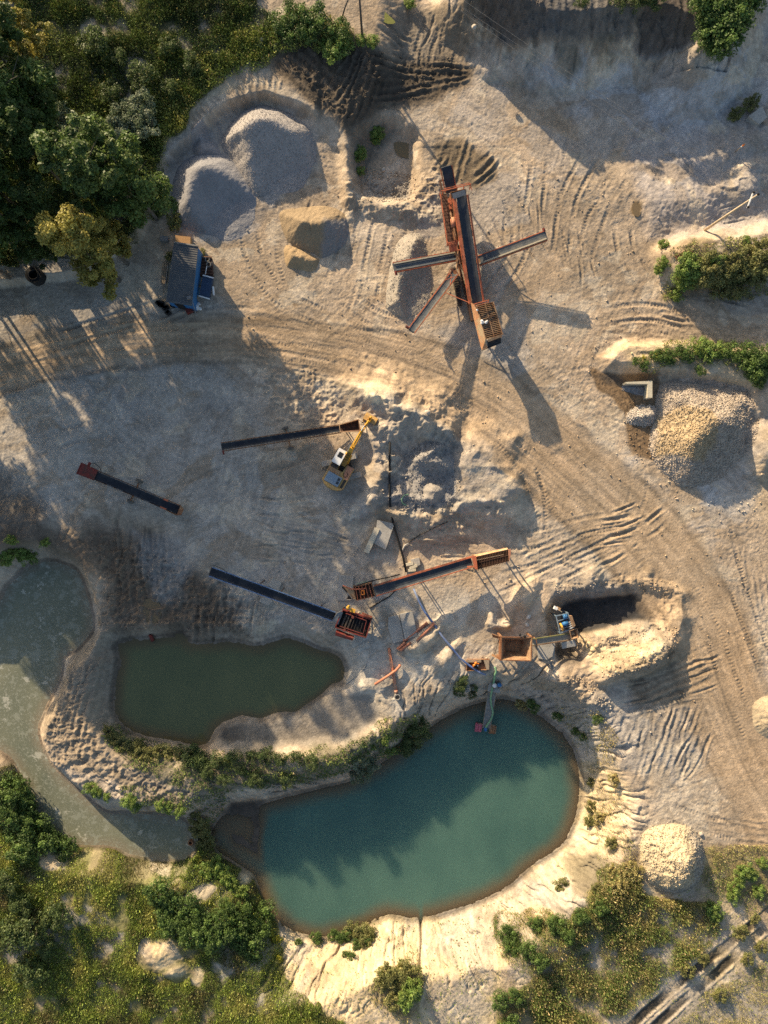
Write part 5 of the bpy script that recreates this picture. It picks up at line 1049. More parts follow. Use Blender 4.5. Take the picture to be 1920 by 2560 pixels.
# boom, stick, bucket
b0, b1, b2, b3 = E(.55,.08,1.9), E(3.3,.10,4.5), E(5.2,.12,5.0), E(5.0,.12,5.1)
b = MB()
def taper(b, p, q, w0, h0, w1, h1, rv=rt):
    p, q = Vector(p), Vector(q); d = (q-p).normalized(); u = Vector(rv).cross(d).normalized()
    vs_ = [p-rv*w0/2-u*h0/2, p+rv*w0/2-u*h0/2, p+rv*w0/2+u*h0/2, p-rv*w0/2+u*h0/2, q-rv*w1/2-u*h1/2, q+rv*w1/2-u*h1/2, q+rv*w1/2+u*h1/2, q-rv*w1/2+u*h1/2]
    b.add(vs_, [(0,1,2,3),(7,6,5,4),(0,4,5,1),(1,5,6,2),(2,6,7,3),(3,7,4,0)])
knee = E(2.9,.10,3.9); tip = E(4.9,.12,4.1); taper(b, b0, knee, .5, .5, .45, .75); taper(b, knee, tip, .45, .75, .36, .4); bo = b.build('boom', 'yellow', ex)
b = MB()
for s_ in (-.32, .32): b.cyl(E(.9,.08+s_,1.7), E(2.0,.09+s_,2.7), .09, 10)
b.build('boom_cylinder', 'yellow', ex); b = MB()
for s_ in (-.32, .32): b.cyl(E(2.0,.09+s_,2.7), E(2.9,.1+s_,3.6), .05, 8)
b.cyl(E(5.0,.12,4.75), E(5.75,.13,4.5), .07, 8); b.build('piston_rod', 'bluegrey', ex)
b = MB(); b.cyl(E(3.2,.1,4.45), E(5.0,.12,4.75), .12, 10); b.build('stick_cylinder', 'yellow', ex)
b = MB(); stt = E(5.25,.12,4.35); ste = E(6.95,.14,1.75); taper(b, stt+UP*.25-f*.3, ste, .32, .55, .26, .3); b.cyl(E(5.7,.13,4.1), E(6.7,.14,2.6), .1, 10); b.build('stick', 'yellow', ex)
b = MB(); b.sphere(E(1.9,-.2,3.0), .2, 10); b.build('work_light', 'yellow', ex)
b = MB()
for i in range(6): b.beam(E(.2+.32*i,-.12,2.5+.18*i), E(.2+.32*i,.3,2.5+.18*i), .05, .05)
for s_ in (-.15, 0, .15, .3): b.pipe([E(-.2,s_,2.25), E(.4,s_,2.75), E(1.3,s_,3.15), E(2.2,s_,3.75)], .03, 6)
b.build('hydraulic_hoses', 'black', ex)
b = MB(); wdt = .80; prof = [(6.62,2.15),(7.15,2.1),(7.55,1.7),(7.6,1.2),(7.3,.8),(6.9,.65),(6.55,.65)]
for i in range(len(prof)-1): b.plate([E(prof[i][0],.15-wdt,prof[i][1]), E(prof[i+1][0],.15-wdt,prof[i+1][1]), E(prof[i+1][0],.15+wdt,prof[i+1][1]), E(prof[i][0],.15+wdt,prof[i][1])], .04)
for s_ in (-wdt, wdt): b.plate([E(a, .15+s_, z) for a, z in prof], .04)
b.beam(E(6.5,.15-wdt,.62), E(6.5,.15+wdt,.62), .12, .06); bk = b.build('bucket', 'ochre', ex)
b = MB(); b.beam(E(6.75,.02,2.2), E(7.15,.02,2.35), .08, .3); b.beam(E(6.75,.28,2.2), E(7.15,.28,2.35), .08, .3); b.cyl(E(6.85,-.1,2.2), E(6.85,.4,2.2), .1, 10); b.sphere(E(7.2,.15,2.35), .17, 8); b.build('linkage', 'yellow', bk)

# ------------------------------------------------------------------ rusty hopper, sunken conveyor and drive
z0 = zat(*W(1290, 1650).xy); RT = z0+3.0
hq = thing('hopper', "big square rusty steel hopper open at the top, between the teal pond and the trench", 'hopper', ground_at(W(1290,1622)))
rim = [hp(1253.5,1592.5,RT), hp(1329.5,1593.5,RT), hp(1327.5,1652,RT), hp(1252.5,1650,RT)]; c = sum(rim, Vector())/4; low = [Vector((c.x+(p.x-c.x)*.5, c.y+(p.y-c.y)*.5, RT-2.1)) for p in rim]
b = MB()
for i in range(4): b.plate([rim[i], rim[(i+1) % 4], low[(i+1) % 4], low[i]], .05)
b.plate(low, .05); hb = b.build('bin', 'rust_pale', hq); b = MB()
for i in range(4): b.beam(rim[i], rim[(i+1) % 4], .12, .10)
b.build('rim', 'rust', hb)
b = MB(); b.plate([hp(1230,1584,RT-.9), hp(1253,1592,RT-.1), hp(1253,1597,RT-1.2), hp(1232,1592,RT-1.8)], .05); b.plate([hp(1229,1638,RT-.9), hp(1252,1650,RT-.1), hp(1251,1646,RT-1.2), hp(1231,1634,RT-1.8)], .05); b.plate([hp(1247,1594,RT-.5), hp(1252,1594,RT-.2), hp(1252,1648,RT-.2), hp(1247,1646,RT-.5)], .05); b.build('side_wing', 'rust', hq)
b = MB(); b.beam(hp(1249,1594,RT-.3), hp(1236,1636,RT-.6), .06, .06); b.build('tie_rod', 'darksteel', hq)
for p in rim: g_ = ground_at(p, -.1); MB().beam(g_, p-UP*.1, .2, .2).build('leg', 'rust', hq)
b = MB()
for q in ((1300,1587),(1311,1591)): b.sphere(hp(q[0],q[1],RT+.1), .17, 8)
b.build('hinge', 'black', hq)
zc = zat(*W(1400, 1600).xy); t, h = hp(1428,1591,z0-.2), hp(1330,1606,z0+1.9)
cv = thing('conveyor', "short sandy conveyor with a mossy edge running from the trench to the rusty hopper", 'conveyor', ground_at(W(1385,1598)))
belt_between(t, h, .62, cv, 'belt_grey', 'belt', .1); d_ = (h-t).normalized(); r_ = d_.cross(UP).normalized(); n_ = r_.cross(d_)
M['moss'] = mat("mossy_steel", (.22,.21,.09), .9, 0, .3, 3, (.14,.14,.06), .55); M['belt_sand'] = mat("sandy_belt", (.27,.25,.205), .95, 0, .2, 2)
cv.children[0].data.materials[0] = M['belt_sand']
for s_ in (-1, 1):
    b = MB(); b.beam(t+r_*s_*.40+n_*.06, h+r_*s_*.40+n_*.06, .12, .2, n_); b.build('side_rail', 'moss' if (r_*s_).y > 0 else 'rust_pale', cv)
b = MB(); b.beam(hp(1340,1597,z0+2.4), hp(1343,1617,z0+2.4), .09, .1); b.build('cross_beam', 'rust', cv)
leg_pair(h-d_*.6, r_, .35, cv); leg_pair(t.lerp(h, .5), r_, .35, cv)
b = MB(); rm = [hp(1424,1577,z0+.5), hp(1443,1571,z0+.5), hp(1447,1594,z0+.5), hp(1429,1598,z0+.5)]; lw = [p*1 for p in rm]; cc = sum(rm, Vector())/4; lw = [Vector((cc.x+(p.x-cc.x)*.55, cc.y+(p.y-cc.y)*.55, p.z-.7)) for p in rm]
for i in range(4): b.plate([rm[i], rm[(i+1) % 4], lw[(i+1) % 4], lw[i]], .05); b.beam(rm[i], rm[(i+1) % 4], .08, .06)
b.build('tail_hopper', 'rust_pale', cv)
dr = thing('drive_unit', "blue and grey motor frame with a yellow wheel at the head of the dark trench", 'machine', ground_at(W(1412,1562)))
zd = z0+.2; Q = [hp(1390,1540,zd), hp(1420,1533,zd), hp(1428,1572,zd), hp(1400,1583,zd)]
b = MB()
for i in range(4): b.beam(Q[i], Q[(i+1) % 4], .12, .12); b.beam(ground_at(Q[i], -.1), Q[i], .12, .12)
for f_ in (.3, .55, .8): b.beam(Q[0].lerp(Q[3], f_), Q[1].lerp(Q[2], f_), .09, .09)
b.build('frame', 'bluegrey', dr)
b = MB(); b.cyl(hp(1408,1543,zd+.25), hp(1418,1541,zd+.25), .3, 14); b.cyl(hp(1406,1562,zd+.2), hp(1420,1556,zd+.2), .28, 14); b.build('motor', 'blue', dr, True)
b = MB(); b.tube(hp(1402,1568,zd+.25), hp(1405.5,1566.5,zd+.25), .5, .12, 22); b.cyl(hp(1402.5,1567.8,zd+.25), hp(1404.8,1566.8,zd+.25), .40, 18); b.build('flywheel', 'yellow', dr)
b = MB(); b.plate([hp(1422,1538,zd+.5), hp(1428,1538,zd+.5), hp(1436,1562,zd+.4), hp(1430,1566,zd+.4)], .5); b.build('belt_guard', 'rust_pale', dr)
b = MB()
for i in range(4): b.beam(hp(1420+i*1.5,1556+i*5,zd+.3), hp(1432+i,1553+i*5,zd+.3), .08, .08)
b.build('cross_bars', 'white', dr)
bxp = ground_at(W(1389,1520)); eb = thing('switch_box', "white and brown switch box on a short post above the blue drive unit", 'switch box', bxp)
MB().beam(bxp, bxp+UP*1.5, .1, .1).build('post', 'greywood', eb); b = MB(); b.box(bxp+UP*1.6, .42, .38, .5, -.4); b.build('box', 'white', eb); b = MB(); b.box(bxp+Vector((.36,-.10,1.58)), .42, .38, .48, -.4); b.build('door', 'cardboard', eb)
b = MB(); b.pipe([bxp+UP*1.5, hp(1405,1530,zd+.9), hp(1416,1538,zd+.3)], .03, 6); b.build('conduit', 'greywood', eb)
b = MB(); b.plate([hp(1402,1606,z0+.1), hp(1436,1599,z0+.1), hp(1440,1614,z0), hp(1405,1621,z0)], .15)
for p in ((1405,1608),(1434,1601),(1438,1613),(1408,1619)): b.beam(ground_at(hp(*p, z0), -.1), hp(*p, z0), .12, .12)
tag(b.build('steel_platform', 'concrete', None), "small grey platform strewn with sand beside the short sandy conveyor", 'platform')
def slab(pts, th, m, label, name='concrete_slab', cat="slab", lift=.13, group=None, nseg=1):
    gz = sum(zat(*W(u, v).xy) for u, v in pts)/len(pts)+lift; P_ = [W(u, v, gz+th) for u, v in pts]; b = MB()
    b.plate(P_ if (P_[1]-P_[0]).cross(P_[2]-P_[0]).z > 0 else P_[::-1], th+.25, (0,0,1)); return tag(b.build(name, m, None), label, cat, group)
slab([(1342,1612),(1388,1606),(1386,1638),(1366,1650),(1346,1646)], .25, 'concrete', "sandy concrete footing below the short sandy conveyor")
# ------------------------------------------------------------------ slabs, blocks, walls
slab([(912,1337),(938,1331),(986,1312),(968,1346),(959,1372),(936,1362)] if False else [(943,1300),(986,1309),(964,1374),(935,1358)], .45, 'concrete', "thick concrete slab leaning beside the long pale beam, near the black hose")
b = MB(); P0, P1 = G(916,1381,.45), G(943,1321,.45); b.beam(P0, P1, .68, .7); tag(b.build('concrete_beam', 'concrete_pale', None), "long pale concrete beam lying against the thick slab", 'beam')
slab([(848,1437),(884,1440),(880,1500),(842,1502)], .12, 'concrete', "cracked concrete slab under the left end of the rusty feeder")
slab([(969,1543),(998,1535),(1012,1590),(1010,1604),(985,1606)] if False else [(999,1535),(1031,1529),(1044,1590),(1012,1600)], .12, 'concrete', "right one of two grey slabs lying edge to edge above the orange pipes", group=None)
slab([(971,1543),(997,1536),(1011,1601),(983,1609),(970,1570)], .12, 'concrete', "left one of two grey slabs lying edge to edge, with rounded corners")
slab([(683,1444),(704,1456),(696,1479),(668,1462)], .2, 'concrete', "concrete pad under the upper side of the blue edged conveyor")
slab([(651,1496),(668,1492),(682,1503),(672,1515),(648,1504)], .2, 'concrete', "concrete pad under the lower side of the blue edged conveyor")
slab([(1026,1399),(1048,1394),(1051,1412),(1030,1420)], .2, 'concrete', "square pale slab above the rusty feeder, beside the broken lumps")
for i, (u, v, w_, rz) in enumerate(((1024,1410,.9,.2),(1033,1417,1.0,.35),(1030,1425,.95,.1))):
    b = MB(); b.box(G(u, v, .25), w_, .35, .45, rz); tag(b.build('concrete_lump', 'concrete_pale', None), "rounded broken concrete lump piled beside the rusty feeder", 'concrete lump', 'broken lumps beside the feeder')
# L shaped wall
gz = zat(*W(1600, 965).xy); ht = 1.4; zz = gz+ht
lw_ = thing('retaining_wall', "pale concrete wall bent into an L around fine grey gravel", 'wall', ground_at(W(1600,965)))
b = MB(); b.prism([(p.x, p.y) for p in [hp(1564,955,zz), hp(1566,959,zz), hp(1619,960,zz), hp(1619,952.5,zz)]], gz-.4, zz); b.build('long_arm', 'concrete_pale', lw_)
b = MB(); b.prism([(p.x, p.y) for p in [hp(1619.2,952,zz+.02), hp(1619.2,994,zz+.02), hp(1631,994,zz+.02), hp(1631,952,zz+.02)]], gz-.4, zz+.02); b.build('short_arm', 'concrete_pale', lw_)
gz = zat(*W(1895, 285).xy); b = MB(); b.prism([(p.x, p.y) for p in [hp(1873,289,gz+1.0), hp(1899,310,gz+1.0), hp(1919,292,gz+1.0), hp(1907,264,gz+1.0)]], gz-.6, gz+.9); tag(b.build('concrete_block', 'concrete', None), "square grey concrete block at the upper right edge", 'block')
# grate, planks, pallet
gz = zat(*W(1705, 632).xy)+.2; g1 = [hp(1688,641,gz), hp(1722,622,gz), hp(1729,631,gz), hp(1695,651,gz)]
b = MB()
for i in range(9): b.beam(g1[0].lerp(g1[1], i/8), g1[3].lerp(g1[2], i/8), .10, .12)
b.beam(g1[0], g1[1], .08, .1); b.beam(g1[3], g1[2]+(g1[2]-g1[3]).normalized()*.3, .08, .1); tag(b.build('steel_grate', 'rust', None), "rusty ladder like steel grate lying among the weeds on the right hand bank", 'grate')
def slats(pts, n, m, name, label, th=.08, lift=.12, cross=False, cat=None, gap=.72):
    gz = max(zat(*W(u, v).xy) for u, v in pts)+lift; P_ = [W(u, v, gz) for u, v in pts]; b = MB(); wd = (P_[3]-P_[0]).length/n
    for i in range(n): f_ = (i+.5)/n; b.beam(P_[0].lerp(P_[3], f_), P_[1].lerp(P_[2], f_), wd*gap, th)
    if cross:
        for f_ in (.08, .5, .92): b.beam(P_[0].lerp(P_[1], f_)-UP*th, P_[3].lerp(P_[2], f_)-UP*th, .1, th)
    return tag(b.build(name, m, None), label, cat or name.replace('_', ' '))
slats([(1371,1654),(1380,1676),(1387,1674),(1378,1652)], 3, 'greywood', 'plank_stack', "short stack of grey planks on the sand below the short sandy conveyor", .25)
slats([(1128,1697),(1139,1677),(1147,1683),(1136,1702)], 5, 'greywood', 'pallet', "grey slatted pallet leaning on the sandy bank left of the jetty", .06, .25, True)
# lattice block
gz = zat(*W(1165, 1720).xy)+.15; b = MB(); P_ = [hp(1159,1711,gz+.2), hp(1173,1714,gz+.2), hp(1170,1729,gz+.2), hp(1157,1726,gz+.2)]
for i in range(4): f_ = i/3; b.beam(P_[0].lerp(P_[3], f_), P_[1].lerp(P_[2], f_), .13, .14); b.beam(P_[0].lerp(P_[1], f_), P_[3].lerp(P_[2], f_), .13, .14)
tag(b.build('lattice_block', 'concrete', None), "small grey concrete lattice with square holes among weeds by the jetty", 'lattice block')
# ------------------------------------------------------------------ pipes, hoses
def pipe_thing(pts, r, m, name, label, cat='pipe', lift=None, n=10, group=None, smooth=True, hollow=False):
    P_ = [G(u, v, r if lift is None else lift) for u, v in pts]; b = MB()
    if hollow and len(P_) == 2: b.tube(P_[0], P_[1], r, r*.22, 14)
    else: b.pipe(P_, r, n)
    return tag(b.build(name, m, None, smooth), label, cat, group)
def straight(p, q, r, label, m='pipe', lift=0.0, name='plastic_pipe'):
    a, c = G(*p), G(*q); z_ = max(zat(*(a.lerp(c, k/6).xy)) for k in range(7)); 
    a = G(*p, r); c = G(*q, r); a.z = max(a.z, z_+r-.1)+lift; c.z = max(c.z, z_+r-.1)+lift
    b = MB(); b.tube(a, c, r, .05, 14); b.tube(a.lerp(c, .94), c, r+.03, .05, 14); return tag(b.build(name, m, None, True), label, 'pipe')
straight((1009,1603), (1069,1557), .18, "longest orange plastic pipe, resting across the right hand grey slab")
straight((1042,1603), (1085,1556), .18, "dusty orange pipe whose upper end passes under the blue hose")
straight((994,1623), (1013,1606), .19, "short orange pipe at the lower end of the longest pipe")
straight((1000,1626), (1027,1606), .15, "shortest orange pipe, lying alongside the other short one")
straight((972,1620), (991,1732), .18, "long orange pipe crossed by a bent one, running down to the pale outlet ring", lift=.05)
b = MB(); a = [G(937,1711,.5), G(970,1690,.55), G(990,1676,.5), G(999,1666,.45), G(1000,1661,.4)]; b.pipe(a, .17, 12); tag(b.build('plastic_pipe', 'pipe', None, True), "orange pipe with a bent end, lying across the long pipe to form an X", 'pipe')
p = G(993.5,1741); b = MB(); b.tube(p-UP*.2, p+UP*.45, .38, .1, 18); tag(b.build('outlet_ring', 'greywood', None), "upright pale grey pipe ring at the lower end of the long orange pipe", 'pipe')
pipe_thing([(975,1105),(974,1140),(974,1200),(975,1260),(982,1305),(995,1350),(1008,1395),(1015,1430)], .13, 'black', 'hose', "thick black hose running down past the thick slab to the rusty feeder", 'hose', .22)
hz = [(1034,1472),(1046,1500),(1062,1530),(1085,1560),(1105,1590),(1130,1620),(1150,1645),(1175,1665),(1198,1680),(1214,1687)]
pipe_thing(hz, .13, 'bluepipe', 'hose', "long pale blue hose running from the rusty feeder down over the rusty tray", 'hose', .42)
pipe_thing([(925,1540),(928,1565),(930,1600),(925,1640),(908,1675),(885,1695),(872,1705),(865,1711)], .06, 'concrete', 'hose', "thin white hose curving from the red screen down to the green pond", 'hose', .06)
pipe_thing([(925,1520),(950,1505),(975,1490),(990,1475)], .06, 'black', 'hose', "thin black cable curving under the rusty feeder", 'cable', .06)
pipe_thing([(1005,1378),(1013,1362),(1022,1355),(1050,1337),(1095,1315),(1120,1304)], .06, 'darksteel', 'hose', "thin dark rod lying over the lumpy sand above the rusty feeder", 'rod', .15)
pipe_thing([(1004,1380),(1012,1364),(1022,1357)], .12, 'concrete', 'pipe_stub', "short white pipe stub beside the black hose", 'pipe', .14)
pipe_thing([(1022,1236),(1010,1238),(1004,1248),(1006,1258),(1016,1264)], .07, 'green', 'hose', "pale green hose bent into a hook on dark gravel", 'hose', .25)
p = W(383,1601,Z_GREEN); b = MB(); b.pipe([p+Vector((-.2,.8,.5)), p+Vector((0,0,.15))], .25, 12); tag(b.build('drain_pipe', 'red', None, True), "short red drain pipe poking into the top edge of the green pond", 'pipe')
p = W(477,2106,Z_MURKY+.3); b = MB(); b.tube(p-Vector((0,0,.6)), p+UP*.25, .32, .08, 16); tag(b.build('outlet_pipe', 'rust', None), "rusty upright pipe mouth at the right end of the murky pond", 'pipe')
p = G(411,1869); b = MB(); b.tube(p, p+UP*.3, .22, .07, 16); tag(b.build('pipe_ring', 'greywood', None), "small pale ring lying in weeds on the bank below the green pond", 'pipe')
# black culvert ring at the tree line
p = G(93,693); ct = thing('culvert', "round black culvert mouth under the trees at the left edge", 'culvert', p); b = MB(); b.tube(p-UP*.3, p+UP*1.0, 1.0, .42, 24); b.build('tyre_wall', 'black', ct); b = MB(); b.tube(p+UP*.9, p+UP*1.1, .60, .05, 24); b.build('rim', 'darksteel', ct)
b = MB(); b.cyl(p, p+UP*.1, .76, 20); b.build('floor', 'black', ct)
# ------------------------------------------------------------------ jetty and pumps
J0, J1 = W(1230,1732,Z_TEAL+2.2), W(1216,1820,Z_TEAL+.45)
jt = thing('jetty', "narrow grey plank jetty floating on the teal pond with two drums at its end", 'jetty', Vector((W(1223,1776,Z_TEAL).x, W(1223,1776,Z_TEAL).y, Z_TEAL)))
d_ = (J1-J0).normalized(); r_ = d_.cross(UP).normalized(); b = MB()
for i in range(5): a = r_*(-.4+.2*i); b.beam(J0+a, J1+a, .17, .06)
b.build('deck', 'greywood', jt); b = MB()
for s_ in (-1, 1): b.beam(J0+r_*s_*.52-UP*.02, J1+r_*s_*.5-UP*.02, .06, .16)
b.beam(J1-r_*1.1-d_*.5-UP*.1, J1+r_*1.1-d_*.5-UP*.1, .08, .08); b.beam(J1-r_*1.1-UP*.1, J1+r_*1.1-UP*.1, .08, .08); b.build('frame', 'wood', jt)
for (q, m_, cols) in (((1195.5,1818),'pink',1), ((1231,1823),'rust',1)):
    c = W(q[0], q[1], Z_TEAL+.2); b = MB()
    for k in (-.2, .2): b.cyl(c+r_*k*(1 if True else 0)-d_*.58, c+r_*k+d_*.58, .23, 12)
    o = b.build('float_drum', m_, jt, True); b = MB()
    for k in (-.4, 0, .4): b.beam(c+d_*k-r_*.42+UP*.24, c+d_*k+r_*.42+UP*.24, .05, .05)
    for k in (-.4, .4): b.beam(c+r_*k-d_*.6+UP*.24, c+r_*k+d_*.6+UP*.24, .06, .06)
    b.build('float_frame', 'rust_pale' if m_ == 'rust' else 'pink', o)
b = MB(); c = W(1214,1822.5,Z_TEAL+.6); b.cyl(c-d_*.25, c+d_*.25, .2, 12); b.cyl(c-UP*.3, c+UP*.1, .16, 10); tag(b.build('pump', 'blue', None, True), "small blue pump hanging at the outer end of the jetty", 'pump')
gz = zat(*W(1234,1718).xy); gz = max(gz, Z_TEAL+2.1)
sp = [W(1224,1704,gz+.3), W(1247,1708,gz+.3), W(1250.5,1733,gz+.3), W(1219,1728,gz+.3)]
b = MB(); b.plate(sp[::-1], .5, (0,0,1)); tag(b.build('concrete_slab', 'concrete', None), "grey landing slab at the shore end of the jetty", 'slab')
for (q, m_, l, cap) in (((1234,1710),'steel',"pale round topped pump standing on the landing slab",'white'), ((1246.5,1709),'bluegrey',"blue capped pump standing on the landing slab",'blue')):
    c = W(q[0], q[1], gz+.3); pm = thing('pump', l, 'pump', c); b = MB(); b.cyl(c, c+UP*.75, .28, 16); b.build('body', m_, pm, True); b = MB(); b.sphere(c+UP*.78, .29, 12, .6); b.build('cap', cap, pm, True); b = MB(); b.beam(c-UP*0+Vector((0,.3,.2)), c+Vector((0,.75,.2)), .16, .16); b.cyl(c+Vector((0,-.2,.25)), c+Vector((0,-.5,.25)), .12, 10); b.build('fitting', 'rust', pm)
hpz = [(1237,1667,.3),(1240.5,1678,.3),(1237,1688,.3),(1235,1700,.25),(1233,1712,.5)]
b = MB(); b.pipe([Vector(p) for p in smooth_line([tuple(W(u, v, max(zat(*W(u, v).xy), gz)+z_)) for u, v, z_ in hpz], 5)], .13, 10); tag(b.build('hose', 'green', None, True), "short green hose looping from the sand to the pumps on the landing slab", 'hose')
hj = [(1231.5,1718,gz+.5),(1229,1730,gz+.42),(1226.5,1745,J0.lerp(J1,.15).z+.18),(1228.5,1764,J0.lerp(J1,.37).z+.18),(1232,1780,J0.lerp(J1,.55).z+.18),(1228,1797,J0.lerp(J1,.74).z+.18),(1217,1814,J0.lerp(J1,.94).z+.25),(1214.5,1821,Z_TEAL+.7)]
b = MB(); b.pipe([Vector(p) for p in smooth_line([tuple(W(*q)) for q in hj], 5)], .12, 10); tag(b.build('hose', 'green', None, True), "long green hose snaking along the jetty deck to the blue pump", 'hose')
# rusty tray with orange pump
gz = zat(*W(1195,1662).xy); ty = thing('steel_tray', "shallow rusty steel tray with planks on the sand, crossed by the blue hose", 'tray', ground_at(W(1195,1662)))
P_ = [hp(1168,1650,gz+.45), hp(1223.5,1649.5,gz+.45), hp(1222.5,1674,gz+.45), hp(1167,1677,gz+.45)]; b = MB()
for i in range(4): b.plate([P_[(i+1) % 4], P_[i], P_[i]-UP*.5, P_[(i+1) % 4]-UP*.5], .05)
b.plate([p-UP*.34 for p in P_][::-1], .05, (0,0,1)); b.build('tray', 'rust', ty)
b = MB(); b.plate([hp(1168,1649,gz+.48), hp(1203,1649,gz+.48), hp(1203,1656,gz+.48), hp(1168,1656,gz+.48)][::-1], .05, (0,0,1)); b.plate([hp(1209,1650,gz+.48), hp(1223,1650,gz+.48), hp(1223,1674,gz+.48), hp(1216,1674,gz+.48)][::-1], .05, (0,0,1)); b.build('planks', 'wood', ty)
c = W(1188,1657,gz+.3); pm = thing('pump', "bright orange pump with a rounded head standing in the rusty tray", 'pump', c); b = MB(); b.sphere(c+UP*.65+Vector((0,.1,0)), .17, 12); b.cyl(c, c+UP*.6, .13, 12); b.cyl(c+Vector((.1,-.02,.5)), c+Vector((.42,-.02,.5)), .07, 10); b.cyl(c+Vector((-.22,-.15,.3)), c+Vector((-.25,-.5,.25)), .1, 10); b.cyl(c+Vector((-.05,-.1,.45)), c+Vector((-.22,-.3,.3)), .12, 10); b.build('body', 'bright', pm, True); b = MB(); b.cyl(c+Vector((.05,-.45,.0)), c+Vector((.05,-.45,.35)), .26, 12); b.build('motor', 'black', pm); b = MB(); b.cyl(c+Vector((.25,-.25,.2)), c+Vector((.25,-.25,.5)), .08, 10); b.build('gauge', 'white', pm)
# ------------------------------------------------------------------ site hut and its clutter
gz = zat(*W(455,690).xy); RT = gz+2.75
ht_ = thing('site_hut', "blue walled site hut with a long grey ribbed flat roof under the trees", 'hut', ground_at(W(460,690)))
C4 = [hp(435.5,609,RT), hp(494.5,618,RT), hp(478.5,762,RT), hp(416.5,752,RT)]
b = MB(); pr = [(p.x, p.y) for p in C4]
for i in range(4): p, q = C4[i], C4[(i+1) % 4]; b.plate([p-UP*.02, q-UP*.02, q-UP*2.95, p-UP*2.95], .06)
b.build('wall', 'blue', ht_)
cx = sum(C4, Vector())/4; R4 = [cx+(p-cx)*1.035+UP*.04 for p in C4]; b = MB(); b.plate(R4[::-1], .12, (0,0,1))
for i in range(26): f_ = (i+.5)/26; b.beam(R4[0].lerp(R4[3], f_)+UP*.015, R4[1].lerp(R4[2], f_)+UP*.015, .07, .045)
rf = b.build('roof', 'roof', ht_); b = MB(); b.beam(R4[0]+UP*.05, R4[1]+UP*.05, .16, .12); b.build('ridge_strip', 'greywood', rf)
b = MB(); e0, e1 = C4[3].lerp(C4[2], .28), C4[3].lerp(C4[2], .62); nrm = (C4[2]-C4[3]).cross(UP).normalized(); nrm = nrm if nrm.y < 0 else -nrm
b.plate([e0+nrm*.08-UP*.3, e1+nrm*.08-UP*.3, e1+nrm*.08-UP*2.4, e0+nrm*.08-UP*2.4], .05); b.build('door', 'black', ht_)
b = MB(); c = R4[2].lerp(R4[0], .12)+UP*.2; b.box(c, .5, .35, .3, .3); b.beam(c+Vector((-.9,.2,0)), c+Vector((-.2,.1,.05)), .05, .05); b.sphere(c+Vector((-.7,-.3,-.05)), .07, 6); b.build('roof_scrap', 'steel', rf)
b = MB(); b.beam(R4[2]+Vector((-.1,1.2,.15)), R4[2]+Vector((.4,-1.0,-.8)), .07, .07); tag(b.build('pole', 'greywood', None), "thin pale pole leaning on the lower right corner of the hut roof", 'pole')
b = MB(); b.pipe([hp(495,676,gz+1.2), hp(490,690,gz+1.5), hp(487,705,gz+1.4), hp(488,720,gz+1.0), hp(490,724,gz+.5)], .05, 8); tag(b.build('hose', 'blue', None, True), "bright blue hose draped along the hut's right wall", 'hose')
zt = gz+1.15; tb = thing('trailer', "small flat trailer under a dark blue tarpaulin with white end rails, right of the hut", 'trailer', ground_at(W(516,717)))
T4 = [hp(508,689,zt), hp(532,695,zt), hp(523,746,zt), hp(498.5,739,zt)]; b = MB(); b.plate(T4[::-1], .5, (0,0,1))
for i in range(7): f_ = i/6; b.beam(T4[0].lerp(T4[1], f_)+UP*.01, T4[3].lerp(T4[2], f_)+UP*.01, .04, .04)
b.build('tarpaulin', 'tarp', tb); 
for (a, c) in (((507,688),(534,695)), ((497,739.5),(524.5,747.5))): b = MB(); b.beam(hp(*a, zt+.1), hp(*c, zt+.1), .14, .1); b.build('end_rail', 'white', tb)
b = MB(); b.beam(hp(533,717,zt), hp(535,738,zt), .2, .2); b.build('side_box', 'white', tb)
for q in ((498,712),(531,722)): wheel(ground_at(W(*q), .35), (1,.2,0), .36, .22, tb)
lt = thing('low_loader', "dark cluttered timber trailer with two old tyres on it, right of the hut", 'trailer', ground_at(W(516,668))); b = MB(); L4 = [hp(500,644,gz+.6), hp(530,645,gz+.6), hp(533,690,gz+.6), hp(500,690,gz+.6)]
b.plate(L4[::-1], .3, (0,0,1)); 
for i in range(6): f_ = (i+.3)/6; b.beam(L4[0].lerp(L4[3], f_)+UP*.06, L4[1].lerp(L4[2], f_)+UP*.06, .14, .1)
b.build('deck', 'darkrust', lt); b = MB(); b.beam(hp(499,637,gz+.8), hp(505,642,gz+.8), .08, .1); b.beam(hp(504,641,gz+.8), hp(530,643,gz+.8), .1, .12); b.build('frame', 'rust', lt)
for q in ((500,655),(532,660)): wheel(ground_at(W(*q), .35), (1,0,0), .36, .22, lt)
for (q, l) in (((518.5,648.5),"upper of two pale worn tyres on the dark cluttered trailer"), ((522,661.5),"lower of two worn tyres on the dark cluttered trailer")):
    c = W(q[0], q[1], gz+.72); b = MB(); N = 18; n2 = 8; vs_ = []
    for i in range(N):
        a = 2*math.pi*i/N
        for j in range(n2): e = 2*math.pi*j/n2; rr = .27+.10*math.cos(e); vs_.append(c+Vector((rr*math.cos(a), rr*math.sin(a), .12*math.sin(e))))
    b.add(vs_, [(i*n2+j, ((i+1) % N)*n2+j, ((i+1) % N)*n2+(j+1) % n2, i*n2+(j+1) % n2) for i in range(N) for j in range(n2)]); tag(b.build('tyre', 'tyre', None, True), l, 'tyre')
b = MB(); b.beam(hp(517,666,gz+.9), hp(513.5,686,gz+1.0), .08, .08); tag(b.build('pole', 'white', None), "white pole lying lengthwise on the dark cluttered trailer", 'pole')
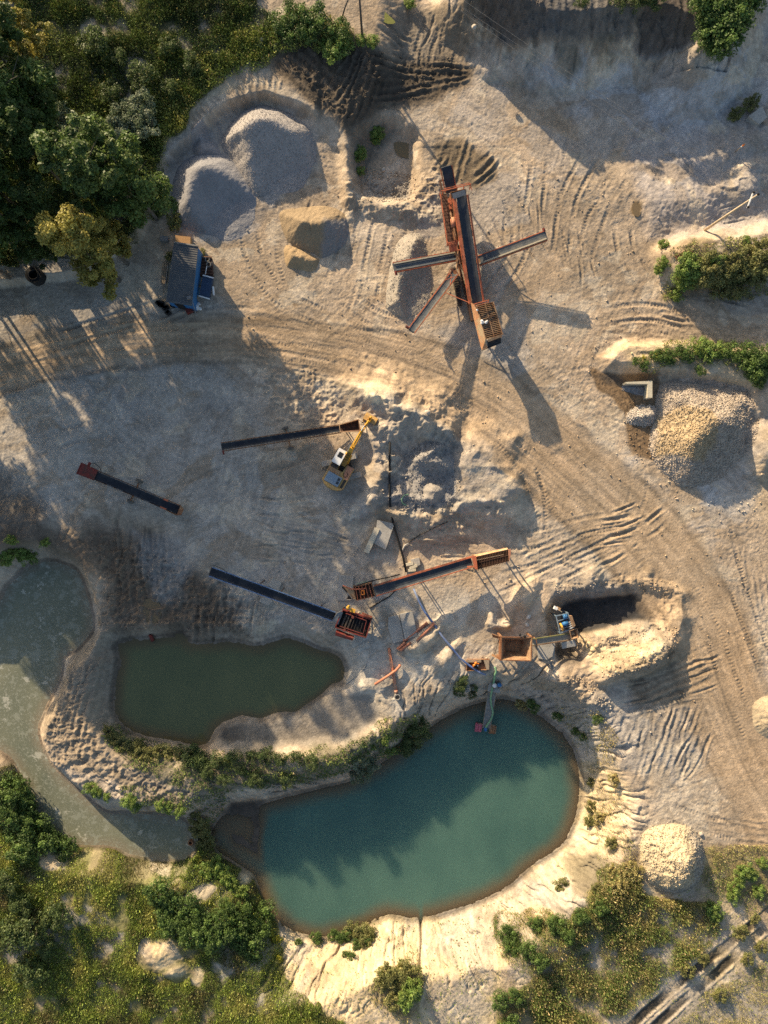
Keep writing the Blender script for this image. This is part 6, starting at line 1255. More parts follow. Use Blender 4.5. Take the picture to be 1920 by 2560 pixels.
b = MB(); b.plate([hp(486,730,gz+.8), hp(497,742,gz+.8), hp(499,754,gz+.5), hp(483,744,gz+.5)], .1); tag(b.build('board', 'wood', None), "weathered board tilted between the hut and the tarpaulin trailer", 'board')
b = MB(); b.box(W(409.5,596,gz+.5), 1.0, .62, .5, -.1); o = b.build('cool_box', 'steel', None); tag(o, "pale grey chest standing on soil above the hut", 'chest'); o.location.z = gz
b = MB(); b.plate([hp(438,588,gz+1.0), hp(476,592,gz+1.0), hp(476,614,gz+1.0), hp(439,607,gz+1.0)][::-1], .9, (0,0,1)); tag(b.build('crate', 'cardboard', None), "brown flat topped crate against the upper end of the hut", 'crate')
for i in range(7):
    b = MB(); a = G(408+i*2.2, 655+3*(i % 3), .12+.1*(i % 2)); c = G(404+i*2.0, 706+4*(i % 2), .12+.1*(i % 2)); b.beam(a, c, .14, .12); tag(b.build('timber_beam', 'wood', None), "weathered timber lying lengthwise along the hut's left wall", 'timber', 'timbers along the hut')
b = MB(); b.beam(G(420,664,.9), G(413,716,.7), .08, .1); tag(b.build('rail', 'greywood', None), "pale rail propped along the left wall of the hut above the timbers", 'rail')
for (u, v, s_, l) in ((486,757,.26,"white round drum at the hut's lower right corner, nearest the wall"),(494,770,.3,"largest white canister lying before the hut's lower right corner"),(498,761,.18,"small white can beside the white canister"),(502,773,.17,"cream coloured can at the end of the white canister")):
    b = MB(); p = G(u, v); b.cyl(p+UP*0, p+UP*s_*1.8, s_, 14); b.cyl(p+UP*s_*1.8, p+UP*s_*2.1, s_*.4, 10); tag(b.build('canister', 'white', None), l, 'canister')
b = MB(); p = G(475,778); b.box(p+UP*.3, .8, .7, .6, .4); b.box(p+Vector((.3,.1,.62)), .4, .3, .1, .4); tag(b.build('red_bin', 'red', None), "dark red crate standing before the blue end of the hut", 'crate')
b = MB(); p = G(415,772)
for k in range(9): b.box(p+Vector((rng.uniform(-1.0,1.0), rng.uniform(-.6,.6), .25)), rng.uniform(.4,.9), rng.uniform(.3,.6), .5, rng.uniform(0,3))
tag(b.build('scrap_pile', 'black', None), "heap of black scrap at the lower left corner of the hut", 'scrap')
# ------------------------------------------------------------------ poles and wires
def pole(base_uv, top_uv, h, r0, m, name, label):
    a = G(*base_uv); tz = a.z+h; t = W(top_uv[0], top_uv[1], tz); root = thing(name, label, 'pole', a); b = MB(); b.pipe([a-UP*.5, a.lerp(t, .5), t], [r0, r0*.85, r0*.65], 12); b.build('shaft', m, root, True); return root, a, t
up, a, t1 = pole((1761,575), (1893,488), 11.0, .17, 'polewood', 'utility_pole', "tall pale wooden utility pole with a white crossarm, leaning outward at the upper right")
b = MB(); ca, cb = W(1882,483,t1.z-.9), W(1868,520,t1.z-.9); b.beam(ca, cb, .12, .12); b.build('crossarm', 'white', up)
INS = []
for p in (ca, cb, t1): b = MB(); q = p+UP*.12; b.cyl(q, q+UP*.22, .09, 10); b.cyl(q+UP*.08, q+UP*.14, .14, 10); b.build('insulator', 'black', up); INS.append(q+UP*.2)
up2, a, t2 = pole((906,93), (897,-28), 8.6, .15, 'darkpole', 'utility_pole', "dark utility pole at the top edge standing beside the grassy patch")
b = MB(); b.beam(t2+Vector((-1.0,.2,-.5)), t2+Vector((1.0,-.2,-.5)), .12, .12); b.build('crossarm', 'darkpole', up2)
for k in (-.9, .9): b = MB(); q = t2+Vector((k,-.2*k,-.4)); b.cyl(q, q+UP*.22, .09, 8); b.build('insulator', 'black', up2)
st_, a3, t3 = pole((851,50), (872,-6), 4.2, .11, 'darkpole', 'brace_pole', "thinner dark pole leaning among the bushes at the top edge")
for i, p in enumerate(INS):
    q = W(1075+i*-18, 40-i*30, 9)+Vector((-20, 18, 0)); pts = []
    for k in range(21): f_ = k/20; m_ = p.lerp(q, f_); m_.z -= 1.6*4*f_*(1-f_); pts.append(m_)
    b = MB(); b.pipe(pts, .014, 5); tag(b.build('power_line', 'steel', None), ("thin overhead wire running left from the upper insulator of the pale pole","thin overhead wire running left from the lower insulator of the pale pole","thin overhead wire running left from the tip of the pale pole")[i], 'wire')
pm, a, t = pole((1838,380), (1861,361), 1.9, .06, 'wood', 'marker_post', "short leaning wooden post with an orange and white tip on the gravel, upper right"); b = MB(); b.pipe([a.lerp(t,.8), t], .09, 10); b.build('tip', 'bright', pm); b = MB(); b.pipe([a.lerp(t,.66), a.lerp(t,.79)], .085, 10); b.build('band', 'white', pm)
# puddles
def puddle(pts, col, dz, label='puddle'):
    P_ = smooth_line(pts, 5, True); x = np.array([(u-960)/S for u, v in P_]); y = np.array([(1280-v)/S for u, v in P_]); z_ = float(np.median(zats(x, y)))+dz
    b = MB(); c = Vector((x.mean(), y.mean(), z_)); vs_ = [c]+[Vector((xx, yy, z_)) for xx, yy in zip(x, y)]; k = len(P_); b.add(vs_, [(0, 1+(i+1) % k, 1+i) for i in range(k)])
    m = mat('puddle_water', col, .05, 0, .08, .8, spec=.5); o = b.build('puddle', m, None); tag(o, kind='structure')
puddle([(940,52),(955,45),(975,60),(988,75),(970,78),(952,68)], (.20,.20,.05), .05)
puddle([(986,340),(1015,340),(1040,352),(1035,380),(1012,378),(992,368)], (.17,.12,.05), .06)
puddle([(355,1505),(385,1500),(400,1530),(385,1560),(358,1555)], (.17,.12,.06), .04)
puddle([(1580,512),(1597,508),(1602,530),(1592,545),(1580,535)], (.18,.13,.07), .03)

# ------------------------------------------------------------------ vegetation
def leaves(P, N, size, asp=1.0):  # one small folded-free quad per leaf: centre, facing, size
    n = len(P); N = N/np.linalg.norm(N, axis=1)[:, None]; a = np.cross(N, rng.normal(size=(n, 3))); a /= np.linalg.norm(a, axis=1)[:, None]+1e-9; b_ = np.cross(N, a); s_ = size[:, None]
    v = np.stack([P-a*s_*.55, P-b_*s_*.32*asp, P+a*s_*.55, P+b_*s_*.32*asp], 1).reshape(-1, 3)
    return v, np.arange(4*n).reshape(-1, 4)
def crown(rx, rz, cz, nclump, nleaf, lsize, cols, seed, cr=(.20, .34), low=0.0, top=None, lobed=False):
    rg = np.random.default_rng(seed); C_ = []; P_, N_, K_ = [], [], []
    lobes = [(rg.uniform(.25,.62)*rx*math.cos(a_), rg.uniform(.25,.62)*rx*math.sin(a_), rz*rg.uniform(-.5,.55), rg.uniform(.38,.62)) for a_ in rg.uniform(0, 6.28)+np.arange(6)*1.05+rg.uniform(-.4,.4,6)] if lobed else [(0,0,0,1)]
    for i in range(nclump):
        lb = lobes[i % len(lobes)]; d_ = rg.normal(size=3); d_ /= np.linalg.norm(d_); rr = rg.uniform(.45, .92)**.6
        if d_[2] < -.3: d_[2] *= .6
        wob = 1+.22*math.sin(3*math.atan2(d_[1], d_[0])+seed)+.12*math.sin(5*math.atan2(d_[1], d_[0])-seed)
        c = np.array([lb[0]+d_[0]*rx*rr*wob*lb[3], lb[1]+d_[1]*rx*rr*wob*lb[3], cz+lb[2]+d_[2]*rz*rr*max(lb[3], .5 if lobed else 1)]); r_ = rx*rg.uniform(*cr)
        q = rg.normal(size=(nleaf, 3)); q /= np.linalg.norm(q, axis=1)[:, None]; q[:, 2] = np.where(rg.random(nleaf) < .5, np.abs(q[:, 2]), q[:, 2])
        p = c+q*(r_*rg.uniform(.55, 1.15, (nleaf, 1)))*np.array([1, 1, .75]); P_.append(p); N_.append(q*.7+rg.normal(size=(nleaf, 3))*.6+np.array([0, 0, .5]))
        w_ = rg.random(len(cols))**2; w_ /= w_.sum(); base = (np.array(cols)*w_[:, None]).sum(0)*rg.uniform(.75, 1.25)
        if top is not None: k = np.clip((c[2]-cz)/rz*.5+.5+rg.uniform(-.2, .2), 0, 1); base = base*(1-k)+np.array(top)*k*rg.uniform(.8, 1.2)
        K_.append(np.clip(base*rg.uniform(.7, 1.3, (nleaf, 1)), .005, .6))
    P_, N_, K_ = map(np.concatenate, (P_, N_, K_)); v, q = leaves(P_, N_, lsize*rg.uniform(.7, 1.4, len(P_)))
    return np_mesh("crown", v, quads=q, col=np.repeat(K_, 4, 0), smooth=False)
M['bark'] = mat("bark", (.11,.09,.07), .9, 0, .3, 3, (.20,.18,.15), .56)
def trunk_mesh(h, r, rx, cz, seed, stems=7):
    rg = random.Random(seed); b = MB(); pts = [Vector((0,0,-.4)), Vector((rg.uniform(-.2,.2), rg.uniform(-.2,.2), h*.35)), Vector((rg.uniform(-.4,.4), rg.uniform(-.4,.4), h*.85))]; b.pipe(pts, [r*1.25, r*.8, r*.2], 10)
    for i in range(stems):
        a = i*2.4+rg.uniform(-.3,.3); z_ = h*rg.uniform(.25,.7); p0 = Vector((0,0,z_)); p1 = Vector((math.cos(a)*rx*.4, math.sin(a)*rx*.4, z_+h*.1)); p2 = Vector((math.cos(a)*rx*.75, math.sin(a)*rx*.75, z_+h*.17)); b.pipe([p0, p1, p2], [r*.4, r*.28, r*.10], 6)
    me = bpy.data.meshes.new("trunk"); me.from_pydata(b.v, [], b.f); me.update(); me.materials.append(M['bark']); return me
GR1 = [(.085,.145,.032),(.13,.195,.045),(.07,.115,.032),(.16,.205,.055)]
DK = [(.05,.09,.024),(.075,.125,.03),(.10,.14,.035)]
KINDS = {}
def kind(k, h, rx, zlo, cols, seed, ncl=70, nl=150, ls=.34, top=None, tr=.17):
    rz = (h-zlo)/2; cz = (h+zlo)/2; cm = crown(rx, rz, cz, ncl, nl, ls, cols, seed, cr=(.10,.26), top=top, lobed=True); cm.materials.append(M['leaf']); KINDS[k] = (cm, trunk_mesh(h, tr, rx, cz, seed))
kind('broad', 18.5, 4.3, 2.6, GR1, 11, 95, 170)
kind('broad2', 19.5, 4.0, 2.8, GR1+[(.06,.10,.035)], 12, 85, 170)
kind('dark', 19.0, 4.2, 1.5, DK, 13, 90, 160)
kind('yellow', 18.0, 3.6, 3.0, [(.25,.23,.05),(.17,.20,.045),(.30,.25,.06)], 14, 90, 170, .30, top=(.46,.40,.10), tr=.26)
kind('edge', 18.5, 4.6, 1.0, DK+GR1[:2], 15, 84, 110, .36)
def put_tree(k, x, y, label, s_=1.0, rz=None, group=None, sz=None):
    cm, tm = KINDS[k]; p = Vector((x, y, zat(x, y))); t = thing('tree', label, 'tree', p, group); t.rotation_euler = (0, 0, random.uniform(0, 6.28) if rz is None else rz); t.scale = (s_, s_, sz or s_)
    for nm, me in (('trunk', tm), ('crown', cm)): o = bpy.data.objects.new(nm, me); COL.objects.link(o); o.parent = t
    return t
def tree_at(k, u, v, label, **kw): put_tree(k, (u-960)/S, (1280-v)/S, label, **kw)
tree_at('broad', 392, 548, "large leafy green tree nearest the grey heaps, overhanging the upper end of the hut", rz=.4)
tree_at('broad2', 335, 556, "broad green tree between the yellow tree and the one overhanging the hut", rz=1.3)
tree_at('broad', 318, 505, "green tree standing behind the broad one, next to the silvery shrubs", s_=.9, rz=2.2)
tree_at('yellow', 298, 700, "yellow leaved tree at the edge of the yard, left of the hut", rz=.8)
tree_at('yellow', 318, 660, "smaller yellow green tree close behind the yellow one, above the hut's left side", s_=.78, rz=3.5)
tree_at('dark', 205, 590, "dark tree beside the yellow tree, in the gap above the black culvert", s_=.7, rz=.2)
tree_at('dark', 150, 655, "dark tree cut by the left edge just above the black culvert", s_=.6, rz=4.2)
tree_at('broad2', 168, 470, "tall dark green tree at the left edge level with the yellow tree", s_=.8, rz=1.9)
tree_at('broad', 160, 385, "sunlit bright green tree crown at the left edge below the dark field", rz=3.9)
tree_at('dark', 130, 300, "dark leafy tree at the left edge beside the shaded field", s_=.95, rz=5.2)
tree_at('yellow', 128, 205, "yellowish crown poking in at the upper left corner", s_=.92, rz=2.6)
off = [(-60,560),(-150,700),(-230,820),(-330,900),(-40,700),(30,560),(-120,420),(-260,560),(-380,700),(-200,610),(-90,800),(-320,780),(-170,900),(-20,850),(-480,800),
       (90,560),(70,640),(40,705),(-30,480),(20,440),(-100,640),(-160,330),(-200,480),(-300,430),(-60,330),(60,500),
       (-388,-946),(-455,-890),(-325,-990),(-268,-1036),(-215,-1090),(-168,-1150),(-525,-830),(-595,-770),(-665,-710),(-495,-1090),(-585,-1030),(-425,-1150),(-355,-1210),(-285,-1280),(-685,-930),(-775,-850),(-565,-1270),(-745,-1150),(-155,-1310)]
for i, (u, v) in enumerate(off): put_tree('edge' if i >= 0 else ('dark','broad','broad2')[i % 3], (u-960)/S, (1280-v)/S, "tall leafy tree in the wood beyond the left and top edges", s_=random.uniform(.9,1.08), group="trees of the wood beyond the edges")

SH = {}
def shrub_kind(k, r, h, cols, seed, ncl=26, nl=70, ls=.16, top=None):
    me = crown(r, h*.5, h*.5, ncl, nl, ls, [tuple(min(.6, x*1.9) for x in c) for c in cols], seed, cr=(.22,.42), top=top); me.materials.append(M['leaf'])
    b = MB(); rg = random.Random(seed)
    for i in range(5): a = rg.uniform(0, 6.28); b.pipe([Vector((0,0,-.2)), Vector((math.cos(a)*r*.35, math.sin(a)*r*.35, h*.4)), Vector((math.cos(a)*r*.6, math.sin(a)*r*.6, h*.7))], [.05,.035,.015], 5)
    sm = bpy.data.meshes.new("stem"); sm.from_pydata(b.v, [], b.f); sm.update(); sm.materials.append(M['bark']); me.name = "foliage"; SH[k] = (me, sm)
shrub_kind('green', 1.3, 1.7, [(.06,.10,.022),(.085,.125,.03),(.045,.075,.02)], 21)
shrub_kind('bright', 1.2, 1.3, [(.11,.155,.03),(.085,.135,.03),(.14,.17,.045)], 22)
shrub_kind('silver', 1.3, 2.0, [(.13,.155,.10),(.09,.12,.06),(.16,.18,.12)], 23)
shrub_kind('dark', 1.4, 1.8, [(.035,.058,.018),(.05,.075,.02),(.07,.085,.03)], 24)
shrub_kind('olive', 1.2, 1.3, [(.12,.125,.04),(.16,.14,.05),(.09,.10,.035)], 25)
shrub_kind('dry', 0.9, 1.0, [(.30,.23,.10),(.22,.19,.07),(.14,.14,.05)], 26, 18, 60, .14)
shrub_kind('flower', 0.8, 0.9, [(.42,.32,.03),(.12,.14,.03),(.30,.24,.03)], 27, 16, 60, .13)
shrub_kind('white', 0.7, 0.8, [(.06,.09,.03),(.60,.60,.50),(.09,.12,.04)], 28, 14, 60, .12)
def shrubs(spots, k, label, group=None, s0=(.8, 1.25), cat='shrub', name='shrub'):
    for q in spots:
        u, v = q[0], q[1]; x, y = (u-960)/S, (1280-v)/S
        for _ in range(2): z_ = zat(x, y); p = W(u, v, z_+.6); x, y = p.x, p.y
        t = thing(name, label, cat, (x, y, zat(x, y)), group if len(spots) > 1 else None); s_ = q[2] if len(q) > 2 else random.uniform(*s0); t.scale = (s_*random.uniform(.85,1.15), s_*random.uniform(.85,1.15), s_); t.rotation_euler = (0, 0, random.uniform(0, 6.28))
        for nm, me in (('stem', SH[k][1]), ('foliage', SH[k][0])): o = bpy.data.objects.new(nm, me); COL.objects.link(o); o.parent = t
shrubs([(122,285,1.5),(180,332,1.5),(140,320,1.2)], 'silver', "silvery leaved shrub in the shaded gap left of the green trees", "silvery shrubs by the trees")
shrubs([(330,270),(305,295),(345,300),(365,265),(325,320),(370,320),(290,330)], 'silver', "grey green bush on the dark slope above the green trees", "grey green bushes above the trees", (.9,1.3))
shrubs([(425,225),(300,150),(360,200),(280,235),(240,120),(420,120),(480,160)], 'dark', "dark low bush scattered in the shaded field", "bushes in the shaded field", (.8,1.4))
shrubs([(740,45,1.3),(790,55,1.2),(700,60,1.0),(845,85,1.2),(770,80,1.1),(720,85,.9)], 'green', "green bush on the hump beside the dark pole at the top edge", "bushes beside the dark pole")
shrubs([(840,125,1.2),(865,105,.9),(810,110,.8)], 'bright', "yellow green tall clump at the lower edge of the hump near the dark pole", "bright clumps near the dark pole")
shrubs([(655,105,1.0),(690,115,.8),(640,95,.8),(835,140,.6)], 'white', "pale flowering weed clump on the rim above the largest grey heap", "flowering clumps on the rim", cat='weed', name='weed_clump')
shrubs([(903,96,.6),(932,100,.7),(1026,2,.7)], 'bright', "small green tuft alone on bare soil near the foot of the dark pole", "tufts near the pole foot", cat='weed', name='weed_clump')
shrubs([(1765,20),(1800,10),(1840,15),(1770,60),(1810,50),(1845,45),(1770,100),(1800,95),(1785,125),(1825,85),(1760,-10),(1860,-5)], 'green', "dense dark green bush in the thicket at the top of the shaded cliff", "bushes in the cliff top thicket", (1.2,1.7))
shrubs([(1545,3,.8),(1580,5,.9),(1610,2,.9),(1640,4,.8),(1455,2,.6)], 'dark', "dark bush along the crest of the shaded cliff at the top edge", "bushes on the cliff crest")
shrubs([(1711,676,1.1),(1726,660,1.1),(1705,702,1.0),(1720,690,1.2),(1735,680,1.0),(1692,736,.7)], 'bright', "sunlit yellow green bush at the left end of the roadside bank", "sunlit bushes on the roadside bank")
shrubs([(1760,690),(1790,680),(1820,690),(1850,680),(1880,670),(1910,660),(1775,660),(1830,655),(1870,640),(1905,625),(1800,720),(1840,715),(1890,700)], 'olive', "olive bush in the belt of scrub along the roadside bank", "scrub on the roadside bank", (.9,1.4))
shrubs([(1650,672,.6),(1658,655,.7),(1790,650,.8),(1870,600,.5),(1663,610,.6)], 'bright', "small bush on bare sand near the rusty grate", "small bushes near the rusty grate")
shrubs([(1752,868,1.1),(1775,880,1.0),(1800,875,.9)], 'bright', "round pale green bush on the sandy ridge below the road", "pale bushes on the sandy ridge")
shrubs([(1830,880),(1850,895),(1870,880),(1890,900),(1910,885),(1900,920),(1880,925),(1925,910)], 'green', "leafy green bush in the thick patch at the right end of the sandy ridge", "green bushes on the sandy ridge", (.8,1.2))
shrubs([(1650,885,.75),(1614,893,.4)], 'flower', "small yellow flowering clump on bright sand left of the pale bushes", "yellow clumps on the sand", cat='weed', name='weed_clump')
shrubs([(1593,902,.5),(1612,914,.5),(1640,888,.6),(1665,890,.7),(1680,895,.6),(1700,880,.7),(1720,885,.7),(1752,925,.5),(1895,955,.7),(1880,940,.5),(1910,945,.6)], 'green', "small leafy weed on the bright sand of the ridge", "weeds on the sandy ridge", cat='weed', name='weed_clump')
shrubs([(270,1830),(285,1850),(300,1860),(330,1875),(350,1885),(380,1890),(400,1880),(430,1885),(345,1865)], 'olive', "low yellow green bush on the bank along the lower left shore of the green pond", "bushes below the green pond", (.6,.9))
shrubs([(485,1890,1.2),(470,1880,.8),(500,1905,.8)], 'dark', "dark rounded bush on the berm, lower shore of the green pond", "dark bushes on the berm")
shrubs([(545,1900),(580,1895),(630,1890),(665,1888),(700,1895),(740,1890),(780,1905),(600,1925),(520,1930),(560,1950),(640,1950),(720,1950)], 'dark', "small dark bush along the berm between the green and teal ponds", "bushes on the berm between the ponds", (.5,.8))
shrubs([(1040,1835,1.1),(1025,1855,1.0),(1050,1815,.9),(1010,1870,.8)], 'dark', "dark green bush on the steep upper left bank of the teal pond", "bushes above the teal pond")
shrubs([(915,1925,1.0),(890,1935,.9),(930,1910,.8),(900,1905,.8)], 'silver', "pale green bush on the berm where it meets the teal pond", "pale bushes on the berm")
shrubs([(965,1850,.6),(980,1880,.7),(930,1870,.4)], 'bright', "small bright tuft on the sandy end of the berm", "tufts on the berm end", cat='weed', name='weed_clump')
shrubs([(226,1975,.7),(240,1985,.6),(265,1995,.5),(320,2005,.8),(335,2018,.7),(400,2015,.6),(420,2022,.6),(450,2030,.6)], 'bright', "yellow green weed on the bank above the lower reach of the murky pond", "weeds above the murky pond", cat='weed', name='weed_clump')
shrubs([(498,2070,1.0),(505,2090,1.0),(490,2050,.8),(515,2110,.8)], 'olive', "bush on the neck of land between the murky pond and the teal pond", "bushes on the neck between ponds")
shrubs([(530,2180),(545,2200),(560,2210),(510,2190),(575,2225),(600,2240)], 'bright', "bright green bush at the corner of the teal pond's muddy bay", "bright bushes by the muddy bay", (.8,1.2))
shrubs([(20,1975),(10,2000),(35,2010),(55,2030),(20,2040),(70,2070),(45,2080),(100,2100),(90,2125),(130,2110),(150,2125),(60,2120)], 'green', "dark green bramble bush at the left edge beside the murky pond", "brambles beside the murky pond", (.9,1.4))
shrubs([(400,2220),(430,2250),(410,2280),(460,2290),(480,2260),(500,2310),(540,2290),(560,2330),(590,2310),(610,2280),(640,2330),(600,2350),(520,2340),(560,2270),(630,2370),(480,2330),(420,2310),(660,2290)], 'green', "green bush in the thicket left of the teal pond's lower end", "thicket left of the teal pond", (.8,1.3))
shrubs([(90,2310),(150,2280),(120,2360),(60,2260),(30,2330),(80,2420),(20,2200)], 'dark', "brownish dark bush in the rough field in the lower left corner", "dark bushes in the rough field", (1.0,1.6))
shrubs([(680,2375,.9),(690,2410,.8),(672,2350,.7)], 'flower', "yellow flowering bush at the left end of the bright sand bank", "yellow flowering bushes")
shrubs([(905,2335,1.0),(920,2345,.9),(915,2365,.8),(880,2330,.8),(895,2350,.7)], 'olive', "small olive bush on the sand near the lower shore of the teal pond", "olive bushes near the lower shore")
shrubs([(835,2345,.6),(850,2348,.6),(865,2345,.6),(790,2352,.6),(890,2378,.5),(918,2372,.5),(876,2410,.5),(862,2405,.4),(745,2365,.4)], 'green', "tiny weed dotted on the sandy shore under the teal pond", "weeds on the sandy shore", cat='weed', name='weed_clump')
shrubs([(1025,2430,1.1),(1010,2420,1.0),(970,2430,1.1),(960,2450,1.0),(990,2440,1.0),(985,2505,.9)], 'olive', "yellow olive bush in the clump standing on the bright sand", "bushes in the clump on the sand")
shrubs([(1025,2485,1.3),(1012,2500,1.0),(1035,2470,.9)], 'bright', "bright green bush at the lower side of the clump on the sand", "bright bushes in the clump")
shrubs([(1278,2365),(1270,2330),(1340,2310),(1390,2305),(1285,2490),(1250,2500),(1270,2560),(1320,2370),(1450,2290),(1500,2270),(1420,2340),(1350,2400)], 'green', "green bush on the left side of the weedy slope in the lower right", "bushes on the weedy slope", (.7,1.1))
shrubs([(1530,2180),(1560,2190),(1545,2215),(1575,2170),(1520,2210),(1590,2185),(1500,2050),(1535,1950)], 'dry', "dry brownish bush in the hollow left of the flat topped stony heap", "dry bushes left of the stony heap", (.6,1.0))
shrubs([(1780,2270),(1790,2290),(1860,2180),(1880,2190),(1910,2160),(1835,2235),(1900,2230),(1850,2210)], 'bright', "green bush right of the flat topped stony heap, above the double track", "bushes right of the stony heap", (.6,1.0))
shrubs([(1760,2400),(1850,2330),(1890,2300),(1720,2430),(1800,2490),(1870,2400),(1905,2370)], 'olive', "small bush growing between and beside the two dark wheel tracks", "bushes along the double track", (.5,.9))
shrubs([(1338,1770,.6),(1328,1758,.5),(1390,1790,.4),(1400,1795,.4),(1495,1800,.5),(1440,1830,.45),(1460,1845,.4)], 'green', "green weed on the steep right bank near the shore end of the jetty", "weeds on the right bank", cat='weed', name='weed_clump')
shrubs([(1305,1765,.7),(1298,1758,.5)], 'dry', "orange brown withered clump at the water's edge right of the jetty", "withered clumps right of the jetty", cat='weed', name='weed_clump')
shrubs([(1150,1715,.6),(1160,1703,.5),(1180,1737,.45),(1148,1732,.5)], 'dark', "dark green weed clump on the shore around the concrete lattice", "weeds around the lattice", cat='weed', name='weed_clump')
shrubs([(1186,1720,.8)], 'white', "white flowering weed beside the concrete lattice", cat='weed', name='weed_clump')
shrubs([(939,325,.7),(944,335,.8),(938,345,.5),(897,385,.7),(902,378,.6),(900,425,.5)], 'bright', "green weed on the shaded wall of the stony pit", "weeds on the pit wall", cat='weed', name='weed_clump')
shrubs([(25,1350,.6),(60,1385,.9),(75,1392,.8),(20,1385,.8),(10,1395,.9),(110,1358,.5),(45,1378,.6)], 'bright', "bright green weed on the shaded bank at the upper end of the murky pond", "weeds at the murky pond's upper end", cat='weed', name='weed_clump')
shrubs([(435,545,.8),(437,560,.7),(425,640,.5),(503,628,.4)], 'olive', "weed clump growing against the hut", "weeds around the hut", cat='weed', name='weed_clump')
shrubs([(1480,2020,.7),(1475,2055,.6),(1480,2060,.5),(1530,2110,.7),(1480,1960,.5),(1410,2225,.7),(1490,2220,.5)], 'olive', "weed tuft on the bright eroded sand right of the teal pond", "tufts on the eroded sand", cat='weed', name='weed_clump')
shrubs([(1845,280,.6),(1875,262,.7),(1835,290,.5),(1890,245,.6)], 'olive', "weed clump on sand left of the square concrete block", "weeds left of the block", cat='weed', name='weed_clump')

BARE = [(400,2385,60,46),(442,2425,38,26),(495,2440,18,28),(125,2145,32,32),(500,2240,34,14),(600,2235,20,20)]
def bare(u, v):
    ok = np.ones(u.shape, bool)
    for a, b_, ru, rv in BARE: ok &= ((u-a)/ru)**2+((v-b_)/rv)**2+.5*fbm(u/30, v/30, 2, 4) > 1
    for q in (T1_, T2_, T3_):
        for a, c in zip(q[:-1], q[1:]):
            ex, ey = c[0]-a[0], c[1]-a[1]; t = np.clip(((u-a[0])*ex+(v-a[1])*ey)/(ex*ex+ey*ey), 0, 1); ok &= np.hypot(u-a[0]-ex*t, v-a[1]-ey*t) > 15
    return ok
T1_ = [(1500,2650),(1600,2545),(1720,2440),(1840,2345),(2000,2215)]; T3_ = [(120,2100),(181,2122),(278,2124),(330,2146),(386,2158),(463,2154)]; T2_ = [(1590,2610),(1700,2510),(1800,2425),(1900,2330),(2060,2200)]
def cover(name, label, polys, dens, hgt, wd, cols, seed, lean=.45, leafy=.4, dry=None, rough=.35, clump=2.2):
    rg = np.random.default_rng(seed); V_, T_, C_ = [], [], []; n0 = 0
    for poly in polys:
        p = np.clip(np.array(poly, float), [-160, -160], [2080, 2720]); area = abs(np.sum(p[:, 0]*np.roll(p[:, 1], -1)-p[:, 1]*np.roll(p[:, 0], -1)))/2/S/S; n = int(area*dens)
        uv = []; m = 0
        while m < n:
            u = rg.uniform(p[:, 0].min(), p[:, 0].max(), n); v = rg.uniform(p[:, 1].min(), p[:, 1].max(), n); x = (u-960)/S; y = (1280-v)/S
            s_ = sd_at(poly, u, v); k = fbm(x/clump, y/clump, 3, seed+1); ok = (s_+1.1*fbm(x/2.5, y/2.5, 3, seed+2) < .45) & bare(u, v) & (k+.55 > rough*2*rg.random(n))
            q = np.stack([x, y, k], -1)[ok]; uv.append(q); m += max(len(q), 1)
        q = np.concatenate(uv)[:n]; x, y, k = q.T; z_ = zats(x, y); n = len(x)
        bad = np.zeros(n, bool)
        for P_, wl in ((POND_TEAL, Z_TEAL), (POND_GREEN, Z_GREEN), (POND_MURKY, Z_MURKY)): bad |= (sd_at(P_, 960+x*S, 1280-y*S) < .15)
        x, y, k, z_ = x[~bad], y[~bad], k[~bad], z_[~bad]; n = len(x)
        h = hgt*(.45+rg.random(n)*.9)*(1+.8*np.clip(k, -.5, 1)); a = rg.uniform(0, 6.28, n); tilt = lean*rg.random(n)+.1; w_ = wd*rg.uniform(.6, 1.4, n)
        B = np.stack([x, y, z_-.03], -1); tip = B+np.stack([np.cos(a)*tilt*h, np.sin(a)*tilt*h, h], -1); e = rg.uniform(0, 6.28, n); sd_ = np.stack([np.cos(e), np.sin(e), 0*e], -1)*w_[:, None]
        lf = rg.random(n) < leafy
        mid = B+(tip-B)*.55
        # blades: thin triangles; leafy ones: a wide leaf held at the top
        v0 = np.where(lf[:, None], tip-sd_*1.5, B-sd_*.5); v1 = np.where(lf[:, None], tip+sd_*1.5+np.array([0,0,.02]), B+sd_*.5); v2 = np.where(lf[:, None], mid+np.cross(sd_, [0,0,1.])*2.6+np.array([0,0,.1]), tip)
        c = fbm(x/3.2, y/3.2, 4, seed+5)*1.1+.5+rg.normal(0, .16, n); cc = np.array(cols); f_ = np.clip(c, 0, .999)*(len(cc)-1); i0 = f_.astype(int); t_ = (f_-i0)[:, None]; col = (cc[i0]*(1-t_)+cc[np.minimum(i0+1, len(cc)-1)]*t_)*rg.uniform(.78, 1.22, (n, 1))*2.0
        if dry: d_ = rg.random(n) < dry[1]; col[d_] = np.array(dry[0])*1.3*rg.uniform(.7, 1.3, (d_.sum(), 1))
        V_.append(np.stack([v0, v1, v2], 1).reshape(-1, 3)); C_.append(np.repeat(col, 3, 0)); T_.append(np.arange(3*n).reshape(-1, 3)+n0); n0 += 3*n
    o = link(np_mesh(name, np.concatenate(V_), tris=np.concatenate(T_), col=np.clip(np.concatenate(C_), .004, .8), smooth=False), name, M['grass']); tag(o, label, 'grass', kind='stuff')
cover('field_weeds', "weeds and grass covering the shaded field in the upper left", [NW_GRASS], 260, .55, .042, [(.024,.036,.011),(.042,.06,.016),(.06,.085,.02),(.10,.115,.026)], 201, leafy=.2, dry=((.20,.17,.06),.06), rough=.2)  # tree shade is put into these blade colours, darker than the rim grass
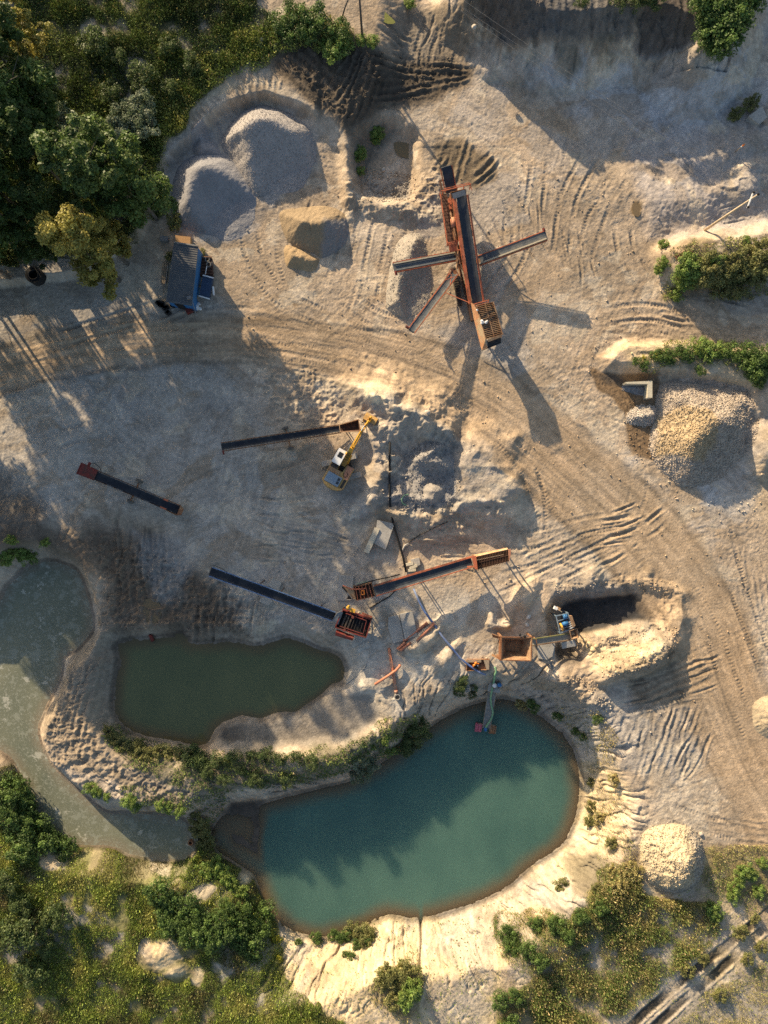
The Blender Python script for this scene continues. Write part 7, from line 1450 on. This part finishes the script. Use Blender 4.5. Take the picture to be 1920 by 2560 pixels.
cover('rim_grass', "yellow green grass on the sunlit rim beside the grey heaps", [[(412,420),(414,372),(440,338),(472,300),(520,236),(572,198),(640,188),(700,140),(660,100),(560,130),(480,200),(410,270),(365,330),(385,400)]], 210, .5, .05, [(.10,.135,.03),(.16,.175,.04),(.20,.19,.055)], 202, leafy=.2, dry=((.34,.28,.12),.12), rough=.3)  # brighter blade colours, with the rim's sunlight put into them
cover('hump_grass', "grass tufts on the hump beside the dark pole", [N_PATCH], 110, .6, .05, [(.05,.075,.02),(.10,.13,.03),(.17,.17,.045)], 203, dry=((.32,.27,.13),.12))
cover('cliff_weeds', "weeds among the bushes on top of the cliff", [NE_BUSH], 90, .7, .06, [(.035,.06,.018),(.06,.095,.025)], 204, leafy=.6)
cover('bank_weeds', "weeds and dry grass on the roadside bank", [E_BANK, E_SAND], 70, .4, .05, [(.07,.085,.025),(.12,.13,.04),(.16,.155,.05)], 205, dry=((.28,.23,.12),.2), rough=.5, clump=1.2)
cover('berm_weeds', "weeds on the berm and neck between the ponds", [BERM, BERM_W], 75, .32, .05, [(.04,.06,.018),(.07,.095,.025),(.11,.125,.03)], 206, leafy=.6, dry=((.22,.18,.10),.12), rough=.55, clump=1.3)
cover('rough_field', "rough field of weeds filling the lower left corner", [SW_VEG], 330, .45, .040, [(.095,.085,.036),(.07,.092,.024),(.11,.148,.028),(.16,.195,.036),(.17,.165,.05)], 207, leafy=.07, dry=((.20,.165,.07),.08), rough=.15)
cover('weedy_slope', "tall weeds and golden grass on the slope in the lower right", [SE_VEG], 290, .55, .036, [(.10,.10,.035),(.065,.092,.026),(.09,.118,.03),(.17,.15,.055)], 208, lean=.6, leafy=.15, dry=((.40,.30,.15),.16), rough=.35)
cover('track_verge', "thin grass beside the double track and the stony heap", [SEE_VEG, SE_CORNER], 75, .28, .045, [(.09,.11,.035),(.14,.14,.045),(.22,.19,.08)], 209, leafy=.25, dry=((.36,.29,.14),.25), rough=.5, clump=1.6)
cover('clump_grass', "grass around the bush clumps on the bright sand", [S_CLUMP, [(1490,1960),(1540,1980),(1590,2140),(1600,2230),(1500,2250),(1520,2120)], [(1400,1780),(1500,1775),(1545,1900),(1500,1960),(1455,1860)]], 55, .4, .045, [(.11,.12,.04),(.17,.15,.06),(.25,.20,.09)], 210, leafy=.25, dry=((.34,.27,.13),.3), rough=.55, clump=1.2)
cover('weed_specks', "sparse weeds dotted over the bright sand banks", [[(660,2330),(900,2340),(1300,2280),(1320,2560),(700,2560)], [(1640,2230),(1930,2120),(1930,2560),(1600,2560)]], 5, .3, .06, [(.10,.13,.035),(.16,.15,.05)], 211, rough=.6, clump=.9)
